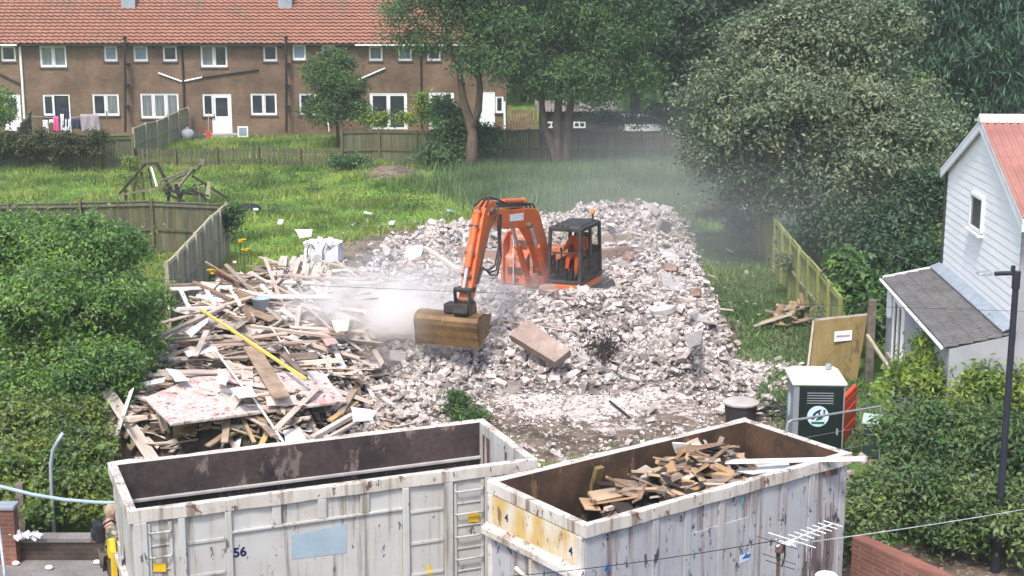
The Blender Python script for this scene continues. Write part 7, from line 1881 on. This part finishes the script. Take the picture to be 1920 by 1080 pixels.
# lamp post
bs, tp = PZ(1866, 1072, .0), PY(1889, 512, 22.4); tp.x = bs.x + .05
t = thing("lamp_post", "slim dark lamp post with a flat arm rising from the shrubs", "lamp post", bs)
tp = V((bs.x, bs.y, PY(1889, 512, bs.y).z))
mb = MB(); mb.tube([bs, bs + UP * 1.1], .085, 14); mb.tube([bs + UP * 1.1, tp], [.06, .05], 14); mb.build("column", M["lamp_paint"], t, smooth=False)
mb = MB(); ar = PY(1832, 514, bs.y); mb.tube([tp - UP * .03, V((tp.x - .1, tp.y, tp.z)), ar.lerp(tp, .45)], .035, 10); mb.tube([tp - UP * .25, tp + UP * .03], .065, 12); mb.build("arm", M["lamp_paint"], t)
mb = MB(); l = ar.lerp(tp, .35); mb.hexa([ar + V((0, -.10, -.01)), l + V((0, -.07, -.02)), l + V((0, .07, -.02)), ar + V((0, .10, -.01)), ar + V((.02, -.09, .03)), l + V((0, -.06, .05)), l + V((0, .06, .05)), ar + V((.02, .09, .03))]); lh = mb.build("lamp_head", M["steel"], t, bevel=.008)
mb = MB(); mb.tube([tp + V((-.06, 0, .03)), tp + V((-.06, 0, .12))], .035, 10); mb.build("photocell", M["lamp_paint"], lh)
# television aerial on its mast, flue with white cap (on the building in front, below the picture)
an = thing("tv_aerial", "metal television aerial with many short rods in front of the loaded skip", "aerial", PY(1462, 1078, 11.0))
ba, bb = PY(1462, 1022, 11.0), PY(1562, 982, 12.2); ax = (bb - ba)
mb = MB(); mb.tube([ba - ax * .04, bb], .010, 8); mb.build("boom", M["alu"], an)
rd = V((1, -.35, -.22)).normalized()
for k in range(9):
    c = ba.lerp(bb, .10 + .9 * k / 8); ln = .085 if k not in (1,) else .2
    mb = MB(); mb.tube([c - rd * ln, c + rd * ln], .0042, 6); mb.build("rod", M["alu"], an)
for k, (o, ln) in enumerate(((V((-.02, 0, .02)), .17), (V((.0, 0, -.12)), .14), (V((.01, 0, -.17)), .12))):
    c = ba + o; mb = MB(); mb.tube([c - rd * ln, c + rd * ln], .0042, 6); mb.build("reflector_rod", M["dark_metal"], an)
mb = MB(); mb.tube([ba + V((-.02, 0, .0)), ba + V((-.015, .02, -.1)), ba + V((.0, .03, -.22))], .007, 6); mb.tube([ba + V((.04, 0, .0)), ba + V((.05, .02, -.1)), ba + V((.03, .03, -.2))], .007, 6); mb.build("reflector_frame", M["dark_metal"], an)
mb = MB(); mb.obox(ba.lerp(bb, .13) + V((.02, -.01, -.01)), *rot_axes(ax), (.14, .05, .03)); mb.build("junction_box", M["white_upvc"], an, bevel=.008); mb = MB(); mb.obox(ba + V((.0, 0, -.03)), *rot_axes(ax), (.07, .06, .07)); mb.build("clamp", M["rust_metal"], an, bevel=.01)
mb = MB(); mb.tube([ba + V((0, .03, -.02)), V((ba.x, ba.y + .03, 0))], .016, 10); mb.build("mast", M["rust_metal"], an)
q = PY(1550, 1077, 11.4); mb = MB(); mb.lathe((q.x, q.y, 0), [(.065, 0), (.065, q.z - .05), (.092, q.z - .04), (.095, q.z - .01), (.085, q.z), (.02, q.z + .004)], 28); mb.build("flue_cap", M["white_upvc"], origin=(q.x, q.y, 0), label="round white flue cap just below the television aerial", cat="flue", smooth=False)
# overhead wires
def wire(label, pts, r, m):
    mb = MB(); q = []
    for (ax_, ay, aY), (bx, by, bY) in zip(pts[:-1], pts[1:]):
        A1, B1 = PY(ax_, ay, aY), PY(bx, by, bY)
        for k in range(12): q.append(A1.lerp(B1, k / 12) - UP * (.25 * (1 - (2 * k / 12 - 1) ** 2)) * .15)
    q.append(PY(*pts[-1][:2], pts[-1][2])); mb.tube(q, r, 5); mb.build("overhead_wire", M[m], origin=q[0], label=label, cat="wire")
wire("thin pale overhead wire crossing in front of the right-hand shrubs", [(1490, 1020, 11.5), (2100, 920, 18)], .005, "white_cable")
wire("thin dark overhead wire running to the television aerial", [(900, 1085, 13), (1462, 1012, 11)], .004, "black_cable")
wire("thin dark overhead wire crossing in front of the excavator", [(-200, 500, 16), (2200, 592, 16)], .0024, "black_cable")

# ------------------------------------------------------------------ things by the terrace
def garment(label, px0, px1, top, bot, m, kind="sheet"):
    Y = 71.5; a, b = PY(px0, top, Y), PY(px1, top, Y); z1 = PY(px0, bot, Y).z; n = 12; k = 6; vs_, fs_ = [], []
    for j in range(k + 1):
        for i in range(n + 1):
            u, v_ = i / n, j / k; p = a.lerp(b, u); z = p.z + (z1 - p.z) * v_ + (.1 * math.sin(u * 3.1) * (v_ == 1))
            vs_.append(V((p.x + (.06 * (u - .5)) * v_, Y + .05 * math.sin(u * 14 + j * .4) * (.3 + v_), z)))
    for j in range(k):
        for i in range(n): fs_.append((j * (n + 1) + i, j * (n + 1) + i + 1, (j + 1) * (n + 1) + i + 1, (j + 1) * (n + 1) + i))
    mb = MB(); mb.add(vs_, fs_); o = mb.build("washing_item", M[m], smooth=True, origin=a, label=label, cat="laundry")
    s_ = o.modifiers.new("thickness", 'SOLIDIFY'); s_.thickness = .012
for args in [("white garment hanging leftmost on the washing line", 80, 89, 225, 250, "cloth_white"), ("short white garment hanging beside the pink one", 92, 100, 224, 232, "cloth_white"), ("bright pink garment hanging on the washing line", 100, 109, 218, 250, "cloth_pink"), ("white trousers hanging in the middle of the washing line", 113, 121, 214, 248, "cloth_white"),
             ("dark navy garment hanging highest on the washing line", 117, 128, 204, 240, "cloth_navy"), ("white shirt hanging right of the dark navy garment", 121, 132, 224, 248, "cloth_white"), ("dark bundle of clothes beside the grey-lilac sheet", 133, 150, 223, 244, "cloth_navy"), ("large grey-lilac sheet at the right end of the washing line", 150, 185, 214, 249, "cloth_lilac")]:
    garment(*args)
t = thing("washing_line", "washing line strung between two posts in front of the terrace", "washing line", (PY(70, 255, 71.5).x, 71.5, 1.5))
mb = MB(); l0, l1 = PY(60, 218, 71.5), PY(200, 212, 71.5); mb.tube([l0, PY(125, 222, 71.5), l1], .008, 5); mb.build("line", M["white_cable"], t)
for l in (l0, l1):
    mb = MB(); mb.tube([V((l.x, 71.5, gz(l.x, 71.5))), l + UP * .1], .035, 8); mb.build("post", M["grey_wood"], t)
def at_house(px, py, Y=77.6): q = PY(px, py, Y); return V((q.x, q.y, gz(q.x, Y)))
q = at_house(391, 258, 77.2); t = thing("garden_shovel", "red snow shovel leaning beside the half glazed back door", "shovel", q)
mb = MB(); mb.box((q.x - .17, q.y - .02, q.z + .1), (q.x + .17, q.y + .02, q.z + .52)); mb.build("blade", M["red_plastic"], t, bevel=.02); mb = MB(); mb.tube([q + V((0, 0, .5)), PY(391, 212, 77.6)], .02, 6); mb.build("handle", M["wood_pale_obj"], t)
q = at_house(456, 262, 77.4); t = thing("framed_picture", "blue picture in a white frame standing against the house wall", "picture", q); 
mb = MB(); mb.box((q.x - .28, q.y - .02, q.z + .15), (q.x + .28, q.y + .03, q.z + .72)); mb.build("frame", M["white_upvc"], t); mb = MB(); mb.box((q.x - .21, q.y - .03, q.z + .22), (q.x + .21, q.y - .022, q.z + .65)); mb.build("picture", M["pane_blue"], t)
for px, s_, lab in ((352, .42, "large grey rubbish bag leaning on the pale panel fence"), (364, .3, "small dark rubbish bag right of the large grey one"), (378, .24, "lumpy rubbish bag nearest the back door")):
    q = at_house(px, 262, 76.8); mb = MB(); n = 14
    mb.ball(q + UP * s_ * .75, (s_, s_ * .8, s_ * .8), n, 10); mb.tube([q + UP * s_ * 1.4, q + UP * s_ * 1.75], [.08, .05], 8); o = mb.build("rubbish_bag", M["bin_bag"] if px != 352 else M["lead"], origin=q, label=lab, cat="rubbish bag", smooth=True)
mb = MB(); mb.tube([PY(612, 205, 78.9), PY(617, 240, 77.8) - UP * .2], .03, 6); mb.build("garden_pole", M["white_cable"], origin=PY(617, 240, 77.8), label="white pole leaning on the wall beside the second soil pipe", cat="pole")
# gate, shed and cars behind the ashes
t = thing("garden_gate", "brown slatted garden gate left of the three-stemmed ash", "gate", PY(979, 240, 74)); a0, a1 = PY(958, 205, 74), PY(1000, 241, 74)
for k in range(8):
    x = a0.x + (a1.x - a0.x) * (k + .5) / 8; mb = MB(); mb.box((x - .055, 73.98, a1.z - .3), (x + .055, 74.01, a0.z)); mb.build("slat", M["wood_brown"], t)
mb = MB(); mb.box((a0.x, 74.012, a0.z - .2), (a1.x, 74.05, a0.z - .1)); mb.box((a0.x, 74.012, a1.z), (a1.x, 74.05, a1.z + .1)); mb.bar((a0.x, 74.03, a1.z + .1), (a1.x, 74.03, a0.z - .2), .03, .08); mb.build("brace", M["wood_brown"], t)
for x in (a0.x - .1, a1.x + .12):
    mb = MB(); mb.box((x - .07, 73.95, a1.z - .5), (x + .07, 74.1, a0.z + .2)); mb.build("gate_post", M["wood_brown"], t)
t = thing("garden_shed", "dark brown shed with a grey corrugated roof behind the three-stemmed ash", "shed", PY(1090, 240, 75)); x0, x1 = PY(1012, 210, 75).x, PY(1160, 210, 75).x; zr = PY(1090, 209, 75).z
mb = MB(); mb.box((x0, 75.1, 1.3), (x1, 77.6, zr)); mb.build("wall", M["wood_dark"], t)
n = 240; ss = np.linspace(x0 - .2, x1 + .2, n + 1); w_ = .03 * np.sin(2 * np.pi * ss / .18)
Va = np.stack([ss, np.full_like(ss, 74.8), zr + .02 + w_], -1); Vb = np.stack([ss, np.full_like(ss, 77.9), zr + .34 + w_], -1); i = np.arange(n)
np_mesh("roof", np.concatenate([Va, Vb]), np.stack([i, i + 1, n + 2 + i, n + 1 + i], -1), M["shed_roof"], t)
for pa, pb2 in ((1025, 1042), (1075, 1098)):
    q0, q1 = PY(pa, 240, 75.05), PY(pb2, 228, 75.05); window(t, (q0.x, q0.z, q1.x, q1.z), [1, 1], "pane_dark", 74.98, sill=False)
def car(label, loc, yaw, m, cat="car"):
    t = thing("parked_car", label, cat, loc, yaw)
    side = [(-2.1, .35), (-2.15, .75), (-1.95, .95), (-1.25, 1.02), (-.75, 1.42), (.75, 1.45), (1.45, 1.02), (2.0, .92), (2.12, .55), (2.05, .3)]
    b = MB(); b.prism([(x, -.82, z) for x, z in side], (0, 1.64, 0)); b.build("body", M[m], t, bevel=.09)
    for s_ in (-1, 1):
        b = MB(); b.prism([(x, .825 * s_, z) for x, z in ((-1.12, 1.03), (-.7, 1.36), (.7, 1.38), (1.25, 1.03))], (0, .006 * s_, 0)); b.build("side_window", M["pane_dark"], t)
        for x in (-1.3, 1.3):
            b = MB(); b.tube([(x, .70 * s_, .32), (x, .86 * s_, .32)], .32, 18); w = b.build("wheel", M["black_rubber"], t); b = MB(); b.tube([(x, .861 * s_, .32), (x, .875 * s_, .32)], .19, 12); b.build("rim", M["steel"], w)
        b = MB(); b.obox((2.08, .6 * s_, .72), V((1, 0, 0)), V((0, 1, 0)), UP, (.12, .3, .14)); b.build("headlight", M["paper"], t); b = MB(); b.obox((-2.1, .62 * s_, .78), V((1, 0, 0)), V((0, 1, 0)), UP, (.1, .25, .16)); b.build("tail_light", M["red_plastic"], t)
    for pts in (((-1.24, 1.04), (-.78, 1.40)), ((1.43, 1.04), (.80, 1.41))):
        (xa, za), (xb, zb) = pts; o = -.012 if xa < 0 else .012; b = MB(); b.add([(xa + o, -.68, za + .01), (xa + o, .68, za + .01), (xb + o, .6, zb + .01), (xb + o, -.6, zb + .01)], [(0, 1, 2, 3)]); b.build("screen", M["pane_dark"], t)
q = PY(1472, 400, 51.5); car("white car parked behind the boundary fence under the large pale-leaved tree", (q.x, 51.5, gz(q.x, 51.5)), R(8), "car_white")
q = PY(1195, 225, 76.5); car("white car seen between the three-stemmed ash and the large pale-leaved tree", (q.x, 76.5, gz(q.x, 76.5)), R(5), "car_white")

# ------------------------------------------------------------------ dust in the air
def dust(name, c, r, dens, col, nscale, sharp):
    m = bpy.data.materials.new(name); m.use_nodes = True; t = m.node_tree; N = t.nodes; L = t.links
    N.remove(N["Principled BSDF"])
    pv = N.new("ShaderNodeVolumePrincipled"); pv.inputs["Color"].default_value = (*col, 1); pv.inputs["Anisotropy"].default_value = .2
    tc = N.new("ShaderNodeTexCoord")
    ln = N.new("ShaderNodeVectorMath"); ln.operation = 'LENGTH'; L.new(tc.outputs["Object"], ln.inputs[0])
    fo = N.new("ShaderNodeMapRange"); fo.interpolation_type = 'SMOOTHERSTEP'; fo.inputs[1].default_value = 1.0; fo.inputs[2].default_value = .05; L.new(ln.outputs["Value"], fo.inputs[0])
    nz = N.new("ShaderNodeTexNoise"); nz.inputs["Scale"].default_value = nscale; nz.inputs["Detail"].default_value = 4; nz.inputs["Roughness"].default_value = .6; L.new(tc.outputs["Object"], nz.inputs["Vector"])
    nr = N.new("ShaderNodeMapRange"); nr.interpolation_type = 'SMOOTHSTEP'; nr.inputs[1].default_value = .5 - sharp; nr.inputs[2].default_value = .5 + sharp * .6; L.new(nz.outputs["Fac"], nr.inputs[0])
    mu = N.new("ShaderNodeMath"); mu.operation = 'MULTIPLY'; L.new(fo.outputs[0], mu.inputs[0]); L.new(nr.outputs[0], mu.inputs[1])
    m2 = N.new("ShaderNodeMath"); m2.operation = 'MULTIPLY'; m2.inputs[1].default_value = dens; L.new(mu.outputs[0], m2.inputs[0]); L.new(m2.outputs[0], pv.inputs["Density"])
    L.new(pv.outputs[0], N["Material Output"].inputs["Volume"])
    b = MB(); b.ball((0, 0, 0), 1.0, 24, 16); o = b.build(name, m, kind="stuff"); o.location = c; o.scale = r
    return o
p = PY(702, 605, 34.2)
dust("dust_cloud", (p.x, p.y, p.z), (3.0, 2.2, 1.65), 3.4, (.985, .97, .95), 2.6, .11)
p = PY(800, 560, 35.5)
dust("dust_cloud", (p.x, p.y, p.z), (4.6, 3.2, 2.0), .40, (.98, .965, .945), 2.8, .15)
p = PY(1240, 400, 47)
dust("dust_haze", (p.x + 1, p.y, p.z), (10, 12, 5.0), .05, (.95, .97, .99), 1.1, .4)

hz = bpy.data.materials.new("haze"); hz.use_nodes = True; hz.node_tree.nodes.remove(hz.node_tree.nodes["Principled BSDF"])
pv = hz.node_tree.nodes.new("ShaderNodeVolumePrincipled"); pv.inputs["Color"].default_value = (.93, .95, .98, 1); pv.inputs["Density"].default_value = .0007; pv.inputs["Anisotropy"].default_value = .2
hz.node_tree.links.new(pv.outputs[0], hz.node_tree.nodes["Material Output"].inputs["Volume"])
mb = MB(); mb.box((-650, -45, -1.5), (650, 950, 26)); mb.build("haze", hz, kind="stuff")
